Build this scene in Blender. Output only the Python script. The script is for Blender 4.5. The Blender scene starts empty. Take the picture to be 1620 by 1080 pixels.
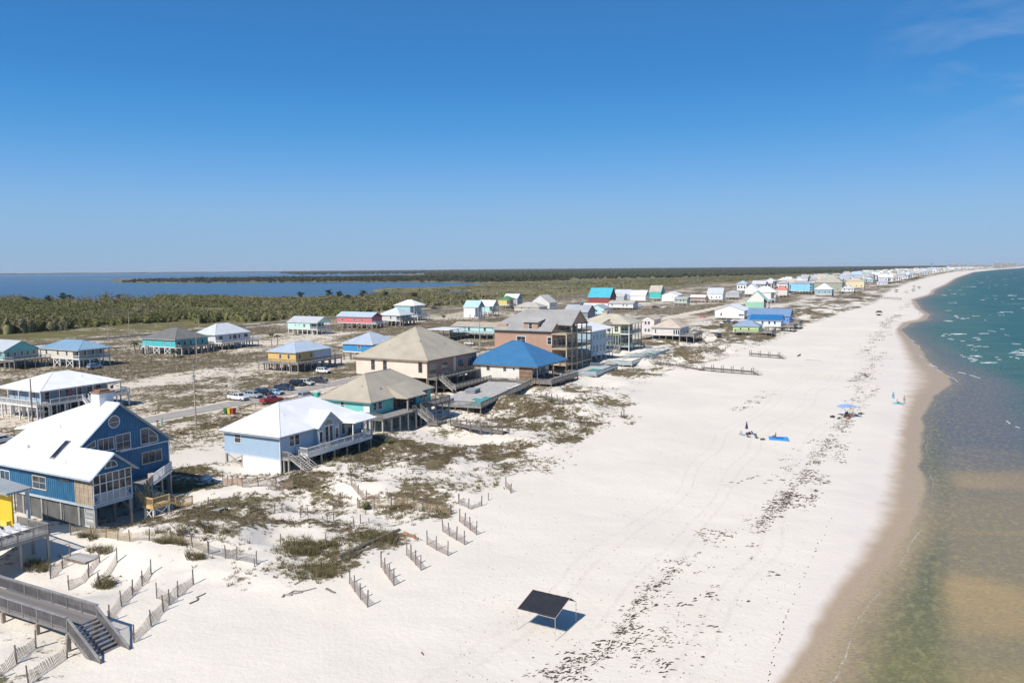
import bpy, math, random
import numpy as np
from math import radians, sin, cos, pi
from mathutils import Matrix, Vector
random.seed(7)
SC = bpy.context.scene
COL = SC.collection
# ------------------------------------------------------------------ camera
CAMZ = 34.0                       # drone height above the sea, metres
FPX = 1260.0                      # focal length in pixels of the 1620 wide photograph
PITCH = math.atan((540 - 424) / FPX)
ROLL = math.atan(0.0083)
cam_data = bpy.data.cameras.new('camera'); cam = bpy.data.objects.new('camera', cam_data); COL.objects.link(cam)
cam_data.sensor_width = 36.0; cam_data.lens = 36.0 * FPX / 1620.0
cam_data.clip_start = 0.5; cam_data.clip_end = 90000
CM = Matrix.Rotation(pi / 2 - PITCH, 3, 'X') @ Matrix.Rotation(-ROLL, 3, 'Z')
cam.matrix_world = Matrix.Translation((0, 0, CAMZ)) @ CM.to_4x4()
SC.camera = cam
# ------------------------------------------------------------------ light
SUN_AZ = radians(33 + 180)        # compass direction towards the sun, from +Y towards +X
SUN_EL = radians(45)
world = bpy.data.worlds.new('World'); SC.world = world; world.use_nodes = True
wn = world.node_tree; wn.nodes.clear()
w_out = wn.nodes.new('ShaderNodeOutputWorld'); w_bg = wn.nodes.new('ShaderNodeBackground')
w_sky = wn.nodes.new('ShaderNodeTexSky'); w_sky.sky_type = 'NISHITA'; w_sky.sun_disc = False
w_sky.sun_elevation = SUN_EL; w_sky.sun_rotation = SUN_AZ
w_sky.altitude = 0; w_sky.air_density = 0.9; w_sky.dust_density = 0.0; w_sky.ozone_density = 6.0
w_bg.inputs['Strength'].default_value = 0.10
# the clear polarised blue of the day: paler towards the horizon all the way round
w_tc = wn.nodes.new('ShaderNodeTexCoord')
w_sep = wn.nodes.new('ShaderNodeSeparateXYZ'); wn.links.new(w_tc.outputs['Generated'], w_sep.inputs[0])
w_el = wn.nodes.new('ShaderNodeMapRange'); w_el.inputs[2].default_value = 0.40; wn.links.new(w_sep.outputs[2], w_el.inputs[0])
w_gr = wn.nodes.new('ShaderNodeValToRGB'); ge = w_gr.color_ramp; ge.interpolation = 'B_SPLINE'
gstops = [(0.0, (.283, .445, .672)), (0.15, (.28, .49, .76)), (0.245, (.195, .445, .81)), (0.34, (.118, .38, .79)), (0.435, (.066, .325, .73)), (0.56, (.043, .258, .655)), (0.85, (.028, .180, .50)), (1.0, (.022, .15, .44))]
while len(ge.elements) > 1: ge.elements.remove(ge.elements[-1])
ge.elements[0].position = 0.0; ge.elements[0].color = (*gstops[0][1], 1)
for p_, c_ in gstops[1:]:
    q_ = ge.elements.new(p_); q_.color = (*c_, 1)
w_sc = wn.nodes.new('ShaderNodeVectorMath'); w_sc.operation = 'SCALE'; w_sc.inputs['Scale'].default_value = 8.7
wn.links.new(w_el.outputs[0], w_gr.inputs[0]); wn.links.new(w_gr.outputs[0], w_sc.inputs[0])
w_f = wn.nodes.new('ShaderNodeMapRange'); w_f.inputs[1].default_value = 0.25; w_f.inputs[2].default_value = 0.8; w_f.inputs[3].default_value = 0.9; w_f.inputs[4].default_value = 0.25
wn.links.new(w_sep.outputs[2], w_f.inputs[0])
w_b = wn.nodes.new('ShaderNodeMix'); w_b.data_type = 'RGBA'
wn.links.new(w_f.outputs[0], w_b.inputs[0]); wn.links.new(w_sky.outputs[0], w_b.inputs[6]); wn.links.new(w_sc.outputs[0], w_b.inputs[7])
# one thin wisp of cirrus high over the sea
w_dir = CM @ Vector(((1580 - 810) / FPX, (540 - 62) / FPX, -1.0)); w_dir.normalize()
w_sub = wn.nodes.new('ShaderNodeVectorMath'); w_sub.operation = 'DISTANCE'; w_sub.inputs[1].default_value = w_dir
wn.links.new(w_tc.outputs['Generated'], w_sub.inputs[0])
w_near = wn.nodes.new('ShaderNodeMapRange'); w_near.inputs[1].default_value = 0.02; w_near.inputs[2].default_value = 0.13; w_near.inputs[3].default_value = 1.0; w_near.inputs[4].default_value = 0.0
wn.links.new(w_sub.outputs['Value'], w_near.inputs[0])
w_map = wn.nodes.new('ShaderNodeMapping'); w_map.inputs['Scale'].default_value = (5.0, 5.0, 14.0)
w_noise = wn.nodes.new('ShaderNodeTexNoise'); w_noise.inputs['Scale'].default_value = 2.0
w_noise.inputs['Detail'].default_value = 5; w_noise.inputs['Roughness'].default_value = 0.5; w_noise.inputs['Distortion'].default_value = 0.5
w_ramp = wn.nodes.new('ShaderNodeMapRange'); w_ramp.inputs[1].default_value = 0.42; w_ramp.inputs[2].default_value = 0.75
w_ramp.inputs[3].default_value = 0.0; w_ramp.inputs[4].default_value = 0.42
w_mu = wn.nodes.new('ShaderNodeMath'); w_mu.operation = 'MULTIPLY'
w_mix = wn.nodes.new('ShaderNodeMix'); w_mix.data_type = 'RGBA'
w_mix.inputs[7].default_value = (4.0, 5.0, 7.0, 1)
wn.links.new(w_tc.outputs['Generated'], w_map.inputs['Vector']); wn.links.new(w_map.outputs[0], w_noise.inputs['Vector'])
wn.links.new(w_noise.outputs[0], w_ramp.inputs[0]); wn.links.new(w_ramp.outputs[0], w_mu.inputs[0]); wn.links.new(w_near.outputs[0], w_mu.inputs[1])
wn.links.new(w_mu.outputs[0], w_mix.inputs[0]); wn.links.new(w_b.outputs[2], w_mix.inputs[6])
wn.links.new(w_mix.outputs[2], w_bg.inputs[0]); wn.links.new(w_bg.outputs[0], w_out.inputs[0])
sun_data = bpy.data.lights.new('sun', 'SUN'); sun = bpy.data.objects.new('sun', sun_data); COL.objects.link(sun)
sun_data.energy = 4.6; sun_data.angle = radians(0.5); sun_data.color = (1.0, 0.95, 0.88)
to_sun = Vector((sin(SUN_AZ) * cos(SUN_EL), cos(SUN_AZ) * cos(SUN_EL), sin(SUN_EL)))
sun.rotation_euler = to_sun.to_track_quat('Z', 'Y').to_euler()
sun.location = to_sun * 200
SC.view_settings.view_transform = 'Standard'; SC.view_settings.look = 'None'
SC.view_settings.exposure = 0.16; SC.view_settings.gamma = 1.0
SC.view_settings.use_curve_mapping = False
SC.render.engine = 'CYCLES'
SC.cycles.max_bounces = 5; SC.cycles.diffuse_bounces = 2; SC.cycles.glossy_bounces = 2
SC.cycles.transmission_bounces = 2; SC.cycles.transparent_max_bounces = 8; SC.cycles.volume_bounces = 0
SC.cycles.caustics_reflective = False; SC.cycles.caustics_refractive = False
SC.cycles.use_denoising = True

# ------------------------------------------------------------------ survey helpers: where a sight line of the photograph meets a level plane
GZ = 2.0                          # level of the land the houses stand on
A = radians(28.0)                 # heading of the coast, from +Y towards +X
UX, UY = sin(A), cos(A)           # along the shore, away
VX, VY = cos(A), -sin(A)          # towards the sea
def ray(px, py):
    return CM @ Vector(((px - 810) / FPX, -(py - 540) / FPX, -1.0))
def P(px, py, z=GZ):
    d = ray(px, py); t = (z - CAMZ) / d.z
    if t <= 0 or t > 60000: t = 60000
    return Vector((d.x * t, d.y * t, z))
def uv(x, y): return (x * UX + y * UY, x * VX + y * VY)
def xy(u, v): return (u * UX + v * VX, u * UY + v * VY)

# ------------------------------------------------------------------ noise
_rng = np.random.RandomState(5)
_TAB = _rng.rand(256, 256)
def vnoise(x, y):
    x = np.asarray(x, float); y = np.asarray(y, float)
    xi = np.floor(x).astype(int); yi = np.floor(y).astype(int)
    fx = x - xi; fy = y - yi
    fx = fx * fx * (3 - 2 * fx); fy = fy * fy * (3 - 2 * fy)
    g = lambda i, j: _TAB[(xi + i) & 255, (yi + j) & 255]
    return (g(0, 0) * (1 - fx) + g(1, 0) * fx) * (1 - fy) + (g(0, 1) * (1 - fx) + g(1, 1) * fx) * fy
def fbm(x, y, o=4):
    s = 0; a = 0.5; t = 0
    for k in range(o):
        s = s + a * vnoise(x * 2 ** k + 17.3 * k, y * 2 ** k + 9.1 * k); t += a; a *= 0.5
    return s / t

# ------------------------------------------------------------------ the shape of the coast
def line_uv(pts, z):
    q = [uv(*P(px, py, z)[:2]) for px, py in pts]
    q.sort()
    return np.array([a for a, b in q]), np.array([b for a, b in q])
shore_px = [(1225,1110),(1258,1080),(1295,1030),(1330,968),(1390,895),(1430,840),(1450,812),(1451,760),(1449,700),(1455,660),(1472,628),
            (1492,616),(1502,606),(1490,590),(1466,572),(1452,552),(1436,532),(1424,521),(1438,511),(1462,506),(1470,498),(1455,488),(1447,474),(1474,466),(1480,458),
            (1499,449.5),(1513,440),(1540,430.5),(1580,426.2),(1614,424.0)]
wet_px = [(1205,1110),(1228,1080),(1252,1030),(1285,965),(1325,905),(1365,845),(1383,800),(1398,740),(1410,690),(1419,650),(1427,600),(1427,570),(1420,545),
          (1413,525),(1424,505),(1436,496),(1434,480),(1440,468),(1455,456),(1480,448),(1500,439.5),(1530,429.7),(1575,425.4),(1610,423.6)]
dune_px = [(60,1110),(170,1000),(330,930),(470,935),(545,900),(640,850),(745,800),(810,765),(872,722),(905,705),(960,672),(1000,640),(1035,600),(1130,572),(1205,548),
           (1285,512),(1345,492),(1385,480),(1405,462),(1440,447),(1470,438.5),(1500,432),(1540,425.5),(1590,422.8)]
SHU, SHV = line_uv(shore_px, 0.0)
WEU, WEV = line_uv(wet_px, 0.5)
DUU, DUV = line_uv(dune_px, 2.0)
def ext(U, V, u): 
    # straight on beyond the last sight
    r = np.interp(u, U, V)
    sl = (V[-1] - V[-4]) / (U[-1] - U[-4])
    return np.where(u > U[-1], V[-1] + sl * (u - U[-1]), r)
def shore_v(u): return ext(SHU, SHV, u)
def wet_v(u):
    w_ = np.minimum(ext(WEU, WEV, u), shore_v(u) - 1.5)
    return np.where(u > 250, np.maximum(w_, shore_v(u) - np.maximum(14 - (u - 250) * .03, 5)), w_)
def dune_v(u): return np.maximum(np.minimum(ext(DUU, DUV, u), shore_v(u) - 12), np.where(u > 2500, shore_v(u) - 75, -1e9))

def poly_world(px, z=0.0): return [tuple(P(a, b, z)[:2]) for a, b in px]
def inside(poly, x, y):
    r = np.zeros(x.shape, bool); n = len(poly); j = n - 1
    for i in range(n):
        xi, yi = poly[i]; xj, yj = poly[j]
        c = ((yi > y) != (yj > y)) & (x < (xj - xi) * (y - yi) / (yj - yi + 1e-12) + xi)
        r ^= c; j = i
    return r
# the bay behind the island, its spit and lagoon
bay_main = poly_world([(-500,482),(-200,480),(0,479),(150,479),(212,479.5),(238,476),(262,470),(330,469.5),(420,472),(520,471),(600,470),(655,469),(665,464),(600,463),(588,460),
                       (610,457.5),(690,455),(752,452.5),(775,449.5),(735,447.2),(700,446.6),(600,446.2),(450,446.5),(345,447.5),(260,447.5),(195,446.8),(178,444),(230,441.5)]) + \
           [(-2100, 3350), (-1300, 3600), (-800, 4100), (-600, 5200), (-900, 9000), (-1000, 20000), (-30000, 20000), (-30000, 900)]
lagoon = poly_world([(655,467),(690,462.5),(715,459.5),(740,460.5),(748,463.5),(728,466.8),(690,468.5)])
pond_a = poly_world([(796,456.5),(820,454.2),(868,451.6),(880,452.4),(835,456)])
pond_b = poly_world([(870,449.8),(920,447),(960,446.6),(930,449),(890,450.8)])
BAYS = [bay_main, lagoon, pond_a, pond_b]
def in_bay(x, y):
    r = np.zeros(np.shape(x), bool)
    for b in BAYS: r |= inside(b, np.asarray(x, float), np.asarray(y, float))
    return r
ROAD_V = -149.0
MAIN_V = -352.0

def land(x, y):
    """height of the ground, vectorised"""
    x = np.asarray(x, float); y = np.asarray(y, float)
    u = x * UX + y * UY; v = x * VX + y * VY
    sv = shore_v(u); wv = wet_v(u); dv = dune_v(u)
    t = v - sv
    sea = np.maximum(-0.06 * t, -4.0)
    f = np.clip((sv - v) / np.maximum(sv - wv, 1.0), 0, 1)
    wet = 0.45 * f
    g = np.clip((wv - v) / np.maximum(wv - dv, 4.0), 0, 1)
    dry = 0.45 + 1.55 * g ** 0.7
    q = dv - v
    env = np.clip(q / 8, 0, 1) * np.clip((62 - q) / 34, 0, 1)
    env = np.where(u > 600, env * 0.6, env)
    hum = env * ((fbm(x * 0.075, y * 0.075, 4) - 0.42) * 5.6)
    inl = np.clip(q / 30, 0, 1) * (fbm(x * 0.03 + 40, y * 0.03, 3) - 0.5) * 0.5
    ripple = np.clip((sv - v) / 6, 0, 1) * ((fbm(x * 0.5, y * 0.5, 2) - 0.5) * 0.13 + (fbm(x * .06 + 8, y * .06, 3) - .5) * .5)
    z = np.where(t > 0, sea, np.where(v > wv, wet, np.where(v > dv, dry, 2.0)))
    z = z + np.where(v < dv, hum + inl, 0) + np.where(v < wv, ripple, 0)
    rd = np.minimum(np.abs(v - ROAD_V), np.abs(v - MAIN_V))
    k = np.clip((rd - 5) / 6, 0, 1)
    z = np.where((v < dv) & (q > 30), 2.0 + (z - 2.0) * k, z)
    far = (x * x + y * y > 350 ** 2)
    if far.any(): z = np.where(far & in_bay(x, y) & (q > 60), -1.2, z)
    return z
def gz(x, y): return float(land(np.array([x]), np.array([y]))[0])
def G(px, py):
    """the point of the ground seen there"""
    p = P(px, py, 2.0)
    for _ in range(4): p = P(px, py, gz(p.x, p.y))
    return p
def Gv(px, py):
    """the same for arrays"""
    px = np.asarray(px, float); py = np.asarray(py, float); M_ = np.array(CM)
    d = np.stack([(px - 810) / FPX, -(py - 540) / FPX, -np.ones_like(px)], -1) @ M_.T
    z = np.full(px.shape, 1.8)
    for _ in range(4):
        t = (z - CAMZ) / d[:, 2]; x = d[:, 0] * t; y = d[:, 1] * t; z = land(x, y)
    return np.stack([x, y, z], -1)

# ------------------------------------------------------------------ mesh building
class MB:
    def __init__(s): s.v = []; s.f = []
    def add(s, vs, fs):
        o = len(s.v); s.v += [tuple(q) for q in vs]; s.f += [tuple(i + o for i in f) for f in fs]; return s
    def box(s, x0, x1, y0, y1, z0, z1):
        return s.add([(x0,y0,z0),(x1,y0,z0),(x1,y1,z0),(x0,y1,z0),(x0,y0,z1),(x1,y0,z1),(x1,y1,z1),(x0,y1,z1)],
                     [(3,2,1,0),(4,5,6,7),(0,1,5,4),(1,2,6,5),(2,3,7,6),(3,0,4,7)])
    def beam(s, a, b, w, h=None, up=(0, 0, 1)):
        h = h or w
        a = Vector(a); b = Vector(b); d = b - a
        if d.length < 1e-6: return s
        d.normalize(); up = Vector(up)
        if abs(d.dot(up)) > 0.98: up = Vector((0, 1, 0))
        r = d.cross(up).normalized(); n = r.cross(d)
        q = []
        for p in (a, b):
            for i, j in ((-1, -1), (1, -1), (1, 1), (-1, 1)): q.append(p + r * (i * w / 2) + n * (j * h / 2))
        return s.add(q, [(3,2,1,0),(4,5,6,7),(0,1,5,4),(1,2,6,5),(2,3,7,6),(3,0,4,7)])
    def tube(s, a, b, r0, r1=None, n=8):
        r1 = r0 if r1 is None else r1
        a = Vector(a); b = Vector(b); d = (b - a).normalized()
        up = Vector((0, 0, 1)) if abs(d.z) < 0.9 else Vector((1, 0, 0))
        e = d.cross(up).normalized(); g = d.cross(e)
        q = []
        for p, r in ((a, r0), (b, r1)):
            for k in range(n):
                t = 2 * pi * k / n; q.append(p + e * (r * cos(t)) + g * (r * sin(t)))
        fs = [(k, (k + 1) % n, n + (k + 1) % n, n + k) for k in range(n)]
        fs += [tuple(range(n - 1, -1, -1)), tuple(range(n, 2 * n))]
        return s.add(q, fs)
    def prism(s, poly, off):
        """closed solid between a planar polygon and the polygon moved by off"""
        n = len(poly); off = Vector(off)
        q = [Vector(p) for p in poly] + [Vector(p) + off for p in poly]
        fs = [tuple(range(n)), tuple(range(2 * n - 1, n - 1, -1))]
        fs += [(i, n + i, n + (i + 1) % n, (i + 1) % n) for i in range(n)]
        return s.add(q, fs)
    def lathe(s, prof, n=10, c=(0, 0, 0)):
        q = []; m = len(prof)
        for r, z in prof:
            for k in range(n):
                t = 2 * pi * k / n; q.append((c[0] + r * cos(t), c[1] + r * sin(t), c[2] + z))
        fs = [(i * n + k, i * n + (k + 1) % n, (i + 1) * n + (k + 1) % n, (i + 1) * n + k) for i in range(m - 1) for k in range(n)]
        fs += [tuple(range(n - 1, -1, -1)), tuple(range((m - 1) * n, m * n))]
        return s.add(q, fs)
    def mesh(s, name, mat, smooth=False):
        me = bpy.data.meshes.new(name); me.from_pydata(s.v, [], s.f)
        if mat is not None:
            for mm in (mat if isinstance(mat, (list, tuple)) else [mat]): me.materials.append(mm)
        if smooth: me.polygons.foreach_set('use_smooth', [True] * len(me.polygons))
        return me
    def build(s, name, mat, parent=None, loc=None, rz=0.0, smooth=False, kind=None):
        return link(name, s.mesh(name, mat, smooth), parent, loc, rz, kind)
def link(name, me, parent=None, loc=None, rz=0.0, kind=None):
    o = bpy.data.objects.new(name, me); COL.objects.link(o)
    if parent is not None: o.parent = parent
    if loc is not None: o.location = loc
    if rz: o.rotation_euler = (0, 0, rz)
    if kind: o['kind'] = kind
    return o
def tag(o, label, cat, group=None):
    o['label'] = label; o['category'] = cat
    if group: o['group'] = group
    return o
def thing(name, label, cat, loc=(0, 0, 0), rz=0.0, group=None):
    o = bpy.data.objects.new(name, None); COL.objects.link(o)
    o.empty_display_size = 0.5
    o.location = loc; o.rotation_euler = (0, 0, rz)
    return tag(o, label, cat, group)
def copy_tree(o, parent=None):
    c = o.copy(); COL.objects.link(c)
    if parent is not None: c.parent = parent
    for ch in list(o.children): copy_tree(ch, c)
    return c
def np_mesh(name, V, F, mat, mi=None, attrs=None, smooth=False):
    """large meshes from arrays; F is (n, k)"""
    me = bpy.data.meshes.new(name); n, k = F.shape
    me.vertices.add(len(V)); me.vertices.foreach_set('co', np.ascontiguousarray(V, dtype=np.float32).ravel())
    me.loops.add(n * k); me.loops.foreach_set('vertex_index', np.ascontiguousarray(F, dtype=np.int32).ravel())
    me.polygons.add(n); me.polygons.foreach_set('loop_start', np.arange(0, n * k, k, dtype=np.int32))
    for m in (mat if isinstance(mat, (list, tuple)) else [mat]): me.materials.append(m)
    if mi is not None: me.polygons.foreach_set('material_index', np.asarray(mi, dtype=np.int32))
    if smooth: me.polygons.foreach_set('use_smooth', np.ones(n, bool))
    for nm, arr in (attrs or {}).items():
        at = me.attributes.new(nm, 'FLOAT', 'POINT'); at.data.foreach_set('value', np.ascontiguousarray(arr, dtype=np.float32))
    me.update(calc_edges=True)
    return me

# ------------------------------------------------------------------ materials
class NT:
    def __init__(s, name):
        s.m = bpy.data.materials.new(name); s.m.use_nodes = True; s.t = s.m.node_tree
        s.b = s.t.nodes['Principled BSDF']
    def n(s, typ, **kw):
        o = s.t.nodes.new(typ)
        for k, val in kw.items():
            if k.startswith('i_'): o.inputs[int(k[2:])].default_value = val
            elif k.startswith('s_'): o.inputs[k[2:].replace('_', ' ')].default_value = val
            else: setattr(o, k, val)
        return o
    def l(s, a, b): s.t.links.new(a, b)
    def mix(s, fac, a, b, mode='MIX'):
        o = s.n('ShaderNodeMix', data_type='RGBA', blend_type=mode)
        for sock, val in ((o.inputs[0], fac), (o.inputs[6], a), (o.inputs[7], b)):
            if hasattr(val, 'links') or hasattr(val, 'is_output'): s.l(val, sock)
            elif isinstance(val, (int, float)): sock.default_value = val
            else: sock.default_value = (*val, 1) if len(val) == 3 else val
        return o.outputs[2]
    def math(s, op, a, b=0.0, clamp=False):
        o = s.n('ShaderNodeMath', operation=op); o.use_clamp = clamp
        for sock, val in ((o.inputs[0], a), (o.inputs[1], b)):
            if hasattr(val, 'is_output'): s.l(val, sock)
            else: sock.default_value = val
        return o.outputs[0]
    def rng(s, x, a, b, c=0.0, d=1.0, smooth=False):
        o = s.n('ShaderNodeMapRange'); o.interpolation_type = 'SMOOTHSTEP' if smooth else 'LINEAR'
        s.l(x, o.inputs[0]); o.inputs[1].default_value = a; o.inputs[2].default_value = b; o.inputs[3].default_value = c; o.inputs[4].default_value = d
        return o.outputs[0]
    def noise(s, scale, detail=3, rough=0.5, vec=None, dist=0.0):
        o = s.n('ShaderNodeTexNoise'); o.inputs['Scale'].default_value = scale; o.inputs['Detail'].default_value = detail
        o.inputs['Roughness'].default_value = rough; o.inputs['Distortion'].default_value = dist
        if vec is not None: s.l(vec, o.inputs['Vector'])
        return o.outputs[0]
    def attr(s, name): return s.n('ShaderNodeAttribute', attribute_name=name).outputs['Fac']
    def coord(s, which='Object'): return s.n('ShaderNodeTexCoord').outputs[which]
    def mapped(s, vec, scale=(1, 1, 1), rot=(0, 0, 0), loc=(0, 0, 0)):
        o = s.n('ShaderNodeMapping'); s.l(vec, o.inputs[0]); o.inputs['Scale'].default_value = scale
        o.inputs['Rotation'].default_value = rot; o.inputs['Location'].default_value = loc
        return o.outputs[0]
    def bump(s, h, strength, dist=0.1):
        o = s.n('ShaderNodeBump'); o.inputs['Strength'].default_value = strength; o.inputs['Distance'].default_value = dist
        s.l(h, o.inputs['Height']); s.l(o.outputs[0], s.b.inputs['Normal'])
    def base(s, x):
        if hasattr(x, 'is_output'): s.l(x, s.b.inputs['Base Color'])
        else: s.b.inputs['Base Color'].default_value = (*x, 1)
_MATS = {}
def mat(kind, col, rough=0.7, **kw):
    key = (kind, tuple(round(c, 3) for c in col), rough, tuple(sorted(kw.items())))
    if key in _MATS: return _MATS[key]
    t = NT(kind); b = t.b; b.inputs['Roughness'].default_value = rough
    c = Vector(col)
    if kind == 'glass':
        b.inputs['Roughness'].default_value = 0.06; b.inputs['Specular IOR Level'].default_value = 0.8
        n = t.noise(0.7, 2, vec=t.coord()); t.base(t.mix(t.rng(n, 0.4, 0.62), c * 0.5, c * 1.6))
    elif kind == 'siding':                       # lap boards: a shallow step every 18 cm, weathered
        co = t.coord(); n = t.noise(0.5, 4, vec=co); n2 = t.noise(6, 3, vec=t.mapped(co, (1, 1, 0.15)))
        t.base(t.mix(t.math('ADD', t.rng(n, 0.3, 0.7, 0, .5), t.rng(n2, 0.3, 0.7, 0, .5)), c * 0.86, c * 1.05))
        w = t.n('ShaderNodeTexWave', wave_type='BANDS', bands_direction='Z', wave_profile='SAW'); w.inputs['Scale'].default_value = 0.314 / 0.2 ; t.l(co, w.inputs['Vector'])
        t.bump(w.outputs[1], 0.6, 0.02)
    elif kind == 'stucco':
        co = t.coord(); n = t.noise(0.35, 4, vec=co); n2 = t.noise(1.6, 4, vec=t.mapped(co, (1, 1, 0.2)))
        t.base(t.mix(t.math('ADD', t.rng(n, 0.3, 0.7, 0, .6), t.rng(n2, 0.35, 0.75, 0, .4)), c * 0.85, c * 1.05))
        t.bump(t.noise(20, 3, vec=co), 0.2, 0.01)
    elif kind == 'metal_roof':
        co = t.coord(); n = t.noise(0.4, 4, vec=co)
        t.base(t.mix(t.rng(n, 0.3, 0.7), c * 0.9, c * 1.04)); b.inputs['Specular IOR Level'].default_value = 0.35
        t.bump(t.noise(1.5, 3, vec=co), 0.1, 0.02)
    elif kind == 'shingle':
        co = t.coord(); n = t.noise(0.3, 4, vec=co); n2 = t.noise(4.5, 3, 0.7, vec=co)
        col1 = t.mix(t.rng(n, 0.3, 0.7), c * 0.82, c * 1.08)
        t.base(t.mix(t.rng(n2, 0.38, 0.62, 0, 0.55), col1, c * 0.72))
        w = t.n('ShaderNodeTexWave', wave_type='BANDS', bands_direction='Z', wave_profile='SAW'); w.inputs['Scale'].default_value = 2.2; t.l(co, w.inputs['Vector'])
        t.bump(w.outputs[1], 0.4, 0.02)
    elif kind == 'wood':
        co = t.coord(); n = t.noise(0.9, 4, vec=co); n2 = t.noise(5, 4, 0.65, vec=t.mapped(co, (1, 1, 0.25)))
        t.base(t.mix(t.math('ADD', t.rng(n, 0.3, 0.7, 0, .5), t.rng(n2, 0.35, 0.65, 0, .5)), c * 0.6, c * 1.2))
        t.bump(n2, 0.3, 0.02)
    elif kind == 'carpaint':
        b.inputs['Coat Weight'].default_value = 0.6; b.inputs['Coat Roughness'].default_value = 0.08
        n = t.noise(1.5, 3, vec=t.coord()); t.base(t.mix(t.rng(n, 0.3, 0.7), c * 0.92, c * 1.04))
    else:
        n = t.noise(kw.get('scale', 1.2), 4, vec=t.coord()); va = kw.get('var', 0.12)
        t.base(t.mix(t.rng(n, 0.3, 0.7), c * (1 - va), c * (1 + va * 0.6)))
    _MATS[key] = t.m
    return t.m
# ------------------------------------------------------------------ where things grow
def ell(lst, z=2.0):
    out = []
    for px, py, rx, ry, s in lst:
        c = P(px, py, z); a = (P(px + rx, py, z) - P(px - rx, py, z)) / 2; b = (P(px, py - ry, z) - P(px, py + ry, z)) / 2
        det = a.x * b.y - a.y * b.x
        out.append((c.x, c.y, b.y / det, -b.x / det, -a.y / det, a.x / det, s))
    return out
dense = ell([(700,716,180,36,1),(615,748,60,16,.8),(395,826,95,26,1),(325,842,60,22,1),(262,838,70,16,1),(190,852,70,12,.8),(468,776,48,20,1),(405,770,60,14,.7),
             (640,797,85,15,1),(690,812,40,14,.8),(560,842,60,18,.9),(475,866,40,18,.9),(500,900,42,20,1),(520,885,40,22,.9),(588,850,38,13,1),(640,822,40,11,.6),
             (850,648,95,20,1),(838,684,100,18,1),(790,640,60,10,1),(905,676,50,14,.9),(925,620,40,8,.9),(960,638,40,8,.8),(880,615,50,8,.8),(300,695,60,26,1),(300,757,60,26,1),(300,735,60,20,.7),
             (1050,566,80,9,1),(1000,590,60,8,1),(1090,552,60,6,.9),(480,745,40,10,.8),(170,925,14,8,.9),(150,935,20,8,.9),(20,660,80,16,.9),(60,690,60,12,.8),
             (150,905,20,6,.7),(278,870,20,6,.8),(310,880,18,5,.7),(60,898,20,8,.8),(1330,478,40,3,.9),(1280,492,40,3,.8),(1240,545,40,4,.6),(745,768,50,8,.5),(790,742,70,12,.7)])
clear = ell([(750,693,110,9,1),(410,742,75,11,1),(345,790,70,10,.9),(570,786,50,8,.8),(440,848,50,10,.9),(200,908,110,18,1),(190,965,130,34,1),(100,900,60,18,.8),(740,735,40,7,.6),
             (330,722,80,9,1),(1140,533,70,10,1),(1060,545,70,5,.7),(60,880,70,20,.6),(620,815,40,6,.6),(540,755,40,6,.7),(860,715,40,8,.7),(960,655,30,6,.5),(480,822,60,8,.6)])
def blob(lst, x, y):
    m = np.zeros(np.shape(x))
    x = x + (fbm(x * .11 + 3, y * .11, 3) - .5) * 8; y = y + (fbm(x * .11 + 77, y * .11 + 31, 3) - .5) * 8
    for cx, cy, a, b, c, d, s in lst:
        dx = x - cx; dy = y - cy
        r = (a * dx + b * dy) ** 2 + (c * dx + d * dy) ** 2
        m = np.maximum(m, s * np.clip(1.35 - 0.85 * r, 0, 1))
    return m
wood_a = poly_world([(-160,540),(-60,532),(0,529),(100,522),(160,516),(225,512),(290,508),(330,505),(300,499),(262,492),(246,486),(232,479),(195,480.5),(100,480),(0,480),(-160,483)], 2.0)
wood_b = poly_world([(222,478),(250,480),(300,485),(370,487),(400,495),(350,500),(296,506),(300,512),(420,508),(540,499),(640,488),(740,480),(752,473),(700,469.5),(655,470.5),(560,472),(470,472.5),(400,473),(330,471.5),(262,472)], 2.0)
def in_wood(x, y): return inside(wood_a, x, y) | inside(wood_b, x, y)
def cover(x, y):
    """plant cover 0..1, greenness 0..1"""
    x = np.asarray(x, float); y = np.asarray(y, float)
    u = x * UX + y * UY; v = x * VX + y * VY
    dv = dune_v(u); q = dv - v
    n = fbm(x * 0.045, y * 0.045, 4); n2 = fbm(x * 0.16 + 9, y * 0.16, 3)
    near = np.hypot(x, y) < 330
    n3_ = fbm(x * .42 + 4, y * .42, 2)
    dune = np.clip((n * .38 + n2 * .34 + n3_ * .28 - 0.5) * 4.2 + 0.46 + np.where(near, .05, .26), 0, 1) * np.clip((q + 2) / 5, 0, 1)
    m = np.where(near & (q < 62), dune * 0.62, dune * 0.95)
    m = np.maximum(m, np.where(near, blob(dense, x, y) * np.clip(.15 + 1.15 * n2 + .9 * (n3_ - .45), 0, 1), 0))
    inl = np.clip((q - 52) / 22, 0, 1)
    field = np.clip((fbm(u * 0.02, v * 0.05, 4) * .55 + n2 * .25 + n3_ * .2 - 0.46) * 2.4 + 0.56 + np.where(np.hypot(x, y) > 420, .10, 0), 0.22, .82)
    m = np.maximum(m * (1 - inl), inl * field)
    m = m * (1 - np.where(near, blob(clear, x, y), 0) * 0.95)
    behind = np.clip((MAIN_V - 6 - v) / 10, 0, 1)
    m = np.maximum(m, behind * np.clip(0.75 + (n - .4) * 2, 0.4, 1))
    m = np.maximum(m, np.clip((MAIN_V + 30 - v) / 30, 0, 1) * 0.8 * np.clip((n2 - .38) * 8, 0, 1))
    m = np.where(np.abs(v - ROAD_V) < 4.5, 0.15, m)
    green = np.clip((MAIN_V + 25 - v) / 60, 0, 1) * 0.9 + 0.12 * n
    return np.clip(m, 0, 1), np.clip(green, 0, 1)

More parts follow.
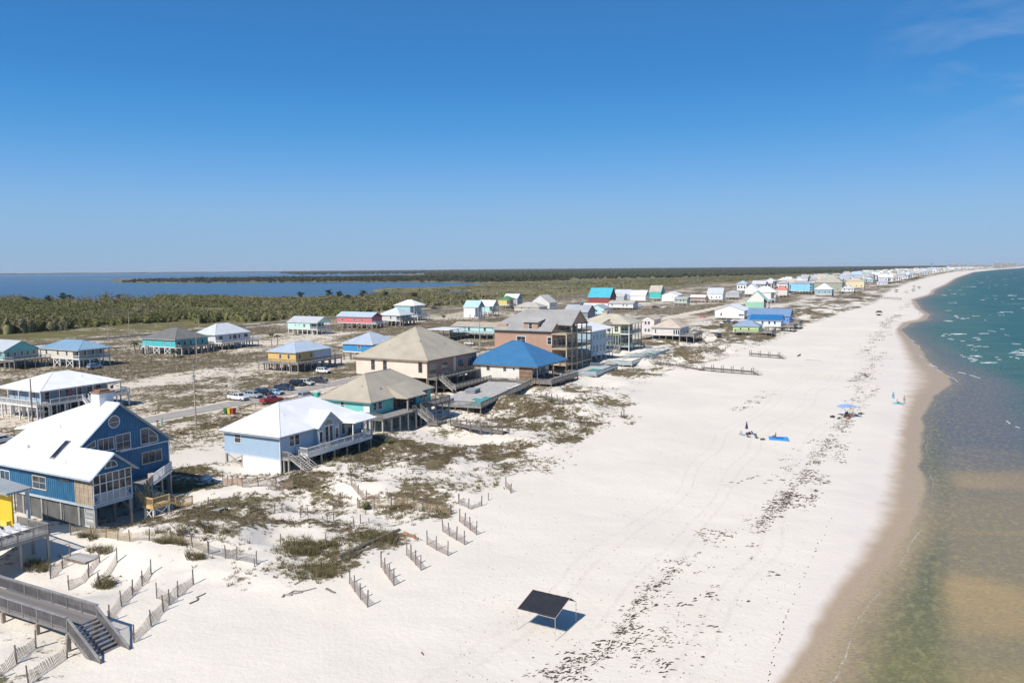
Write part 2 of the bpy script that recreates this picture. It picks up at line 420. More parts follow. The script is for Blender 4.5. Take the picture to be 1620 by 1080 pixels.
# ------------------------------------------------------------------ ground
def axis(lo, hi, step, grow):
    a = [0.0]
    while a[-1] < hi: a.append(a[-1] + max(step, grow * a[-1]))
    b = [0.0]
    while b[-1] < -lo: b.append(b[-1] + max(step, grow * b[-1]))
    return np.array(sorted([-t for t in b[1:]] + a))
gx = axis(-28000, 28000, 1.0, 0.017)
gy = [38.0]
while gy[-1] < 24000: gy.append(gy[-1] + max(0.8, 0.0115 * (gy[-1] - 20)))
gy = np.array(gy)
XX, YY = np.meshgrid(gx, gy)
x = XX.ravel(); y = YY.ravel()
zz = land(x, y)
uu = x * UX + y * UY; vv = x * VX + y * VY
shv = shore_v(uu); tt = vv - shv
veg, green = cover(x, y)
wet = np.clip((vv - wet_v(uu)) / np.maximum(shv - wet_v(uu), 1.0), -1.5, 2)
nx_, ny_ = len(gx), len(gy)
idx = np.arange(nx_ * ny_).reshape(ny_, nx_)
quads = np.stack([idx[:-1, :-1], idx[:-1, 1:], idx[1:, 1:], idx[1:, :-1]], -1).reshape(-1, 4)
frust = (np.abs(x) < 0.75 * y + 70)      # what a walk around the viewpoint could show
keep = frust[quads].any(1)
keep &= ~(tt[quads] > 90).all(1)
Q = quads[keep]
used = np.unique(Q); remap = -np.ones(len(x), int); remap[used] = np.arange(len(used))
TRACKS = (-34.0, -32.1, -27.5, -25.6, -19.0, -17.1)
g = NT('sand_and_grass')
co = g.coord('Object')
a_veg = g.attr('veg'); a_wet = g.attr('wet'); a_gr = g.attr('green'); a_dry = g.attr('inland')
n1 = g.noise(0.9, 5, 0.62, co); n2 = g.noise(0.22, 4, 0.6, co); n3 = g.noise(3.5, 4, 0.65, co); n4 = g.noise(0.05, 4, 0.55, co)
sandc = g.mix(g.rng(n4, 0.35, 0.65), (0.735, 0.665, 0.56), (0.80, 0.73, 0.62))
sandc = g.mix(g.rng(n3, 0.44, 0.72, 0, 0.20), sandc, (0.55, 0.50, 0.44))
sandc = g.mix(g.math('MULTIPLY', a_dry, 0.8), sandc, (0.65, 0.545, 0.41))
br = g.noise(0.028, 4, 0.6, co)
sandc = g.mix(g.rng(br, 0.42, 0.62, 0, 0.5), sandc, (0.70, 0.64, 0.57))
rt = g.mapped(co, (1, 1, 1), (0, 0, A)); sx_ = g.n('ShaderNodeSeparateXYZ'); g.l(rt, sx_.inputs[0])
wob = g.math('MULTIPLY', g.math('SUBTRACT', g.noise(0.012, 2, .5, co), 0.5), 26)
trk = None
for c0 in TRACKS:
    d_ = g.math('ABSOLUTE', g.math('SUBTRACT', g.math('SUBTRACT', sx_.outputs[0], wob), c0)); k_ = g.rng(d_, 0.16, 0.32, 1, 0)
    trk = k_ if trk is None else g.math('MAXIMUM', trk, k_)
trk = g.math('MULTIPLY', trk, g.math('MULTIPLY', g.rng(n1, 0.40, 0.55), g.rng(g.attr('veg'), .12, .02)))
sandc = g.mix(g.math('MULTIPLY', trk, 0.30), sandc, (0.60, 0.53, 0.46))
# wet sand towards the water
wn_ = g.math('ADD', a_wet, g.math('MULTIPLY', g.math('ADD', g.math('SUBTRACT', n2, 0.5), g.math('MULTIPLY', g.math('SUBTRACT', n3, 0.5), 0.6)), 0.6))
pink = g.mix(g.rng(wn_, -1.5, -0.2, 0, 0.35, True), sandc, (0.68, 0.60, 0.56))
wetc = g.mix(g.rng(n3, 0.3, 0.7), (0.38, 0.285, 0.19), (0.47, 0.36, 0.25))
sandw = g.mix(g.rng(wn_, -0.05, 0.7, 0, 1, True), pink, wetc)
# plants
vn = g.math('ADD', g.math('MULTIPLY', g.math('ADD', g.math('SUBTRACT', n1, 0.5), g.math('MULTIPLY', g.math('SUBTRACT', n2, 0.5), 0.7)), 1.9), g.math('MULTIPLY', g.math('SUBTRACT', n3, 0.5), 0.9))
vfac = g.rng(g.math('ADD', g.math('ADD', a_veg, vn), -0.5), -0.12, 0.22, 0, 1, True)
vfac = g.math('MULTIPLY', vfac, g.rng(a_veg, 0.02, 0.2))
brown = g.mix(g.rng(n3, 0.35, 0.65), (0.095, 0.070, 0.046), (0.205, 0.155, 0.098))
brown = g.mix(g.rng(n2, 0.46, 0.68, 0, .8), brown, (0.165, 0.150, 0.075))
marsh = g.mix(g.rng(n4, 0.38, 0.62), (0.175, 0.165, 0.060), (0.16, 0.115, 0.065))
marsh = g.mix(g.rng(n2, 0.4, 0.6, 0, .7), marsh, (0.125, 0.125, 0.045))
plantc = g.mix(a_gr, brown, marsh)
full = g.mix(vfac, sandw, plantc)
g.base(full)
g.l(g.rng(wn_, 0.1, 0.8, 0.95, 0.42, True), g.b.inputs['Roughness']); g.b.inputs['Specular IOR Level'].default_value = 0.12
hgt = g.math('ADD', g.math('MULTIPLY', n3, 0.10), g.math('MULTIPLY', n1, 0.22))
hgt = g.math('ADD', hgt, g.math('MULTIPLY', g.noise(1.9, 2, 0.5, co), 0.14))
hgt = g.math('SUBTRACT', hgt, g.math('MULTIPLY', trk, 0.08))
hgt = g.math('ADD', hgt, g.math('MULTIPLY', br, 1.2))
bm = g.n('ShaderNodeBump'); bm.inputs['Distance'].default_value = 1.0; g.l(hgt, bm.inputs['Height'])
g.l(g.rng(wn_, -0.3, 0.3, 0.30, 0.05), bm.inputs['Strength']); g.l(bm.outputs[0], g.b.inputs['Normal'])
qq = dune_v(uu) - vv
inl_attr = np.clip((qq - 45) / 25, 0, 1)
me = np_mesh('ground', np.stack([x, y, zz], 1)[used], remap[Q], g.m, smooth=True,
             attrs={'veg': veg[used], 'wet': wet[used], 'green': green[used], 'inland': inl_attr[used]})
link('ground', me, kind='structure')

# ------------------------------------------------------------------ the gulf
sx = axis(-200, 30000, 2.5, 0.022); sx = sx[sx > -60]
sy = [38.0]
while sy[-1] < 26000: sy.append(sy[-1] + max(1.6, 0.014 * (sy[-1] - 20)))
sy = np.array(sy)
SX, SY = np.meshgrid(sx, sy); x2 = SX.ravel(); y2 = SY.ravel()
u2 = x2 * UX + y2 * UY; t2 = x2 * VX + y2 * VY - shore_v(u2)
i2 = np.arange(len(x2)).reshape(len(sy), len(sx))
q2 = np.stack([i2[:-1, :-1], i2[:-1, 1:], i2[1:, 1:], i2[1:, :-1]], -1).reshape(-1, 4)
q2 = q2[(t2[q2] > -6).any(1) & (np.abs(x2) < 0.95 * y2 + 120)[q2].any(1)]
us = np.unique(q2); rm = -np.ones(len(x2), int); rm[us] = np.arange(len(us))
w = NT('gulf_water'); co = w.coord('Object')
rot = w.mapped(co, (1, 1, 1), (0, 0, A))           # x' = towards the sea, y' = along the coast
nA = w.noise(0.035, 4, 0.55, w.mapped(rot, (1, 0.45, 1))); nB = w.noise(0.3, 4, 0.6, w.mapped(rot, (1, 0.35, 1)))
nC = w.noise(1.3, 3, 0.6, w.mapped(rot, (1, 0.5, 1)), dist=0.6)
t = w.attr('offshore'); al = w.attr('along')
td = w.math('ADD', t, w.math('MULTIPLY', w.math('SUBTRACT', nA, 0.5), w.rng(t, 0, 60, 4.0, 40)))
td = w.math('ADD', td, w.math('MULTIPLY', w.math('SUBTRACT', nB, 0.5), 2.2))
ac = w.math('ADD', w.attr('across'), w.math('MULTIPLY', w.math('SUBTRACT', nA, 0.5), 9.0))
acn = w.math('ADD', ac, w.math('MULTIPLY', w.math('SUBTRACT', nB, 0.5), 0.7))
# far water: teal to deep blue, streaked with darker patches
deep = w.mix(w.rng(w.math('POWER', w.rng(td, 0, 500), 0.5), 0.25, 1.0), (0.036, 0.130, 0.128), (0.010, 0.068, 0.110))
nE = w.noise(0.10, 5, 0.65, w.mapped(co, (0.30, 1.1, 1))); deep = w.mix(w.rng(nE, 0.42, 0.68, 0, .65), deep, (0.014, 0.075, 0.088))
deep = w.mix(w.math('MULTIPLY', w.rng(nE, 0.42, 0.28, 0, .5), w.rng(td, 160, 40)), deep, (0.085, 0.135, 0.125))
# the bar of sand beyond the trough, tan close by; further up, sky reflection painted slate blue
pn = w.noise(0.07, 3, 0.5, w.mapped(co, (0.35, 1.0, 1)))
bar = w.mix(w.rng(pn, 0.44, 0.56), (0.235, 0.195, 0.135), (0.40, 0.285, 0.150))
bar = w.mix(w.rng(al, 105, 62), bar, w.mix(w.rng(nA, .42, .58), (0.215, 0.195, 0.105), (0.27, 0.22, 0.13)))
bar = w.mix(w.rng(al, 128, 172), bar, (0.125, 0.130, 0.150))
tro = w.mix(w.rng(al, 72, 125), (0.175, 0.168, 0.085), (0.088, 0.112, 0.098))
tro = w.mix(w.rng(al, 150, 205), tro, (0.105, 0.120, 0.135))
near_ = w.mix(w.rng(acn, 0.6, 4.2, 0, 1, True), tro, bar)
film = w.mix(w.rng(td, 0.0, 3.0), (0.43, 0.33, 0.225), (0.30, 0.235, 0.15))
near_ = w.mix(w.math('MULTIPLY', w.rng(td, 6.0, 2.2, 0, 1, True), w.rng(al, 150, 105, .25, 1)), near_, film)
near_ = w.mix(w.rng(td, 1.3, 0.0, 0, 1, True), near_, (0.43, 0.33, 0.225))
tf = w.math('ADD', td, w.rng(al, 190, 330, 0, 12))
colw = w.mix(w.rng(tf, 14, 30, 0, 1, True), near_, deep)
# light playing on ripples in the shallows
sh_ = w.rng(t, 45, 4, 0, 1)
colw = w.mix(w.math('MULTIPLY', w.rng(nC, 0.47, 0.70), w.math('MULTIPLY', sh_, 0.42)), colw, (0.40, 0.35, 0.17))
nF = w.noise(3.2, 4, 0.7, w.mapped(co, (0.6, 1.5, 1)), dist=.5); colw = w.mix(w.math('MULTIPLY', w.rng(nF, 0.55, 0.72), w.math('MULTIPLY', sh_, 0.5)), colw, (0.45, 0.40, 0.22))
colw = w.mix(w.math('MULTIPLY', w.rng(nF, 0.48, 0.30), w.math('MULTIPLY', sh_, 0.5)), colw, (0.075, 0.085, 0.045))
# breaking crests and the thin foam line at the edge
fo = w.noise(0.055, 3, 0.55, w.mapped(rot, (1, 0.28, 1)), dist=0.8)
fo2 = w.noise(0.5, 4, 0.7, w.mapped(rot, (1, 0.3, 1)))
foam = w.math('MULTIPLY', w.math('MULTIPLY', w.rng(fo, 0.63, 0.68), w.rng(fo2, 0.47, 0.6)), w.math('MULTIPLY', w.rng(t, 30, 60, 0, .5), w.rng(t, 3000, 1500)))
edge = w.math('ABSOLUTE', w.math('SUBTRACT', td, 1.8))
ef = w.math('MULTIPLY', w.rng(edge, 0.13, 0.02), w.math('MULTIPLY', w.rng(w.noise(0.05, 2, .5, co), 0.50, 0.60), 0.5))
ef = w.math('MULTIPLY', ef, w.rng(w.noise(2.6, 4, .7, co), .46, .60))
fm = w.math('MAXIMUM', foam, ef)
colw = w.mix(fm, colw, (0.75, 0.76, 0.76))
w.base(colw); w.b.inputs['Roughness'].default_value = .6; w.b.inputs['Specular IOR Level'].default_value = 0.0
hw = w.math('ADD', w.math('MULTIPLY', w.noise(0.5, 4, 0.6, w.mapped(rot, (1, 0.4, 1))), w.rng(t, 2, 60, 0.10, 0.55)), w.math('MULTIPLY', w.noise(2.2, 3, 0.6, w.mapped(rot, (1, 0.6, 1))), 0.10))
hw = w.math('ADD', hw, w.math('MULTIPLY', w.noise(0.09, 3, 0.55, w.mapped(rot, (1, 0.3, 1))), w.rng(t, 20, 200, 0.0, 3.0)))
w.bump(hw, 0.9, 1.0)
gl = w.n('ShaderNodeBsdfGlossy'); gl.inputs['Roughness'].default_value = 0.12; fr_ = w.n('ShaderNodeFresnel'); fr_.inputs[0].default_value = 1.33
bpn = w.b.inputs['Normal'].links[0].from_socket; w.l(bpn, gl.inputs['Normal']); w.l(bpn, fr_.inputs['Normal'])
mx = w.n('ShaderNodeMixShader'); w.l(w.math('MULTIPLY', w.math('MINIMUM', fr_.outputs[0], 0.7), w.rng(fm, 0, 1, 0.29, 0)), mx.inputs[0]); w.l(w.b.outputs[0], mx.inputs[1]); w.l(gl.outputs[0], mx.inputs[2])
w.l(mx.outputs[0], w.t.nodes['Material Output'].inputs[0])
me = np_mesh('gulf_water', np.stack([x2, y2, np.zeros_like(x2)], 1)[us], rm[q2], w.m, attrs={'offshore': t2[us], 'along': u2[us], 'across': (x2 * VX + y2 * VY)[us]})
link('gulf_water', me, kind='structure')

# ------------------------------------------------------------------ the bay
b_ = NT('bay_water'); co = b_.coord('Object')
b_.base(b_.mix(b_.rng(b_.noise(0.004, 4, 0.55, b_.mapped(co, (0.4, 1, 1))), 0.35, 0.65), (0.007, 0.028, 0.068), (0.011, 0.040, 0.088)))
b_.b.inputs['Roughness'].default_value = 0.2; b_.b.inputs['Specular IOR Level'].default_value = 0.22; b_.b.inputs['IOR'].default_value = 1.33
b_.bump(b_.noise(0.4, 4, 0.65, co), 0.5, 0.8)
p1_, p2_ = xy(300, -420), xy(23000, -420)
MB().add([(p1_[0], p1_[1], 0.02), (p2_[0], p2_[1], 0.02), (-22000, 23000, 0.02), (-22000, 400, 0.02)], [(0, 1, 2, 3)]).build('bay_water', b_.m, kind='structure')
# the far shore of the bay
fs = MB()
for k in range(60):
    xx0 = -11000 + k * 190; h = 9 + 9 * random.random(); yy0 = 12200 + 250 * sin(k * .7)
    fs.add([(xx0, yy0, -1), (xx0 + 200, yy0, -1), (xx0 + 200, yy0 + 300, -1), (xx0, yy0 + 300, -1), (xx0 + 20, yy0 + 60, h), (xx0 + 180, yy0 + 60, h * .9), (xx0 + 180, yy0 + 240, h), (xx0 + 20, yy0 + 240, h)],
           [(0,1,5,4),(1,2,6,5),(2,3,7,6),(3,0,4,7),(4,5,6,7)])
M_FAR = mat('far_wood', (0.05, 0.065, 0.035), 0.95, scale=0.01, var=0.3)
fs.build('far_shore', M_FAR, kind='structure')

# ------------------------------------------------------------------ roads
asph = NT('worn_asphalt'); co = asph.coord('Object')
asph.base(asph.mix(asph.rng(asph.noise(0.5, 5, 0.65, co), 0.35, 0.7), (0.30, 0.275, 0.25), (0.44, 0.40, 0.35))); asph.b.inputs['Roughness'].default_value = 0.95
asph2 = NT('road_asphalt'); co = asph2.coord('Object')
asph2.base(asph2.mix(asph2.rng(asph2.noise(0.3, 4, 0.6, co), 0.35, 0.7), (0.075, 0.072, 0.07), (0.11, 0.105, 0.10))); asph2.b.inputs['Roughness'].default_value = 0.9
def strip(name, vc, wid, u0, u1, m, dz, step=4.0, wob=0.0):
    us_ = np.arange(u0, u1, step); vs = []; fs_ = []
    for i, u_ in enumerate(us_):
        for k in range(5):
            off = (k / 4 - 0.5) * (wid + wob * (fbm(np.array([u_ * .13]), np.array([k * 1.7]), 2)[0] - .5) * (1 if k in (0, 4) else 0))
            p = xy(u_, vc + off); vs.append((p[0], p[1], gz(*p) + dz))
        if i:
            b0 = (i - 1) * 5
            for k in range(4): fs_.append((b0 + k, b0 + k + 1, b0 + k + 6, b0 + k + 5))
    return MB().add(vs, fs_).build(name, m, kind='structure')
strip('sandy_lane', ROAD_V, 6.2, 60, 330, asph.m, 0.07, 2.0, 2.2)
strip('main_road', MAIN_V, 7.0, 40, 1500, asph2.m, 0.09, 9.0)

# ------------------------------------------------------------------ grass tufts on the dunes
def blades(px_, py_, pz_, hgt, wid, nb, seed, spread):
    r = np.random.RandomState(seed); n = len(px_)
    a = r.rand(n, nb) * 2 * pi; rad = r.rand(n, nb) * spread[:, None]
    bx = px_[:, None] + np.cos(a) * rad * .6; by = py_[:, None] + np.sin(a) * rad * .6
    h = hgt[:, None] * (0.55 + 0.6 * r.rand(n, nb)); le = h * (0.25 + 0.55 * r.rand(n, nb))
    ta = a + (r.rand(n, nb) - .5) * 1.2; wa = r.rand(n, nb) * 2 * pi; ww = wid[:, None] * (0.6 + .8 * r.rand(n, nb))
    tx = bx + np.cos(ta) * le; ty = by + np.sin(ta) * le; z0 = np.broadcast_to(pz_[:, None], bx.shape) - 0.05
    V = np.stack([np.stack([bx - np.cos(wa) * ww, by - np.sin(wa) * ww, z0], -1), np.stack([bx + np.cos(wa) * ww, by + np.sin(wa) * ww, z0], -1), np.stack([tx, ty, z0 + h], -1)], 2).reshape(-1, 3)
    F = np.arange(len(V)).reshape(-1, 3)
    return V, F
def leaf_mat(name, c0, c1, c2):
    t_ = NT(name); s_ = t_.attr('shade'); rr = t_.n('ShaderNodeValToRGB'); el = rr.color_ramp
    el.elements[0].color = (*c0, 1); el.elements[1].color = (*c2, 1); m_ = el.elements.new(0.5); m_.color = (*c1, 1)
    t_.l(s_, rr.inputs[0]); n_ = t_.noise(1.3, 3, 0.6, t_.coord())
    t_.base(t_.mix(t_.rng(n_, 0.3, 0.7, 0, .6), rr.outputs[0], (0.06, 0.06, 0.03))); t_.b.inputs['Roughness'].default_value = 0.85
    t_.b.inputs['Specular IOR Level'].default_value = 0.15
    return t_.m
M_GRASS = leaf_mat('dune_grass', (0.135, 0.095, 0.062), (0.22, 0.165, 0.10), (0.21, 0.185, 0.085))
rg = np.random.RandomState(11)
def scatter(n, u0, u1, v0, v1, dmax, pw=1.0):
    u_ = u0 + (u1 - u0) * rg.rand(n); v_ = v0 + (v1 - v0) * rg.rand(n)
    x_ = u_ * UX + v_ * VX; y_ = u_ * UY + v_ * VY
    c_, gr_ = cover(x_, y_)
    k = (rg.rand(n) < c_ ** 1.6 * pw) & (y_ > 45) & (np.hypot(x_, y_) < dmax) & (np.abs(x_) < .68 * y_ + 12)
    k &= (fbm(x_ * .9, y_ * .9, 2) + 0.35 * c_ > 0.52)
    return x_[k], y_[k]
def grass(name, n, u0, u1, v0, v1, dmax, nb, h, wd, sp, seed, pw=1.0):
    x_, y_ = scatter(n, u0, u1, v0, v1, dmax, pw); z_ = land(x_, y_); m = len(x_); r = np.random.RandomState(seed)
    hh = h * (0.6 + 0.9 * r.rand(m)); V, F = blades(x_, y_, z_, hh, np.full(m, wd), nb, seed, np.full(m, sp))
    sh = np.repeat(np.clip(fbm(x_ * .06, y_ * .06, 3) * 1.6 - .35 + .3 * (r.rand(m) - .5), 0, 1), nb * 3)
    o = link(name, np_mesh(name, V, F, M_GRASS, attrs={'shade': sh}), kind='stuff')
    tag(o, 'dry brown and olive grass growing in patches on the sand dunes' if dmax < 240 else 'low brown grass covering the sandy lots between the houses', 'grass')
    return m
n_near = grass('dune_grass', 70000, 55, 190, -135, -35, 190, 9, 0.30, 0.045, 0.40, 3)
n_far = grass('field_grass', 90000, 90, 460, -340, -60, 520, 4, 0.34, 0.12, 0.6, 4, 0.6)
# greener sea oats, tall
x_, y_ = [], []
for px, py, rx, ry, n in [(500,890,60,34,120),(470,865,40,16,60),(540,870,30,20,40),(590,852,40,11,80),(650,812,50,12,50),(690,700,0,0,0),(480,868,30,10,40),(60,897,24,8,40),(165,926,16,6,30),(270,870,26,7,50),(310,882,16,5,24),
                          (160,872,20,5,30),(140,850,14,5,20),(760,760,40,14,30),(1000,665,20,8,16),(565,730,60,18,110),(700,690,10,4,8),(900,682,40,10,60),(830,672,60,12,80),(300,845,70,14,70)]:
    for _ in range(n):
        a = rg.rand() * 2 * pi; r = rg.rand() ** .5
        p = G(px + rx * r * cos(a), py + ry * r * sin(a)); x_.append(p.x); y_.append(p.y)
x_ = np.array(x_); y_ = np.array(y_); z_ = land(x_, y_); m = len(x_)
V, F = blades(x_, y_, z_, 0.55 + 0.5 * rg.rand(m), np.full(m, 0.028), 16, 9, np.full(m, 0.45))
o = link('sea_oats', np_mesh('sea_oats', V, F, M_GRASS, attrs={'shade': np.repeat(np.clip(.55 + .6 * rg.rand(m), 0, 1), 48)}), kind='stuff')
tag(o, 'tall green and straw coloured sea oats along the dune edges', 'grass')

# ------------------------------------------------------------------ woods
M_LEAF = leaf_mat('shrub_leaves', (0.27, 0.235, 0.155), (0.225, 0.22, 0.085), (0.15, 0.165, 0.055))
M_PINE = leaf_mat('pine_needles', (0.035, 0.045, 0.024), (0.042, 0.055, 0.024), (0.060, 0.066, 0.030))
def crowns(cx, cy, cz, rad, hgt, nl, size, seed, shade):
    """leaf clumps spread through every crown, with a knot of branches inside"""
    r = np.random.RandomState(seed); n = len(cx)
    d = r.randn(n, nl, 3); d /= np.linalg.norm(d, axis=2)[:, :, None]; d[:, :, 2] = np.abs(d[:, :, 2]) * 1.1 - 0.25
    rr = (0.45 + 0.65 * r.rand(n, nl)) * (1 + 0.28 * np.sin(d[:, :, 0] * 5 + cx[:, None]) * np.cos(d[:, :, 1] * 5 + cy[:, None]))
    c = np.stack([cx[:, None] + d[:, :, 0] * rr * rad[:, None], cy[:, None] + d[:, :, 1] * rr * rad[:, None], cz[:, None] + hgt[:, None] * (0.42 + 0.58 * d[:, :, 2] * rr)], -1)
    c[:, :, 2] = np.maximum(c[:, :, 2], cz[:, None] + .2)
    s = size[:, None, None] * (0.6 + .8 * r.rand(n, nl, 1))
    e = r.randn(n, nl, 3, 3); e[..., 2] *= 0.75
    V = (c[:, :, None, :] + e * s[:, :, :, None] * .75).reshape(-1, 3)
    F = np.arange(len(V)).reshape(-1, 3)
    sh = np.repeat(np.clip(shade[:, None] + .55 * (r.rand(n, nl) - .5), 0, 1).ravel(), 3)
    # inner body
    t6 = np.arange(6) * pi / 3; ring = lambda k, z: np.stack([np.cos(t6) * k, np.sin(t6) * k, np.full(6, z)], 1)
    bv = np.concatenate([ring(.35, 0.0), ring(.48, .28), ring(.28, .5), [[0, 0, .6]]]); bf = []
    for j in range(2):
        for k in range(6):
            a, b = j * 6 + k, j * 6 + (k + 1) % 6; bf += [(a, b, b + 6), (a, b + 6, a + 6)]
    for k in range(6): bf.append((12 + k, 12 + (k + 1) % 6, 18))
    bv = np.array(bv); bf = np.array(bf)
    B = np.stack([cx[:, None] + bv[None, :, 0] * rad[:, None], cy[:, None] + bv[None, :, 1] * rad[:, None], cz[:, None] - .3 + bv[None, :, 2] * hgt[:, None]], -1)
    B += (r.rand(*B.shape) - .5) * .45 * rad[:, None, None]
    BF = (bf[None] + (np.arange(n) * 19)[:, None, None]).reshape(-1, 3) + len(V)
    sh = np.concatenate([sh, np.repeat(np.clip(shade, 0, 1), 19)])
    return np.concatenate([V, B.reshape(-1, 3)]), np.concatenate([F, BF]), sh
def wood(name, poly, spacing, rad, hgt, nl, size, seed, label, thin=0.0, m=None):
    r = np.random.RandomState(seed); P_ = np.array(poly); x0, y0 = P_.min(0); x1, y1 = P_.max(0)
    n = int((x1 - x0) * (y1 - y0) / spacing ** 2)
    x_ = x0 + (x1 - x0) * r.rand(n); y_ = y0 + (y1 - y0) * r.rand(n)
    k = inside(poly, x_, y_) & ~in_bay(x_, y_) & (np.abs(x_) < .72 * y_ + 40)
    k &= fbm(x_ * .02, y_ * .02, 3) > thin
    x_, y_ = x_[k], y_[k]; n = len(x_); z_ = land(x_, y_)
    big = np.clip(fbm(x_ * .012 + 5, y_ * .012, 3) * 2.2 - .5, 0.25, 1.2)
    h = hgt * big * (.45 + .65 * r.rand(n) ** .8); ra = np.minimum(np.maximum(rad * (.5 + .9 * r.rand(n) ** 1.4), h * (.42 + .25 * r.rand(n))), 5.2)
    sh = np.clip(fbm(x_ * .015, y_ * .015, 3) * 1.8 - .45 + .5 * (r.rand(n) - .5), 0, 1)
    V, F, S = crowns(x_, y_, z_, ra, h, nl, np.full(n, size), seed, sh)
    o = link(name, np_mesh(name, V, F, m or M_LEAF, attrs={'shade': S}), kind='stuff'); tag(o, label, 'woods'); return n
nw1 = wood('scrub_wood', wood_a, 5.8, 4.0, 12.5, 200, 0.46, 21, 'dense olive scrub wood behind the first row of inland houses')
nw2 = wood('scrub_thicket', wood_b, 7.0, 4.2, 8.8, 90, 0.60, 22, 'olive and grey scrub thicket along the near shore of the bay')
# marsh bushes, the spit across the bay and the long pine forest
marsh_p = poly_world([(735,482),(800,476),(900,462),(1060,452),(1240,440),(1420,430),(1420,427),(1240,432),(1060,441),(900,446),(780,448),(700,456),(600,459.5),(700,463)], 2.0)
nw3 = wood('marsh_bushes', marsh_p, 11, 3.2, 2.6, 10, 1.3, 23, 'low brown marsh bushes between the houses and the pine forest', 0.47)
spit_p = poly_world([(188,446),(260,446.8),(345,446.8),(450,446),(600,445.7),(735,446.6),(780,446.5),(900,443.5),(900,439),(700,437),(450,439),(300,441),(230,442.2)], 2.0)
nw4 = wood('spit_wood', spit_p, 20, 10, 7, 12, 3.2, 24, 'dark green wood on the long spit across the bay', 0.30, M_PINE)
def pines(name, poly, n, hmin, hmax, seed, label):
    r = np.random.RandomState(seed); P_ = np.array(poly); x0, y0 = P_.min(0); x1, y1 = P_.max(0)
    x_ = x0 + (x1 - x0) * r.rand(n); y_ = y0 + (y1 - y0) * r.rand(n); k = inside(poly, x_, y_); x_, y_ = x_[k], y_[k]; n = len(x_)
    d_ = np.hypot(x_, y_); h = hmin + (hmax - hmin) * r.rand(n); ra = np.maximum(h * .42, d_ * .0026)
    t5 = np.arange(5) * 2 * pi / 5
    bv = np.concatenate([np.stack([np.cos(t5) * .35, np.sin(t5) * .35, np.full(5, 0.)], 1), np.stack([np.cos(t5 + .4), np.sin(t5 + .4), np.full(5, .45)], 1), np.stack([np.cos(t5) * .7, np.sin(t5) * .7, np.full(5, .8)], 1), [[0, 0, 1.]]])
    bf = []
    for j in range(2):
        for q in range(5): a, b = j * 5 + q, j * 5 + (q + 1) % 5; bf += [(a, b, b + 5), (a, b + 5, a + 5)]
    for q in range(5): bf.append((10 + q, 10 + (q + 1) % 5, 15))
    V = np.stack([x_[:, None] + bv[None, :, 0] * ra[:, None], y_[:, None] + bv[None, :, 1] * ra[:, None], 1.5 + bv[None, :, 2] * h[:, None]], -1)
    V += (r.rand(*V.shape) - .5) * np.array([.5, .5, .3]) * ra[:, None, None]
    F = (np.array(bf)[None] + (np.arange(n) * 16)[:, None, None]).reshape(-1, 3)
    sh = np.repeat(np.clip(fbm(x_ * .004, y_ * .004, 3) * 1.6 - .4 + .4 * (r.rand(n) - .5), 0, 1), 16)
    o = link(name, np_mesh(name, V.reshape(-1, 3), F, M_PINE, attrs={'shade': sh}), kind='stuff'); tag(o, label, 'forest')
pines('pine_forest', poly_world([(700,440),(800,442),(930,441.5),(1080,439),(1240,434.5),(1390,428.5),(1430,426),(1430,425.5)], 2.0) + [(1500, 3800), (2300, 5500), (1200, 6500), (-200, 6500), (-500, 4600), (-300, 3200)], 9000, 8, 15, 31, 'dark pine forest stretching to the horizon behind the houses')
pines('distant_forest', [(-1500, 5600), (1700, 5000), (3300, 6200), (6300, 11500), (-300, 13500), (-2600, 9000)], 9000, 10, 17, 32, 'far hazy line of pines along the horizon')
# ------------------------------------------------------------------ house building
RZ = -A
DIMS = {}
M_GLASS = mat('glass', (0.035, 0.045, 0.055), 0.06)
WHITE = (0.78, 0.78, 0.76)
M_WHITE = mat('paint', WHITE, 0.6)
M_POST = mat('wood', (0.40, 0.375, 0.34), 0.85)         # sun bleached timber
M_DARKWOOD = mat('wood', (0.20, 0.175, 0.15), 0.85)
M_GREYWOOD = mat('wood', (0.30, 0.28, 0.255), 0.85)
M_NEWWOOD = mat('wood', (.74, .52, .23), 0.8)
M_CONC = mat('stucco', (0.50, 0.48, 0.44), 0.9)
def siding(c): return mat('siding', c, 0.6)
def paint(c, r=0.6): return mat('paint', c, r)
def metal(c): return mat('metal_roof', c, 0.42)
def shingle(c): return mat('shingle', c, 0.9)
def wood(c, *a): return mat('wood', c, 0.85)
def fpt(face, c, t, d, z):
    return {'y-': (t, c - d, z), 'x+': (c + d, t, z), 'y+': (t, c + d, z), 'x-': (c - d, t, z)}[face]
def fbox(mb, face, c, t0, t1, d0, d1, z0, z1):
    a = fpt(face, c, t0, d0, z0); b = fpt(face, c, t1, d1, z1)
    return mb.box(min(a[0], b[0]), max(a[0], b[0]), min(a[1], b[1]), max(a[1], b[1]), z0, z1)
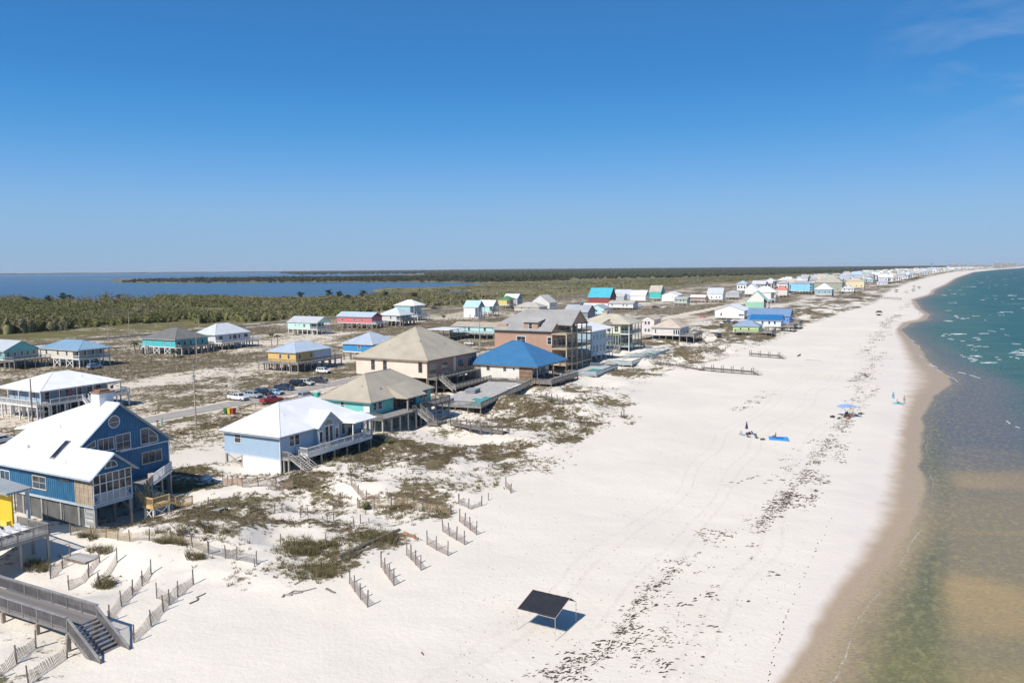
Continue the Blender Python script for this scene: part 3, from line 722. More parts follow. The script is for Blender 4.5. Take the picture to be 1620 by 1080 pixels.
def window(par, face, c, t, z, w, h, nx=1, nz=2, fm=None, gm=None, name='window', bar=0.09, mun=0.045):
    """sash window centred at t, sill at z: a frame standing proud of the wall and a pane set back in it"""
    mb = MB(); t0, t1 = t - w / 2, t + w / 2
    fbox(mb, face, c, t0, t0 + bar, -.03, .06, z, z + h); fbox(mb, face, c, t1 - bar, t1, -.03, .06, z, z + h)
    fbox(mb, face, c, t0 + bar, t1 - bar, -.03, .06, z + h - bar, z + h); fbox(mb, face, c, t0 - .03, t1 + .03, -.03, .09, z - .02, z + bar)
    for i in range(1, nx):
        q = t0 + bar + (w - 2 * bar) * i / nx; fbox(mb, face, c, q - mun / 2, q + mun / 2, -.02, .04, z + bar, z + h - bar)
    for i in range(1, nz):
        q = z + bar + (h - 2 * bar) * i / nz; fbox(mb, face, c, t0 + bar, t1 - bar, -.02, .043, q - mun / 2, q + mun / 2)
    o = mb.build(name, fm or M_WHITE, par)
    fbox(MB(), face, c, t0 + bar * .5, t1 - bar * .5, -.025, .02, z + bar * .5, z + h - bar * .5).build('pane', gm or M_GLASS, o)
    return o
def polywin(par, face, c, pts, fm=None, wdt=0.09, bars=(), name='window'):
    """window of any outline; pts are (t, z) in order"""
    mb = MB(); n = len(pts)
    for i in range(n):
        a, b = pts[i], pts[(i + 1) % n]
        mb.beam(fpt(face, c, a[0], .02, a[1]), fpt(face, c, b[0], .02, b[1]), wdt, 0.1, up=Vector(fpt(face, 0, 0, 1, 0)))
    for a, b in bars: mb.beam(fpt(face, c, a[0], .02, a[1]), fpt(face, c, b[0], .02, b[1]), .05, 0.06, up=Vector(fpt(face, 0, 0, 1, 0)))
    o = mb.build(name, fm or M_WHITE, par)
    nrm = Vector(fpt(face, 0, 0, 1, 0))
    MB().prism([fpt(face, c, p[0], -.02, p[1]) for p in pts], nrm * .035).build('pane', M_GLASS, o)
    return o
def seam_lines(mb, poly, sp=0.6, h=0.022):
    poly = [Vector(p) for p in poly]; n = (poly[1] - poly[0]).cross(poly[2] - poly[0]).normalized()
    if n.z < 0: n = -n
    e = Vector((0, 0, 1)).cross(n)
    if e.length < 1e-3: return
    e.normalize(); g = n.cross(e)
    q = [(p.dot(e), p.dot(g)) for p in poly]; o = poly[0]; s0, g0 = o.dot(e), o.dot(g)
    lo, hi = min(a for a, b in q), max(a for a, b in q); s = lo + sp / 2
    while s < hi:
        ys = []
        for i in range(len(q)):
            (a0, b0), (a1, b1) = q[i], q[(i + 1) % len(q)]
            if (a0 - s) * (a1 - s) < 0: ys.append(b0 + (b1 - b0) * (s - a0) / (a1 - a0))
        if len(ys) >= 2:
            a = o + e * (s - s0) + g * (min(ys) - g0) + n * .005; b = o + e * (s - s0) + g * (max(ys) - g0) + n * .005
            if (b - a).length > .3: mb.beam(a, b, .03, h * 2, up=n)
        s += sp
def roof_faces(kind, x0, x1, y0, y1, z, p):
    W, D = x1 - x0, y1 - y0
    if kind == 'flat': return [[(x0,y0,z),(x1,y0,z),(x1,y1,z+p),(x0,y1,z+p)]]
    if kind == 'gx':
        ym = (y0 + y1) / 2; za = z + p * D / 2
        return [[(x0,y0,z),(x1,y0,z),(x1,ym,za),(x0,ym,za)], [(x1,y1,z),(x0,y1,z),(x0,ym,za),(x1,ym,za)]]
    if kind == 'gy':
        xm = (x0 + x1) / 2; za = z + p * W / 2
        return [[(x1,y0,z),(x1,y1,z),(xm,y1,za),(xm,y0,za)], [(x0,y1,z),(x0,y0,z),(xm,y0,za),(xm,y1,za)]]
    if W >= D:
        h = D / 2; za = z + p * h; ym = (y0 + y1) / 2; a = (x0 + h, ym, za); b = (x1 - h - .01, ym, za)
        return [[(x0,y0,z),(x1,y0,z),b,a], [(x1,y0,z),(x1,y1,z),b], [(x1,y1,z),(x0,y1,z),a,b], [(x0,y1,z),(x0,y0,z),a]]
    h = W / 2; za = z + p * h; xm = (x0 + x1) / 2; a = (xm, y0 + h, za); b = (xm, y1 - h - .01, za)
    return [[(x1,y0,z),(x1,y1,z),b,a], [(x0,y0,z),(x1,y0,z),a], [(x0,y1,z),(x0,y0,z),a,b], [(x1,y1,z),(x0,y1,z),b]]
def make_roof(par, faces, rm, tm=None, th=0.16, seams=None, name='roof', caps=True):
    mb = MB()
    for f in faces: mb.prism(f, (0, 0, -th))
    o = mb.build(name, rm, par)
    if caps and tm is not None:
        # ridge and hip caps
        cap = MB(); ed = {}
        for f in faces:
            for i in range(len(f)):
                k = tuple(sorted([tuple(round(c, 2) for c in f[i]), tuple(round(c, 2) for c in f[(i + 1) % len(f)])])); ed[k] = ed.get(k, 0) + 1
        for k, c in ed.items():
            if c == 2: cap.beam(Vector(k[0]) + Vector((0, 0, .02)), Vector(k[1]) + Vector((0, 0, .02)), .22, .05)
        if cap.v: cap.build('ridge_cap', tm, o)
    if seams:
        sm = MB()
        for f in faces: seam_lines(sm, f, seams)
        sm.build('roof_seam', rm, o, kind='stuff')
    return o
def railing(par, p0, p1, h=1.05, m=None, sp=0.22, solid=False, name='railing', every=1.8, thick=0.04):
    p0 = Vector(p0); p1 = Vector(p1); L = (p1 - p0).length; mb = MB(); U = Vector((0, 0, 1))
    n = max(1, int(round(L / every)))
    for i in range(n + 1):
        q = p0.lerp(p1, i / n); mb.beam(q - U * .15, q + U * (h + .02), .1)
    mb.beam(p0 + U * h, p1 + U * h, .14, .05); mb.beam(p0 + U * (h * .92), p1 + U * (h * .92), .04, .09); mb.beam(p0 + U * .12, p1 + U * .12, .05, .08)
    k = max(2, int(L / sp))
    for i in range(1, k):
        q = p0.lerp(p1, i / k); mb.beam(q + U * .1, q + U * (h * .93), thick)
    return mb.build(name, m or M_POST, par)
def stairs(par, top, d, width, drop, m, run=None, rail=True, treads=False, rm=None, nst=None, name='staircase'):
    """flight going down from top in the level direction d"""
    top = Vector(top); d = Vector((d[0], d[1], 0)).normalized(); s = Vector((-d.y, d.x, 0)); run = run or drop * 1.15
    n = nst or max(3, int(drop / .2)); mb = MB(); end = top + d * run - Vector((0, 0, drop))
    for k in (-1, 1): mb.beam(top + s * (k * width / 2), end + s * (k * width / 2), .07, .3)
    st = []
    for i in range(n):
        q = top.lerp(end, (i + .6) / n)
        t = MB().beam(q - s * (width / 2 - .04), q + s * (width / 2 - .04), run / n * .92, .06)
        if treads: st.append(t)
        else: mb.add(t.v, t.f)
    o = mb.build(name, m, par)
    for t in st: t.build('tread', m, o)
    if rail:
        for k in (-1, 1):
            r = MB(); a = top + s * (k * (width / 2 + .06)); b = end + s * (k * (width / 2 + .06)); H = Vector((0, 0, 1.0))
            r.beam(a + H, b + H, .1, .06); r.beam(a + H * .5, b + H * .5, .05, .08)
            for f in (0.02, .5, .98): q = a.lerp(b, f); r.beam(q - Vector((0, 0, .4)), q + H, .1)
            r.build('handrail', rm or m, o)
    return o
def pilings(par, pts, top, m, w=0.3, low=-0.9, brace=()):
    me = MB().box(-w/2, w/2, -w/2, w/2, low, top).mesh('piling', m)
    for x_, y_ in pts: link('piling', me, par, (x_, y_, 0))
    for a, b in brace: MB().beam(a, b, .06, .2).build('brace', m, par)
def deck(par, x0, x1, y0, y1, z, rails=('x+', 'y-', 'y+'), m=None, rm=None, post=None, sp=0.22, posts=True, fascia=None, gap=None, low=-0.9, boards=False):
    m = m or M_GREYWOOD; rm = rm or m; post = post or M_POST
    d = MB().box(x0, x1, y0, y1, z - .14, z).build('deck', m, par)
    fb = MB()
    fb.box(x0 - .03, x1 + .03, y0 - .045, y0 - .003, z - .36, z - .02); fb.box(x0 - .03, x1 + .03, y1 + .003, y1 + .045, z - .36, z - .02)
    fb.box(x1 + .003, x1 + .045, y0, y1, z - .36, z - .02); fb.box(x0 - .045, x0 - .003, y0, y1, z - .36, z - .02)
    fb.build('deck_fascia', fascia or rm, d)
    if boards:
        n = int((x1 - x0) / .3)
        me = MB().box(.012, .288, y0, y1, z + .003, z + .022).mesh('board', m)
        for i in range(n): link('board', me, d, (x0 + .3 * i, 0, 0))
    zz_ = z + (.02 if boards else 0)
    E = {'x+': ((x1 - .06, y0 + .06), (x1 - .06, y1 - .06)), 'x-': ((x0 + .06, y0 + .06), (x0 + .06, y1 - .06)), 'y-': ((x0 + .06, y0 + .06), (x1 - .06, y0 + .06)), 'y+': ((x0 + .06, y1 - .06), (x1 - .06, y1 - .06))}
    for e_ in rails:
        (a0, b0), (a1, b1) = E[e_]
        if gap and e_ == gap[0]:
            for f0, f1 in ((0, gap[1]), (gap[2], 1)):
                if f1 - f0 > .02: railing(par, (a0 + (a1-a0)*f0, b0 + (b1-b0)*f0, zz_), (a0 + (a1-a0)*f1, b0 + (b1-b0)*f1, zz_), m=rm, sp=sp)
        else: railing(par, (a0, b0, zz_), (a1, b1, zz_), m=rm, sp=sp)
    if posts:
        pts = []; nx = max(1, int(round((x1 - x0) / 3.2))); ny = max(1, int(round((y1 - y0) / 3.2)))
        for i in range(nx + 1):
            for j in range(ny + 1):
                if i in (0, nx) or j in (0, ny): pts.append((x0 + .2 + (x1 - x0 - .4) * i / nx, y0 + .2 + (y1 - y0 - .4) * j / ny))
        pilings(par, pts, z - .15, post, .24, low)
    return d
def fit(Apx, Bpx, Cpx, ze, rz=RZ, gnd=GZ, verbose=None):
    """centre and size of a roof from the three eave corners seen in the photograph"""
    a, b, c = (P(q[0], q[1], gnd + ze) for q in (Apx, Bpx, Cpx))
    ex = Vector((cos(rz), sin(rz), 0)); ey = Vector((-sin(rz), cos(rz), 0))
    W = -(a - b).dot(ex); D = (c - b).dot(ey)
    o = b - ex * (W / 2) + ey * (D / 2)
    if verbose: print('FIT %-28s W %.1f D %.1f  skewA %.1f skewC %.1f at %.0f,%.0f dist %.0f' % (verbose, W, D, (a - b).dot(ey), (c - b).dot(ex), o.x, o.y, o.y))
    return Vector((o.x, o.y, gnd)), W, D
def house(label, Apx, Bpx, Cpx, ze=6.0, st=2.9, roof='hip', pitch=0.42, ov=0.6, wall=(.6,.6,.6), rm=None, trim=None, post=None, porch=0.0, wy=(), wx=(), decks=(), stair=(), W=None, D=None,
          name='beach_house', seams=None, detail=2, rz=RZ, wm=None, gab=None, group=None, verbose=True, floors=1, gnd=GZ, skirt=None, cap=True, low=-0.9, braces=False, porch_posts=True, eavem=None):
    o, W_, D_ = fit(Apx, Bpx, Cpx, ze, rz, gnd, verbose and label[:28])
    if W is not None:
        ex = Vector((cos(rz), sin(rz), 0)); o = o + ex * (W_ / 2 - W / 2); W_ = W
    if D is not None:
        ey = Vector((-sin(rz), cos(rz), 0)); o = o + ey * (D / 2 - D_ / 2); D_ = D
    W, D = W_, D_
    t = thing(name, label, 'house', o, rz, group)
    X0, X1, Y0, Y1 = -W / 2, W / 2, -D / 2, D / 2
    x0, x1, y0, y1 = X0 + ov, X1 - ov - porch, Y0 + ov, Y1 - ov
    wmat = wm or siding(wall); trim = trim or M_WHITE; post = post or M_POST; rm = rm or metal((.6, .62, .64))
    wl = MB().box(x0, x1, y0, y1, st, ze - .14).build('wall', wmat, t)
    if st > 0.5: MB().box(x0 - .03, x1 + .03, y0 - .03, y1 + .03, st - .32, st - .003).build('floor_beam', eavem or trim, t)
    if roof in ('gx', 'gy', 'hip'):
        e_ = MB()
        for a in ((X0, X1, Y0, Y0 + .08), (X0, X1, Y1 - .08, Y1), (X0, X0 + .08, Y0 + .08, Y1 - .08), (X1 - .08, X1, Y0 + .08, Y1 - .08)):
            if roof == 'gx' and a[1] - a[0] < 1: continue
            if roof == 'gy' and a[3] - a[2] < 1: continue
            e_.box(a[0], a[1], a[2], a[3], ze - .26, ze - .05)
        if roof == 'hip': e_.box(X0 + .08, X1 - .08, Y0 + .08, Y1 - .08, ze - .15, ze - .08)
        if detail > 1: e_.build('eave', eavem or trim, t)
    fc = roof_faces(roof, X0, X1, Y0, Y1, ze, pitch)
    make_roof(t, fc, rm, rm if (cap and detail > 1) else None, seams=seams)
    if roof == 'gx':
        za = ze + pitch * D / 2; k = pitch
        for xx in ((x0, x1) if not porch else (x0, X1 - ov)):
            MB().prism([(xx, y0, ze - .14), (xx, y1, ze - .14), (xx, y1, ze + k * (Y1 - y1) - .17), (xx, 0, za - .17), (xx, y0, ze + k * (y0 - Y0) - .17)], (-.12 if xx > 0 else .12, 0, 0)).build('gable', gab or wmat, t)
    if roof == 'gy':
        za = ze + pitch * W / 2
        for yy in (y0, y1):
            MB().prism([(x0, yy, ze - .14), (x1, yy, ze - .14), (x1, yy, ze + pitch * (X1 - x1) - .17), ((X0 + X1) / 2, yy, za - .17), (x0, yy, ze + pitch * (x0 - X0) - .17)], (0, .12 if yy < 0 else -.12, 0)).build('gable', gab or wmat, t)
    for f_, w_, h_, s_, nx, nz in wy: window(t, 'y-', y0, x0 + (x1 - x0) * f_, st + s_, w_, h_, nx, nz, trim)
    for f_, w_, h_, s_, nx, nz in wx: window(t, 'x+', x1, y0 + (y1 - y0) * f_, st + s_, w_, h_, nx, nz, trim)
    if st > 0.5:
        nx = max(2, int(round((X1 - ov - x0) / 3.4))); ny = max(2, int(round((y1 - y0) / 3.4))); pts = []
        for i in range(nx + 1):
            for j in range(ny + 1):
                if detail > 1 or i == nx or j == 0: pts.append((x0 + .2 + (X1 - ov - x0 - .4) * i / nx, y0 + .2 + (y1 - y0 - .4) * j / ny))
        br = []
        if braces:
            for i in range(nx):
                if i % 2 == 0:
                    xa, xb = x0 + .2 + (X1 - ov - x0 - .4) * i / nx, x0 + .2 + (X1 - ov - x0 - .4) * (i + 1) / nx
                    br += [((xa, y0 + .2, .2), (xb, y0 + .2, st - .4)), ((xb, y0 + .2, .2), (xa, y0 + .2, st - .4))]
        pilings(t, pts, st - .33, post, low=low, brace=br)
    if porch:
        deck(t, x1 + .01, X1 - ov, y0, y1, st, rails=('x+', 'y-', 'y+') if detail > 1 else ('x+',), rm=trim, posts=False, sp=.3, fascia=trim)
        if porch_posts:
            n = max(2, int(round((y1 - y0) / 3)))
            me = MB().box(-.08, .08, -.08, .08, st, ze - .2).mesh('porch_post', trim)
            for i in range(n + 1): link('porch_post', me, t, (X1 - ov - .15, y0 + .12 + (y1 - y0 - .24) * i / n, 0))
    for dk in decks:
        side, dep, f0, f1 = dk[:4]; kw = dk[4] if len(dk) > 4 else {}
        if side == 'x+': xx = X1 - ov if porch else x1; deck(t, xx + .01, xx + dep, y0 + (y1 - y0) * f0, y0 + (y1 - y0) * f1, st + kw.get('dz', -.02), kw.get('rails', ('x+', 'y-', 'y+')), kw.get('m', M_GREYWOOD), kw.get('rm', trim), kw.get('post', post), low=low, sp=kw.get('sp', .25))
        if side == 'y-': deck(t, x0 + (x1 - x0) * f0, x0 + (x1 - x0) * f1 + kw.get('ext', 0), y0 - dep, y0 - .01, st + kw.get('dz', -.02), kw.get('rails', ('y-', 'x-')), kw.get('m', M_GREYWOOD), kw.get('rm', trim), kw.get('post', post), low=low, sp=kw.get('sp', .25))
    for sx_, sy_, dx_, dy_, wd, kw in stair:
        stairs(t, (sx_ * W / 2, sy_ * D / 2, st), (dx_, dy_), wd, st + .1, kw.get('m', M_POST), run=kw.get('run'), rm=kw.get('rm'))
    DIMS[t.name] = [X0, X1, Y0, Y1, x0, x1, y0, y1, st, ze]
    return t
def dims(t): return DIMS[t.name]
# ------------------------------------------------------------------ the dark blue house
def LP(o, x, y, z=0.0, rz=RZ):
    return Vector((o.x + x * cos(rz) - y * sin(rz), o.y + x * sin(rz) + y * cos(rz), o.z + z))
M_BLUE = mat('paint', (0.028, 0.145, 0.285), 0.55, scale=0.8, var=0.22)
M_ROOFW = metal((0.86, 0.855, 0.84))
M_SHADE = mat('paint', (0.03, 0.03, 0.03), 0.9)
o1 = P(151, 844); h1 = thing('beach_house', 'dark blue board and batten beach house with white metal roof and round gable window', 'house', o1, RZ)
sl = .80; ey_, ez_ = -.7, 6.95
zp = lambda y: ez_ + sl * (y - ey_)
XM = -7.0; yr2, yr1 = 2.65, 8.7; z2, z1 = zp(2.65), zp(8.7); yR = 17.1; zR = z1 - sl * (yR - yr1)
wm = MB(); wm.box(-22, 0, 0, 5.3, 3.45, 6.9)
wm.build('wall', M_BLUE, h1)
mw = MB(); mw.prism([(XM, 0.1, 3.4), (XM, 16.6, 3.4), (XM, 16.6, zp(0) - .1), (XM, 16.6, z1 - sl * (16.6 - yr1) - .2), (XM, yr1, z1 - .2), (XM, .1, zp(.1) - .2)], (-3.5, 0, 0)); mw.build('wall', M_BLUE, h1)
MB().prism([(-.02, 0, 6.85), (-.02, 5.3, 6.85), (-.02, 5.3, z2 - sl * (5.3 - yr2) - .2), (-.02, yr2, z2 - .2), (-.02, 0, zp(0) - .2)], (-7, 0, 0)).build('gable', M_BLUE, h1)
bt = MB()                                                     # battens
for k in range(38):
    y = .3 + k * .43; zt = zp(y) - .25 if y < yr1 else z1 - sl * (y - yr1) - .25
    bt.box(XM + .004, XM + .035, y - .03, y + .03, 3.4, zt)
for k in range(51): x = -21.8 + k * .43; bt.box(x - .03, x + .03, -.035, -.004, 3.45, 6.85)
for k in range(12): y = .2 + k * .43; bt.box(.0, .03, y - .03, y + .03, 7.25, (zp(y) if y < yr2 else z2 - sl * (y - yr2)) - .25)
bt.build('batten', M_BLUE, h1, kind='stuff')
XO = .6
S = [(XO, ey_, ez_), (XO, yr2, z2), (XM + .7, yr2, z2), (XM + .7, yr1, z1), (-10.8, yr1, z1), (-17.1, 4.3, zp(4.3)), (-19.5, 4.0, zp(4.0)), (-22.6, ey_, ez_)]
rf = MB(); rf.prism(S, (0, 0, -.16))
rf.prism([(XO, yr2, z2), (XO, 6.0, z2 - sl * 3.35), (XM - .3, 6.0, z2 - sl * 3.35), (XM - .3, yr2, z2)], (0, 0, -.16))
rf.prism([(XM + .7, yr1, z1), (XM + .7, yR, zR), (-22, yR, zR), (-10.8, yr1, z1)], (0, 0, -.16))
rf.prism([(-10.8, yr1, z1), (-22, yR, zR), (-22.6, 4.0, zp(4.0) - .3), (-17.1, 4.3, zp(4.3))], (0, 0, -.16))
rfo = rf.build('roof', M_ROOFW, h1)
sm = MB(); seam_lines(sm, [(XO, ey_, ez_), (XO, yr2, z2), (-19.5, yr2, z2), (-22.6, ey_, ez_)], .62, .02); seam_lines(sm, [(XM + .7, yr2, z2), (XM + .7, yr1, z1), (-10.8, yr1, z1), (-18.5, yr2, z2)], .62, .02)
sm.build('roof_seam', M_ROOFW, rfo, kind='stuff')
M_TRIMB = paint((.45, .52, .58))
tr = MB()
for a, b in (((XO, ey_, ez_), (XO, yr2, z2)), ((XO, yr2, z2), (XO, 6.0, z2 - sl * 3.35)), ((XM + .7, yr2 + .2, z2 + .16), (XM + .7, yr1, z1)), ((XM + .7, yr1, z1), (XM + .7, yR, zR))):
    tr.beam(Vector(a) + Vector((.03, 0, -.12)), Vector(b) + Vector((.03, 0, -.12)), .05, .28, up=(1, 0, 0))
tr.box(-22.6, XO, ey_ - .05, ey_ - .005, ez_ - .25, ez_ - .02)
tr.build('roof_edge', M_TRIMB, h1)
MB().box(XM + .004, XM + .06, 8.9, 16.62, 7.58, 7.72).box(XM + .004, XM + .06, 16.5, 16.65, 3.4, 7.58).build('trim_band', M_WHITE, h1)
circ = [(8.2 + .82 * cos(2 * pi * k / 20), 11.9 + .82 * sin(2 * pi * k / 20)) for k in range(20)]
polywin(h1, 'x+', XM, circ, wdt=.12, bars=(((7.4, 11.85), (9.0, 11.85)),), name='round_window')
polywin(h1, 'x+', XM, [(3.7, 9.05), (5.35, 9.05), (5.35, 9.95), (3.9, 9.25)])
window(h1, 'x+', XM, 6.85, 8.2, 2.4, 1.75, 3, 1); window(h1, 'x+', XM, 9.4, 7.8, 2.3, 2.25, 2, 2)
polywin(h1, 'x+', XM, [(12.1, 7.95), (14.8, 7.95), (14.8, 8.9), (13.4, 10.15), (12.1, 10.15)], bars=(((13.4, 7.95), (13.4, 10.1)), ((13.4, 9.0), (14.8, 8.7))))
window(h1, 'x+', XM, 13.75, 5.1, 3.3, 1.7, 3, 1, paint((.62, .55, .40)))
half = [(2.55 + .85 * cos(pi * k / 12), 7.75 + .85 * sin(pi * k / 12)) for k in range(13)]
polywin(h1, 'x+', 0.0, half, bars=(((2.55, 7.75), (2.55, 8.6)),), name='arched_window')
# screened porch front
pf = MB()
for k in range(7): y = .05 + k * 5.2 / 6; pf.box(-.02, .07, y - .06, y + .06, 3.5, 7.2)
for z in (3.5, 4.75, 5.95, 7.1): pf.box(-.02, .08, 0, 5.3, z, z + .11)
po = pf.build('screen_frame', M_WHITE, h1)
for k in range(6):
    for j, z in enumerate((4.87, 6.07)):
        y = .05 + (k + .5) * 5.2 / 6; MB().box(0.0, .02, y - .4, y + .4, z, z + (1.07 if j == 0 else 1.02)).build('pane', M_GLASS, po)
lat = MB()
for k in range(60):
    y = .1 + k * .086
    if y < 4.3: lat.beam((.03, y, 3.62), (.03, y + .9, 4.75), .03, .02, up=(1, 0, 0)); lat.beam((.05, y + .9, 3.62), (.05, y, 4.75), .03, .02, up=(1, 0, 0))
lat.build('lattice', paint((.62, .64, .66)), h1, kind='stuff')
sp_ = MB().box(-3.4, -.05, -.06, -.005, 3.4, 6.55).build('screen_panel', wood((.42, .33, .24)), h1)
fr = MB()
for x in (-3.4, -2.6, -1.75, -.9, -.1): fr.box(x - .05, x + .05, -.11, -.065, 3.4, 6.55)
for z in (3.4, 4.6, 5.6, 6.45): fr.box(-3.45, 0, -.10, -.066, z, z + .1)
fr.build('batten_frame', wood((.52, .44, .34)), sp_)
window(h1, 'y-', 0, -10.8, 4.25, 2.9, 1.75, 2, 2, paint((.70, .62, .50))); window(h1, 'y-', 0, -5.7, 5.65, 2.5, .6, 2, 1, M_BLUE); window(h1, 'y-', 0, -18.3, 4.4, 2.2, 1.5, 2, 1)
# skylight in the slope
sk = MB(); a, b = Vector((-9.2, 0.8, zp(.8) + .03)), Vector((-9.2, 3.2, zp(3.2) + .03)); sk.beam(a, b, 1.1, .16)
so = sk.build('skylight', paint((.25, .26, .27)), rfo); MB().beam(a.lerp(b, .06) + Vector((0, 0, .07)), a.lerp(b, .94) + Vector((0, 0, .07)), .9, .06).build('pane', M_GLASS, so)
ch = MB().box(-11.0, -9.2, 7.8, 9.9, 12.8, 15.6).build('chimney', paint((.66, .69, .70)), h1); MB().box(-11.15, -9.05, 7.65, 10.05, 15.6, 15.75).box(-10.7, -9.5, 8.1, 9.6, 15.75, 16.0).build('chimney_cap', mat('stucco', (.30, .17, .10), .9), ch)
MB().box(-22, .05, -.05, 5.35, 3.12, 3.44).build('floor_beam', M_TRIMB, h1)
pilings(h1, [(-.15, .2), (-.15, 5.1), (-3.3, 5.0), (-6.8, 5.3), (-7.2, 11), (-7.2, 16.4), (-3.4, .35), (-7, .35), (-11, .35), (-15, .35), (-19, .35), (-12, 16.4), (-12, 8), (-17, 16.4)], 3.12, M_POST, .3, brace=[((-.15, 5.1, 1.6), (-2.2, 5.0, 3.1)), ((-3.3, 5.0, 1.6), (-1.5, 5.05, 3.1))])
MB().box(-21, XM - 3.6, 5.4, 16.6, 3.4, 6.9).build('wall', M_BLUE, h1)
MB().box(XM, XM + .15, 5.4, 16.6, 3.1, 3.4).build('floor_beam', M_TRIMB, h1)
# lattice skirt under the house
lk = MB()
for k in range(120):
    x = -17 + k * .13
    if x < -2.2: lk.beam((x, .3, .1), (x + 1.0, .3, 3.05), .035, .02, up=(0, 1, 0)); lk.beam((x + 1.0, .33, .1), (x, .33, 3.05), .035, .02, up=(0, 1, 0))
for x in (-17, -13.5, -10, -6.5, -3.2): lk.box(x - .05, x + .05, .2, .36, -.4, 3.1)
lk.build('lattice_skirt', mat('wood', (.30, .30, .29), .9), h1, kind='stuff')
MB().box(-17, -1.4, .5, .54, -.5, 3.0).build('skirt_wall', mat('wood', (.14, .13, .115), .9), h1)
lw = MB()
for k in range(16): x = -2.1 + k * .11; lw.beam((x, .22, 0), (x + .25, .22, 2.9), .035, .02, up=(0, 1, 0)); lw.beam((x + .25, .25, 0), (x, .25, 2.9), .035, .02, up=(0, 1, 0))
lw.box(-2.15, -2.05, .18, .3, -.2, 2.95).box(-.3, -.2, .18, .3, -.2, 2.95).box(-2.15, -.2, .18, .3, 1.4, 1.5)
lw.build('lattice_door', M_WHITE, h1)
# porch deck and white ramped rail, then the new yellow timber stair
DK = [(XM + .02, 5.45, 3.42), (-1.0, 5.45, 3.42), (-1.0, 8.2, 3.42), (-2.9, 10.6, 3.42), (XM + .02, 16.9, 3.42)]
dk1 = MB().prism(DK, (0, 0, -.15)).build('deck', M_GREYWOOD, h1)
for a_, b_2 in ((DK[3], DK[4]),): 
    MB().beam(Vector(a_) + Vector((.05, .03, -.2)), Vector(b_2) + Vector((.05, .03, -.2)), .06, .34).build('deck_fascia', M_WHITE, dk1); railing(h1, a_, b_2, 1.15, M_WHITE, sp=.14)
railing(h1, DK[2], DK[3], 1.1, M_GREYWOOD, sp=.16)
pilings(h1, [(-3.1, 10.5), (-5.0, 13.6), (-6.7, 16.4), (-1.2, 8.0)], 3.2, M_POST, .26)
MB().box(-5.2, -4.2, 11.6, 12.3, 3.43, 4.2).build('deck_box', wood((.5, .4, .36)), h1)
o_ = LP(o1, 1.0, 6.3)
ys = thing('timber_stair', 'new yellow timber stair and landing beside the dark blue house', 'stairs', o_, RZ)
M_Y = M_NEWWOOD
deck(ys, -.4, 1.6, 0, 2.6, 2.0, rails=('x+', 'y-', 'x-'), m=M_Y, rm=M_Y, post=paint((.7, .69, .64)), gap=('x-', .1, .75), sp=.16)
stairs(ys, (-2.2, 1.0, 3.3), (1, 0), 1.2, 1.3, M_Y, run=1.8, rm=M_Y)
stairs(ys, (.6, 2.6, 2.0), (0, 1), 1.4, 1.2, M_Y, run=2.0, rm=M_Y)
deck(ys, -.3, 1.4, 4.6, 6.3, .8, rails=('x-', 'x+'), m=M_Y, rm=M_Y, post=M_Y, sp=.16)
for a, b in (((1.5, .1, .2), (1.5, 2.5, 1.8)), ((1.5, 2.5, .2), (1.5, .1, 1.8)), ((-.3, .05, .2), (1.5, .05, 1.8)), ((1.5, .05, .2), (-.3, .05, 1.8))): MB().beam(a, b, .05, .12).build('brace', paint((.7, .69, .64)), ys)

# ------------------------------------------------------------------ yellow house at the edge, with its deck and loungers
o2 = P(75.6, 890); h2 = thing('beach_house', 'yellow beach house under a grey metal roof with a wide timber deck', 'house', o2, RZ)
M_YEL = siding((.80, .53, .03))
MB().box(-16, -6, -.1, .1, 3.3, 7.4).build('wall', M_YEL, h2)
make_roof(h2, [[(-4.7, -1.3, 7.55), (-4.7, 1.6, 7.55), (-16, 1.6, 8.3), (-16, -1.3, 8.3)]], metal((.36, .38, .38)), None, .18, seams=.5)
MB().box(-16, -4.75, -1.2, 1.5, 7.25, 7.42).build('eave', wood((.42, .40, .36)), h2)
for y in (1.2,): MB().box(-5.25, -4.95, y - .15, y + .15, 3.3, 7.2).build('porch_post', paint((.42, .46, .48)), h2)
window(h2, 'y-', -99, 0, 0, 1, 1) if False else None
MB().box(-7.6, -6.3, -.6, -.11, 3.31, 3.9).build('bench', paint((.75, .6, .1)), h2)
deck(h2, -5.95, 0, -15, .45, 3.3, rails=('x+', 'y+'), m=M_POST, rm=wood((.38, .35, .31)), post=M_POST, sp=.13)
bl = MB()
for k in range(9): bl.lathe([(.02, 0), (.06, .03), (.06, .1), (.02, .14)], 6, (-4.72, 1.5 - k * .34, 7.2))
bl.build('string_lights', paint((.85, .83, .75)), h2, kind='stuff')
def lounger():
    t = thing('sun_lounger', 'white sun lounger', 'sun lounger')
    MB().box(-.33, .33, -.2, 1.2, .28, .34).build('seat', M_WHITE, t)
    MB().beam((0, -.2, .31), (0, -.85, .75), .64, .06).build('backrest', M_WHITE, t)
    me = MB().box(-.03, .03, -.03, .03, 0, .28).mesh('leg', M_WHITE)
    for x in (-.3, .3):
        for y in (-.1, 1.1): link('leg', me, t, (x, y, 0))
    for x in (-.34, .34): MB().box(x - .03, x + .03, -.2, .5, .48, .52).build('armrest', M_WHITE, t)
    return t
L0 = lounger(); lab = ['white sun lounger closest to the deck corner post of the yellow house', 'second white sun lounger from the deck corner on the yellow house deck', 'third white sun lounger from the deck corner on the yellow house deck', 'white sun lounger furthest from the deck corner on the yellow house deck']
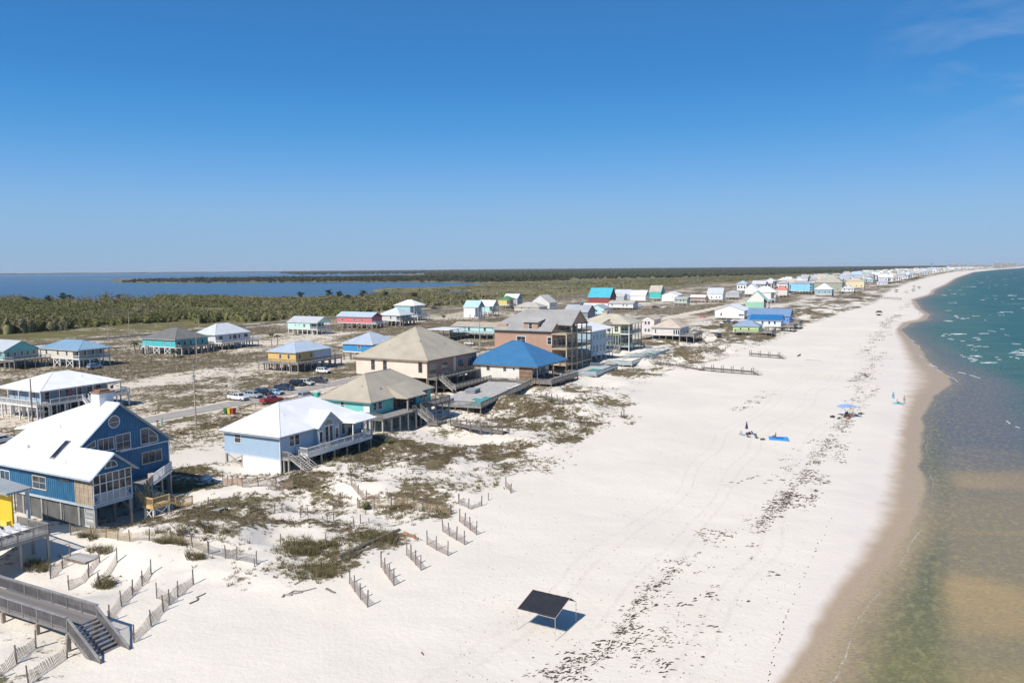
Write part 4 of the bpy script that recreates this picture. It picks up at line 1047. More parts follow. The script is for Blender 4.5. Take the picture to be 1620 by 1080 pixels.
for i in range(4):
    c = L0 if i == 0 else copy_tree(L0)
    c.location = LP(o2, -3.4, -.75 - 1.0 * i, 3.305); c.rotation_euler = (0, 0, RZ - pi / 2); c['label'] = lab[i]; c['group'] = 'white loungers on the yellow house deck'

# ------------------------------------------------------------------ lavender blue house
o3 = P(444.2, 747.4); h3 = thing('beach_house', 'lavender blue beach house with white hipped metal roof, arched windows and white railed deck', 'house', o3, RZ)
M_LAV = siding((.36, .49, .62)); M_LAV2 = M_LAV
MB().box(-12.3, 0, 0, 20.2, 2.25, 5.75).build('wall', M_LAV, h3)
fc = roof_faces('hip', -12.9, .6, -.6, 20.8, 5.85, .60)
make_roof(h3, fc, M_ROOFW, M_ROOFW, .16)
sm = MB()
for f in fc: seam_lines(sm, f, .62, .014)
sm.build('roof_seam', M_ROOFW, h3, kind='stuff')
# front gable over the arched windows
gy0, gy1, gzp = 7.6, 13.8, 8.25
MB().prism([(.75, gy0 + .4, 2.42), (.75, gy1 - .4, 2.42), (.75, gy1 - .4, 6.1), (.75, 10.7, gzp - .2), (.75, gy0 + .4, 6.1)], (-3.0, 0, 0)).build('gable', M_LAV, h3)
make_roof(h3, [[(1.2, gy0, 5.85), (1.2, 10.7, gzp), (-4.5, 10.7, gzp), (-4.5, gy0, 5.85)], [(1.2, gy1, 5.85), (-4.5, gy1, 5.85), (-4.5, 10.7, gzp), (1.2, 10.7, gzp)]], M_ROOFW, None, .14)
MB().beam((1.24, gy0, 5.75), (1.24, 10.7, gzp - .1), .05, .25, up=(1, 0, 0)).beam((1.24, gy1, 5.75), (1.24, 10.7, gzp - .1), .05, .25, up=(1, 0, 0)).build('roof_edge', paint((.42, .46, .52)), h3)
# porch roof on the far end
make_roof(h3, [[(3.1, 14.9, 5.65), (3.1, 20.9, 5.65), (-.5, 20.9, 6.5), (-.5, 14.2, 6.5)], [(.6, 14.3, 5.65), (3.1, 14.9, 5.65), (-.5, 14.25, 6.5)]], M_ROOFW, None, .14)
M_EAVEG = paint((.32, .36, .38))
MB().box(-12.9, .6, -.6, -.52, 5.5, 5.8).box(.52, .6, -.52, 7.6, 5.5, 5.8).box(-12.8, .5, -.5, 20.7, 5.62, 5.68).build('eave', M_EAVEG, h3)
MB().box(-.02, .05, -.06, .06, 0.2, 5.5).box(-.06, .06, -.05, .02, 0.2, 5.5).build('corner_board', M_WHITE, h3)
window(h3, 'y-', 0, -9.2, 3.9, 1.5, 1.75, 1, 2)
for t_ in (2.6, 3.85): window(h3, 'x+', 0, t_, 3.7, 1.15, 2.0, 1, 2)
def archwin(par, c, y0, y1, zs, zt, door=False):
    r = (y1 - y0) / 2; ym = (y0 + y1) / 2
    polywin(par, 'x+', c, [(y1, zt)] + [(ym + r * cos(pi * k / 10), zt + r * sin(pi * k / 10)) for k in range(1, 10)] + [(y0, zt)], wdt=.14, bars=(((ym, zt), (ym, zt + r)), ((ym, zt), (ym + r * .7, zt + r * .7)), ((ym, zt), (ym - r * .7, zt + r * .7))), name='arched_window')
    if door:
        for k in (0, 1): window(par, 'x+', c, y0 + r * (k + .5), zs, r * .96, zt - zs - .06, 1, 1, name='glass_door', bar=.14)
    else: window(par, 'x+', c, ym, zs, r * 2, zt - zs - .06, 1, 1, bar=.14)
archwin(h3, .76, 8.2, 9.2, 3.1, 5.2); archwin(h3, .76, 9.6, 11.8, 2.7, 5.85, True); archwin(h3, .76, 12.2, 13.2, 3.1, 5.2)
window(h3, 'x+', 0, 15.3, 3.3, 1.0, 2.1, 1, 1); window(h3, 'x+', 0, 17.2, 2.7, 1.8, 2.7, 2, 1)
MB().box(-8.2, -.01, -.02, .3, -.6, 2.2).build('ground_wall', mat('paint', (.74, .74, .73), .7), h3)
MB().box(-12.3, -.02, -.03, 20.2, 1.98, 2.24).build('floor_beam', paint((.48, .56, .66)), h3)
pilings(h3, [(-12.1, .2), (-8.4, .2), (-4, .3), (-.3, 7), (-.3, 13), (-.3, 20), (-4, 20), (-8, 20), (-12.1, 20), (-12.1, 6), (-12.1, 13), (-6, 7), (-6, 13)], 1.98, M_POST, .32, brace=[((-12.1, .2, .2), (-8.4, .2, 1.9)), ((-8.4, .2, .2), (-12.1, .2, 1.9))])
deck(h3, .02, 2.5, 3.5, 20.1, 2.4, rails=('x+', 'y-', 'y+'), m=M_GREYWOOD, rm=M_WHITE, post=M_POST, sp=.16, fascia=M_WHITE)
MB().box(2.505, 2.56, 3.5, 20.1, 1.85, 2.42).box(.02, 2.5, 3.44, 3.495, 1.85, 2.42).build('deck_skirt', M_WHITE, h3)
deck(h3, .02, 1.4, .4, 3.4, 2.3, rails=('y-',), m=M_GREYWOOD, rm=M_POST)
st3 = stairs(h3, (1.4, 1.6, 2.3), (1, 0), 1.9, 2.5, M_POST, run=4.6, rm=M_POST, treads=True)
pp = MB().box(-.09, .09, -.09, .09, 2.4, 5.6).mesh('porch_post', M_WHITE)
for y in (15.1, 18, 20.4): link('porch_post', pp, h3, (2.35, y, 0))
for a, b in (((2.35, 18, 4.4), (2.35, 19.2, 5.5)), ((2.35, 20.4, 4.4), (2.35, 19.2, 5.5))): MB().beam(a, b, .12).build('brace', M_WHITE, h3)
def porch_chair(col, label, loc, rz, group, metal_=False):
    t = thing('porch_chair', label, 'chair', loc, rz, group); m_ = mat('wood', col, .8)
    MB().box(-.3, .3, -.28, .28, .42, .48).build('seat', m_, t); MB().beam((0, .27, .45), (0, .42, 1.15), .58, .05).build('backrest', m_, t)
    me = MB().box(-.035, .035, -.035, .035, 0, .43).mesh('leg', m_)
    for x in (-.26, .26):
        for y in (-.24, .24): link('leg', me, t, (x, y, 0))
    for x in (-.32, .32): MB().box(x - .03, x + .03, -.26, .3, .66, .7).build('armrest', m_, t)
    return t
for i, (x, y, lb) in enumerate(((1.5, 15.9, 'orange wooden armchair nearest the steps under the lavender house porch roof'), (1.5, 17.4, 'middle orange wooden armchair under the lavender house porch roof'), (1.5, 18.9, 'orange wooden armchair at the far end of the lavender house porch'))):
    porch_chair((.50, .22, .05), lb, LP(o3, x, y, 2.405), RZ + pi / 2 + .3 * i, 'orange chairs on the lavender house porch')
porch_chair((.35, .33, .31), 'grey patio chair in front of the first arched window of the lavender house', LP(o3, 1.6, 7.6, 2.405), RZ - pi / 2, 'grey patio chairs')
porch_chair((.45, .42, .39), 'grey patio chair beside the glass doors of the lavender house', LP(o3, 1.8, 9.2, 2.405), RZ + 2.0, 'grey patio chairs')

# ------------------------------------------------------------------ white roofed house with the wraparound white deck
o4 = P(58.3, 668.3); h4 = thing('beach_house', 'slate blue beach house with flat looking white roof and white wraparound deck on tall posts', 'house', o4, RZ)
MB().box(-15, -3.4, 3.2, 19.3, 3.6, 6.2).build('wall', siding((.34, .45, .56)), h4)
make_roof(h4, roof_faces('hip', -17, -.9, 1.6, 21.2, 6.4, .36), M_ROOFW, M_ROOFW, .16, seams=.6)
MB().box(-17, -.9, 1.6, 1.7, 6.12, 6.36).box(-1.0, -.9, 1.7, 21.2, 6.12, 6.36).box(-16.9, -1.0, 1.7, 21.1, 6.2, 6.25).build('eave', M_WHITE, h4)
deck(h4, -16.5, 0, 0.2, 3.15, 3.5, rails=('y-', 'x-'), m=M_GREYWOOD, rm=M_WHITE, post=M_WHITE, sp=.2, fascia=M_WHITE)
deck(h4, -3.35, 0, 3.2, 22.5, 3.5, rails=('x+', 'y+'), m=M_GREYWOOD, rm=M_WHITE, post=M_WHITE, sp=.2, fascia=M_WHITE, gap=('x+', .42, .50))
pp = MB().box(-.09, .09, -.09, .09, 3.5, 6.2).mesh('porch_post', M_WHITE)
for x, y in ((-1.1, 1.8), (-5, 1.8), (-9, 1.8), (-13, 1.8), (-1.1, 6), (-1.1, 10), (-1.1, 14), (-1.1, 17.5), (-1.1, 21)): link('porch_post', pp, h4, (x, y, 0))
for t_, w_ in ((-13.2, .9), (-10.2, 1.4), (-5.6, .9)): window(h4, 'y-', 3.2, t_, 4.3 if w_ < 1.2 else 5.3, w_, 1.6 if w_ < 1.2 else .6, 1, 2 if w_ < 1.2 else 1)
for t_, w_ in ((4.6, 1.2), (7.5, 1.0), (9.6, 1.8), (11.8, 1.8), (14.6, 1.4), (16.8, 1.4)): window(h4, 'x+', -3.4, t_, 4.0, w_, 1.8, 1 if w_ < 1.3 else 2, 2)
stairs(h4, (0.05, 11.2, 3.5), (1, .0), 1.3, 3.5, M_WHITE, run=4.2, rm=M_WHITE)
pilings(h4, [(x, y) for x in (-14.5, -10, -6, -3.2) for y in (3.5, 9, 14, 19)], 3.4, M_WHITE, .3, brace=[((-14.5, 3.5, .2), (-10, 3.5, 3.2)), ((-10, 3.5, .2), (-14.5, 3.5, 3.2))])
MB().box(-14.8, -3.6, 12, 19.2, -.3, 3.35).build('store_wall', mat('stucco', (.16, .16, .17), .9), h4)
fl = MB().box(-.006, .006, 0, 1.1, 0, .7)
for i, (y, c_, lb) in enumerate(((8.3, (.45, .08, .12), 'small red and blue flag hanging by the windows of the white railed house'), (18.2, (.50, .10, .08), 'red flag hanging at the far end of the white railed house porch'))):
    t = thing('flag', lb, 'flag', LP(o4, -1.0, y, 4.75), RZ + .25); MB().box(-.006, .006, 0, 1.0, 0, .75).build('cloth', paint(c_), t); MB().tube((0, 0, .8), (0, -.1, 1.4), .02).build('pole', M_WHITE, t); MB().box(-.008, .008, .55, 1.01, .35, .755).build('canton', paint((.05, .08, .25)), t)

# ------------------------------------------------------------------ teal house, tan shingles
o5 = P(606.2, 691.1); h5 = thing('beach_house', 'aqua beach house with hipped tan shingle roof and dark recessed porch', 'house', o5, RZ)
M_AQUA = siding((.20, .60, .53)); M_TEALW = siding((.12, .42, .46)); M_TAN = shingle((.47, .415, .325))
rz5 = radians(-1.5)
MB().box(-16.8, -4.4, 1.7, 23, 3.5, 6.0).build('wall', M_AQUA, h5)
make_roof(h5, roof_faces('hip', -17.4, -3.6, 1.1, 23.6, 6.15, .66), M_TAN, M_TAN, .18)
make_roof(h5, [[(-.8, 9.3, 6.05), (-.8, 16.2, 6.05), (-6.0, 16.2, 8.3), (-6.0, 9.3, 8.3)], [(-3.7, 9.0, 6.05), (-.8, 9.3, 6.05), (-6.0, 9.4, 8.3)]], M_TAN, None, .18)
MB().box(-17.4, -3.6, 1.1, 1.18, 5.85, 6.1).box(-3.68, -3.6, 1.18, 23.6, 5.85, 6.1).box(-17.3, -3.7, 1.2, 23.5, 5.98, 6.02).build('eave', paint((.08, .30, .30)), h5)
window(h5, 'y-', 1.7, -11.2, 4.3, 1.0, 1.6, 1, 2); window(h5, 'y-', 1.7, -5.2, 3.7, 1.0, 1.9, 1, 2)
MB().box(-5.9, -4.4, 1.64, 1.69, 3.5, 6.0).build('corner_board', M_WHITE, h5)
for t_, w_ in ((3.3, 1.2), (5.0, 1.4), (19.3, 1.2), (21, 1.2)): window(h5, 'x+', -4.4, t_, 4.2, w_, 1.6, 1, 2)
MB().box(-4.39, -4.2, 9.5, 17, 3.5, 5.9).build('recess_shade_panel', mat('wood', (.10, .075, .06), .9), h5)  # dark panel on the wall, painted as the shade of a recessed porch
window(h5, 'x+', -4.2, 13.2, 3.6, 1.1, 2.2, 1, 1, paint((.45, .22, .12)), name='door'); window(h5, 'x+', -4.2, 10.8, 3.7, 1.6, 1.9, 2, 1, paint((.25, .2, .16))); window(h5, 'x+', -4.2, 15.4, 3.7, 1.6, 1.9, 2, 1, paint((.25, .2, .16)))
pp = MB().box(-.16, .16, -.16, .16, 3.4, 6.0).mesh('porch_post', M_GREYWOOD)
for x, y in ((-1.1, 9.8), (-1.1, 15.8)): link('porch_post', pp, h5, (x, y, 0))
deck(h5, -4.38, 0, 0, 11.5, 3.4, rails=('x+', 'y-'), m=M_GREYWOOD, rm=M_DARKWOOD, post=M_CONC, sp=.2, gap=('x+', 0, .88))
deck(h5, -4.38, -.5, 13.6, 24.8, 3.4, rails=('x+', 'y+'), m=M_GREYWOOD, rm=M_DARKWOOD, post=M_POST, sp=.2)
MB().box(-4.38, -.9, 11.5, 13.6, 3.24, 3.39).build('deck', M_GREYWOOD, h5)
stairs(h5, (-.9, 12.5, 3.4), (1, 0), 1.9, 2.4, M_POST, run=3.6, treads=True)
deck(h5, 2.7, 5.2, 11, 14.4, 1.0, rails=('x+', 'y-'), m=M_GREYWOOD, rm=M_DARKWOOD, sp=.2)
MB().box(-16.8, -4.3, 1.65, 23, 3.2, 3.49).build('floor_beam', paint((.25, .42, .40)), h5)
pilings(h5, [(x, y) for x in (-16.5, -11, -6, -4.6) for y in (2, 8, 14, 22.6)], 3.2, M_CONC, .4)

# ------------------------------------------------------------------ big peach house
B6 = P(676.7, 570.7, 10.8); o6 = Vector((B6.x, B6.y, 2.0)); h6 = thing('beach_house', 'large peach house with tall tan pyramid roof and brown two level sea decks', 'house', o6, RZ)
M_PEACH = mat('stucco', (.78, .64, .53), .9); M_ROSE = mat('stucco', (.42, .24, .18), .9)
MB().box(-23.4, -.7, .6, 25.4, 4.2, 8.6).build('wall', M_PEACH, h6)
MB().box(-.69, -.62, .75, 13.2, 4.2, 8.55).box(-.69, -.62, 14.6, 25.3, 4.2, 8.55).build('seaward_wall', M_ROSE, h6)
make_roof(h6, roof_faces('hip', -24, 0, 0, 26, 8.8, .63), M_TAN, M_TAN, .2)
MB().box(-24, 0, 0, .08, 8.45, 8.75).box(-.08, 0, .08, 26, 8.45, 8.75).box(-23.9, -.1, .1, 25.9, 8.6, 8.65).build('eave', wood((.34, .24, .17)), h6)
for x in (-17.8, -13.9, -2.7): window(h6, 'y-', .6, x, 5.6, 1.25, 2.6, 1, 2, paint((.30, .25, .22)))
for y, w_ in ((3.4, 3.2), (8.8, 3.0), (16.8, 3.0), (22, 3.4)): window(h6, 'x+', -.62, y, 5.0, w_, 2.6, 3, 1, paint((.62, .58, .52)))
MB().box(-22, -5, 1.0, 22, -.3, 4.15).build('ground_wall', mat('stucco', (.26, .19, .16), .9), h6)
for x in (-3.9, -8.5): window(h6, 'y-', 1.0, x, .6, 2.2, 2.6, 2, 1, paint((.3, .24, .2)))
deck(h6, -.61, 2.3, .5, 27, 4.25, rails=('x+', 'y-', 'y+'), m=M_GREYWOOD, rm=M_DARKWOOD, post=M_DARKWOOD, sp=.22)
deck(h6, -4.9, 5.8, 4.0, 27, 1.7, rails=('x+', 'y-'), m=M_GREYWOOD, rm=M_DARKWOOD, post=M_DARKWOOD, sp=.22, gap=('y-', .2, .6))
stairs(h6, (2.3, 2.2, 4.2), (1, -.1), 1.2, 2.8, M_POST, run=4.4)
pilings(h6, [(-.9, .9), (-.9, 7), (-.9, 13), (-.9, 19), (-.9, 25)], 4.2, M_DARKWOOD, .35)
stairs(h6, (-1.5, 4.0, 1.7), (0, -1), 1.4, 1.6, M_POST, run=2.4)
# pool terrace
op = LP(o6, 24.6, -15.6); rp_ = RZ + radians(9)
pd = thing('pool_deck', 'low grey timber pool terrace with a slat fence in front of the peach house', 'deck', op, rp_)
deck(pd, -12.6, 0, 0, 38, 1.35, rails=('x+', 'y-', 'y+'), m=mat('wood', (.50, .475, .44), .9), rm=mat('wood', (.27, .25, .23), .9), post=M_DARKWOOD, sp=.14)
pool = thing('swimming_pool', 'long green swimming pool sunk in the grey terrace before the peach house', 'pool', LP(op, -2.3, 7.4, 1.35, rp_), rp_)
M_POOL = NT('pool_water'); M_POOL.base((.10, .42, .34)); M_POOL.b.inputs['Roughness'].default_value = .08; M_POOL.bump(M_POOL.noise(2.5, 2, .5, M_POOL.coord()), .15, .1)
MB().box(-1.6, 1.6, -6.2, 6.2, .02, .045).box(-3.2, -1.6, 0, 3.4, .02, .044).build('pool_surface', M_POOL.m, pool)
cp = MB().box(-1.9, -1.6, -6.5, 0, .004, .12).box(1.6, 1.85, -6.5, 6.5, .004, .12).box(-1.6, 1.6, -6.5, -6.2, .004, .12).box(-1.6, 1.6, 6.2, 6.5, .004, .12).box(-3.5, -3.2, -.3, 3.7, .004, .12).box(-3.2, -1.9, -.3, 0, .004, .12).box(-3.2, -1.6, 3.4, 3.7, .004, .12).box(-1.9, -1.6, 3.7, 6.5, .004, .12)
cp.build('coping', M_CONC, pool)
def tub(label, x, y, w_, d_, col):
    t = thing('hot_tub', label, 'hot tub', LP(op, x, y, 1.352, rp_), rp_)
    MB().box(-w_/2, w_/2, -d_/2, d_/2, 0, .85).build('cabinet', mat('wood', col, .8), t); MB().box(-w_/2-.06, w_/2+.06, -d_/2-.06, -.02, .86, .98).box(-w_/2-.06, w_/2+.06, .02, d_/2+.06, .86, .98).build('cover', mat('paint', (.30, .33, .38), .6), t)
tub('blue grey hot tub near the front corner of the pool terrace', -9.6, 2.6, 2.4, 3.4, (.18, .2, .24)); tub('grey covered hot tub further back on the pool terrace', -9.4, 18.5, 2.6, 3.6, (.25, .25, .25))
for i, (x, y) in enumerate(((-3.0, 25.5), (-1.6, 27.2), (-1.4, 29.5), (-1.2, 31.8))):
    c = copy_tree(L0); c.name = 'sun_lounger'; c.location = LP(op, x, y, 1.352, rp_); c.rotation_euler = (0, 0, rp_ + [-.8, .5, 1.3, 1.6][i]); c['group'] = 'white loungers on the pool terrace'
    c['label'] = ['white lounger turned sideways nearest the pool on the grey terrace', 'second white lounger from the pool on the grey terrace', 'third white lounger from the pool on the grey terrace', 'white lounger at the far end of the pool terrace by the blue roofed house'][i]

# ------------------------------------------------------------------ white house with the bright blue roof
B7 = P(851, 580.4, 7.8); o7 = Vector((B7.x, B7.y, 2.0)); h7 = thing('beach_house', 'cream house with a bright blue hipped metal roof and shaded open porch', 'house', o7, RZ)
M_CREAM = siding((.78, .74, .66)); M_BROOF = metal((.055, .185, .355))
MB().box(-22.4, -6, .7, 19.4, 1.8, 5.6).build('wall', M_CREAM, h7)
make_roof(h7, roof_faces('hip', -23, 0, 0, 20, 5.8, .58), M_BROOF, M_BROOF, .16, seams=.45)
MB().box(-23, 0, 0, .08, 5.5, 5.76).box(-.08, 0, .08, 20, 5.5, 5.76).box(-22.9, -.1, .1, 19.9, 5.58, 5.63).build('eave', wood((.25, .22, .19)), h7)
for x, w_ in ((-15.6, 1.2), (-10.4, 1.1)): window(h7, 'y-', .7, x, 4.0, w_, 1.2, 1, 2)
polywin(h7, 'y-', .7, [(-7.6 + .38 * cos(2 * pi * k / 12), 4.8 + .38 * sin(2 * pi * k / 12)) for k in range(12)], name='round_window')
for k in range(10): MB().box(-5.98, -2.2, .72, .80, 1.75 + k * .36, 2.08 + k * .36).build('board', mat('wood', [(.26, .16, .10), (.33, .22, .14), (.22, .15, .10)][k % 3], .9), h7)
MB().box(-5.98, -2.2, .82, .9, 1.75, 5.45).build('porch_screen', M_DARKWOOD, h7)
pp = MB().box(-.1, .1, -.1, .1, 1.8, 5.55).mesh('porch_post', M_DARKWOOD)
for x, y in ((-2.1, .8), (-.4, .5), (-.4, 5), (-.4, 10), (-.4, 15), (-.4, 19.5)): link('porch_post', pp, h7, (x, y, 0))
for y in (3.5, 7.5, 11.5, 15.5): window(h7, 'x+', -6, y, 2.2, 2.4, 2.6, 2, 1, M_DARKWOOD)
deck(h7, -5.98, 4.6, -1.2, 16.5, 1.85, rails=('x+', 'y-', 'y+'), m=M_GREYWOOD, rm=mat('wood', (.24, .22, .20), .9), post=M_DARKWOOD, sp=.18, gap=('y-', .05, .28))
stairs(h7, (-.9, -1.2, 1.85), (-.55, -1), 1.5, 1.7, wood((.42, .33, .22)), run=3.2)
MB().box(-22.4, -5.95, .65, 19.4, 1.5, 1.79).build('floor_beam', M_DARKWOOD, h7)
pilings(h7, [(x, y) for x in (-22, -17, -12, -7) for y in (1, 7, 13, 19)], 1.5, M_DARKWOOD, .3, brace=[((-12, .8, 0), (-9.5, .8, 1.5)), ((3.5, 4, 0), (4.4, 8, 1.6)), ((3.5, 8, 0), (4.4, 12, 1.6))])
w7 = MB().box(-11.4, -9.4, -.6, .6, 1.0, 2.2).build('ac_unit', mat('wood', (.12, .10, .09), .8), h7); MB().box(-11.6, -9.2, -.7, .68, .85, .98).box(-11.5, -11.3, -.6, -.4, -.4, .84).box(-9.5, -9.3, -.6, -.4, -.4, .84).build('ac_stand', M_NEWWOOD, w7)
for i, (x, y, lb) in enumerate(((-3.4, 4, 'dark patio chair by the screen under the blue roof porch'), (-2.2, 8.5, 'patio chair in the middle of the blue roof porch'), (2.2, 6, 'patio chair out on the open deck of the blue roofed house'), (1.8, 11, 'far patio chair on the open deck of the blue roofed house'))):
    porch_chair(((.2, .2, .2), (.55, .55, .55), (.5, .3, .2), (.3, .4, .5))[i], lb, LP(o7, x, y, 1.855), RZ + i, 'patio chairs of the blue roofed house')

# ------------------------------------------------------------------ brown three storey house
o8 = P(924, 584); h8 = thing('beach_house', 'tall brown three storey house with grey roof, dormers and stacked balconies', 'house', o8, RZ)
M_BRN = mat('stucco', (.46, .29, .205), .9); M_GSH = shingle((.36, .35, .335)); M_BEAM = wood((.55, .44, .30))
MB().box(-25, -5, -13, 6, 2.8, 13.1).build('wall', M_BRN, h8)
MB().box(-25.03, -4.97, -13.04, 6, 11.6, 11.8).build('trim_band', mat('stucco', (.40, .25, .18), .9), h8)
ym, zt = -3.5, 18.9
make_roof(h8, [[(-25.5, -13.9, 12.95), (-4.6, -13.9, 12.95), (-4.6, -10, 15.3), (-24, -10, 15.3)], [(-24, -10, 15.3), (.2, -10, 14.6), (.2, ym, zt), (-18.5, ym, zt)], [(.2, 3.0, 14.6), (-25.5, 6.6, 12.6), (-18.5, ym, zt), (.2, ym, zt)], [(-25.5, 6.6, 12.6), (-25.5, -13.9, 12.95), (-24, -10, 15.3), (-18.5, ym, zt)]], M_GSH, None, .22)
MB().prism([(-.4, -9.4, 14.8), (-.4, 2.4, 14.8), (-.4, ym, zt - .3)], (-.15, 0, 0)).build('gable', M_BRN, h8)
MB().prism([(-4.99, -12.9, 12.9), (-4.99, 5.9, 12.9), (-4.99, ym, zt - .4)], (-.2, 0, 0)).build('gable', M_BRN, h8)
dm = MB().box(-14.6, -9.8, -13.05, -6, 12.6, 15.6).build('dormer', M_BRN, h8); make_roof(h8, [[(-15, -13.6, 15.6), (-9.4, -13.6, 15.6), (-9.4, -6, 16.6), (-15, -6, 16.6)]], mat('shingle', (.52, .50, .45), .9), None, .2, name='dormer_roof')
window(dm, 'y-', -13.05, -12.3, 13.4, 1.3, 1.8, 1, 2)
MB().box(-24.2, -20.8, -12.6, -8, 12.8, 14.6).build('dormer', M_BRN, h8)
for x, w_ in ((-15.6, 3.2), (-5.9, 1.6)): window(h8, 'y-', -13, x, 8.7, w_, 2.4, 2 if w_ > 2 else 1, 2, bar=.16)
for k, z in enumerate((2.9, 7.7, 12.2)):
    x1_ = 0
    deck(h8, -4.98, 0, -13.4, 6.4, z, rails=('x+', 'y-', 'y+'), m=M_BEAM, rm=M_DARKWOOD, post=M_BEAM, sp=.3, posts=False, fascia=M_BEAM)
    for y in (-11, -7.5, -4, 0, 3.5): 
        if k < 2 or -9 < y < 2: window(h8, 'x+', -4.8 if k == 2 else -5, y, z + .1, 2.0, 2.6, 2, 1)
for y in (-13.2, -9.2, -5.3, -1.4, 2.5, 6.2): MB().box(-.32, .0, y - .16, y + .16, -.5, 12.1 if abs(y + 3.4) > 6.2 else 14.7).build('balcony_post', M_BEAM if y < 0 else wood((.42, .33, .23)), h8)
pilings(h8, [(-4.8, -12.8), (-4.8, -6), (-4.8, 0), (-4.8, 5.8), (-12, -12.8), (-20, -12.8)], 2.75, M_BRN, .5)
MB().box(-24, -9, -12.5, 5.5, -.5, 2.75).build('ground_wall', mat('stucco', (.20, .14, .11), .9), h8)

# ------------------------------------------------------------------ its neighbours
o9 = P(959, 568.5); h9 = thing('beach_house', 'pale blue two storey house with a white metal roof behind the brown house', 'house', o9, RZ)
M_PB = siding((.38, .50, .60))
MB().box(-12, 0, -14, 0, 2.2, 10.6).build('wall', M_PB, h9); MB().box(-12, -3, 0.01, 6, 2.2, 10.6).build('wall', M_PB, h9)
make_roof(h9, roof_faces('hip', -12.8, .6, -14.6, 6.8, 10.8, .34), M_ROOFW, M_ROOFW, .16)
for z in (3.4, 7.6):
    for y in (-11.5, -8.5, -5, -2.2): window(h9, 'x+', 0, y, z, 1.1 if z > 5 else 1.3, 1.9 if z > 5 else 2.4, 1, 2)
    window(h9, 'x+', -3, 3, z, 2.2, 2.4, 2, 1)
for z in (2.4, 6.6): deck(h9, -2.98, 0, 0.05, 6.3, z, rails=('x+', 'y+'), rm=M_WHITE, posts=False, sp=.3, fascia=M_WHITE)
for y in (.1, 3.2, 6.2): MB().box(-.2, .0, y - .12, y + .12, -.5, 10.6).build('porch_post', M_WHITE if y < 1 else M_POST, h9)
pilings(h9, [(x, y) for x in (-11.5, -6, -.3) for y in (-13.5, -9, -4)], 2.1, M_PB, .4); stairs(h9, (0, -12, 2.3), (.2, 1), 1.2, 2.2, M_GREYWOOD)
o10 = P(995.3, 556.9); h10 = thing('beach_house', 'pale yellow house with cream shingle roof, small cupola and green porch screens', 'house', o10, RZ)
M_PY = siding((.72, .72, .48)); M_CRSH = shingle((.56, .51, .40)); M_SG = siding((.36, .44, .38))
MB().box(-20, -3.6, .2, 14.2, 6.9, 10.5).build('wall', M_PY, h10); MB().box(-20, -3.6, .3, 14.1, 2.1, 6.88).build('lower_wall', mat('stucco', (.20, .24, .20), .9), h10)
make_roof(h10, roof_faces('hip', -21, .7, -.8, 15.2, 10.7, .40), M_CRSH, M_CRSH, .18)
make_roof(h10, [[(-10.5, -.9, 10.95), (-6.4, -.9, 10.95), (-8.45, -.9, 12.2), (-8.45, 4, 12.2)]], M_CRSH, None, .1, name='gablet')
MB().box(-13.4, -11.4, 6.4, 8.4, 13.2, 14.9).box(-13.7, -11.1, 6.1, 8.7, 14.9, 15.1).build('cupola', M_CRSH, h10)
for z in (6.95, 2.2): deck(h10, -3.58, 0, 0, 14.4, z, rails=('x+', 'y-', 'y+'), rm=M_SG, posts=False, sp=.3, fascia=M_SG if z < 4 else M_WHITE)
for x, z in ((-8.2, 7.5), (-5.2, 7.5)): window(h10, 'y-', .2, x, z, 1.6, 2.2, 2, 2)
for k in range(7): window(h10, 'y-', .3, -10.5 + k * 1.1, 2.6, 1.0, 3.6, 1, 1, M_SG)
for y in (2.5, 6, 9.5, 12.5):
    for z in (2.6, 7.3): window(h10, 'x+', -3.6, y, z, 2.0, 2.4, 2, 1)
for y in (.1, 3.6, 7.2, 10.8, 14.3): MB().box(-.24, .0, y - .14, y + .14, -.5, 10.5).build('porch_post', M_WHITE if y < 1 else M_SG, h10)
pilings(h10, [(x, y) for x in (-19, -13, -8, -3.8) for y in (.6, 7, 13.8)], 2.0, M_GREYWOOD, .35)
stairs(h10, (-4.5, 0, 2.2), (.2, -1), 1.8, 2.2, M_POST, run=5); stairs(h10, (0, 13.4, 2.2), (.7, 1), 1.4, 2.2, M_POST, run=3.6)
# pools and pale terraces before them
def terrace(label, px, w_, d_, h_, rz, railm, poolrect, plabel, floor=M_CONC):
    p = P(*px); t = thing('pool_deck', label, 'deck', (p.x, p.y, 2.0), rz)
    deck(t, -w_, 0, 0, d_, h_, rails=('x+', 'y-', 'y+'), m=floor, rm=railm, post=M_GREYWOOD, sp=.22)
    a, b, c, d = poolrect; q = thing('swimming_pool', plabel, 'pool', LP(t.location, 0, 0, h_, rz), rz)
    MB().box(a, b, c, d, .02, .05).build('pool_surface', M_POOL.m, q); MB().box(a - .3, a, c - .3, d + .3, .004, .1).box(b, b + .3, c - .3, d + .3, .004, .1).box(a, b, c - .3, c, .004, .1).box(a, b, d, d + .3, .004, .1).build('coping', M_WHITE, q)
M_BLUEGREY = mat('wood', (.30, .38, .44), .85)
terrace('blue grey railed pool terrace in front of the brown house', (944, 598), 9, 20, .9, RZ + .05, M_BLUEGREY, (-6, -2.5, 5, 14), 'round edged pool on the terrace before the brown house')
terrace('pale concrete pool terrace in front of the pale blue house', (1000, 580), 9, 22, .8, RZ + .05, mat('wood', (.42, .48, .50), .8), (-6.5, -2, 4, 13), 'bright green pool before the pale blue house')
terrace('white pool terrace beside the pale yellow house', (1032, 570), 9, 24, .8, RZ + .05, mat('wood', (.30, .42, .50), .8), (-6.5, -2.5, 8, 18), 'blue green pool before the pale yellow house')

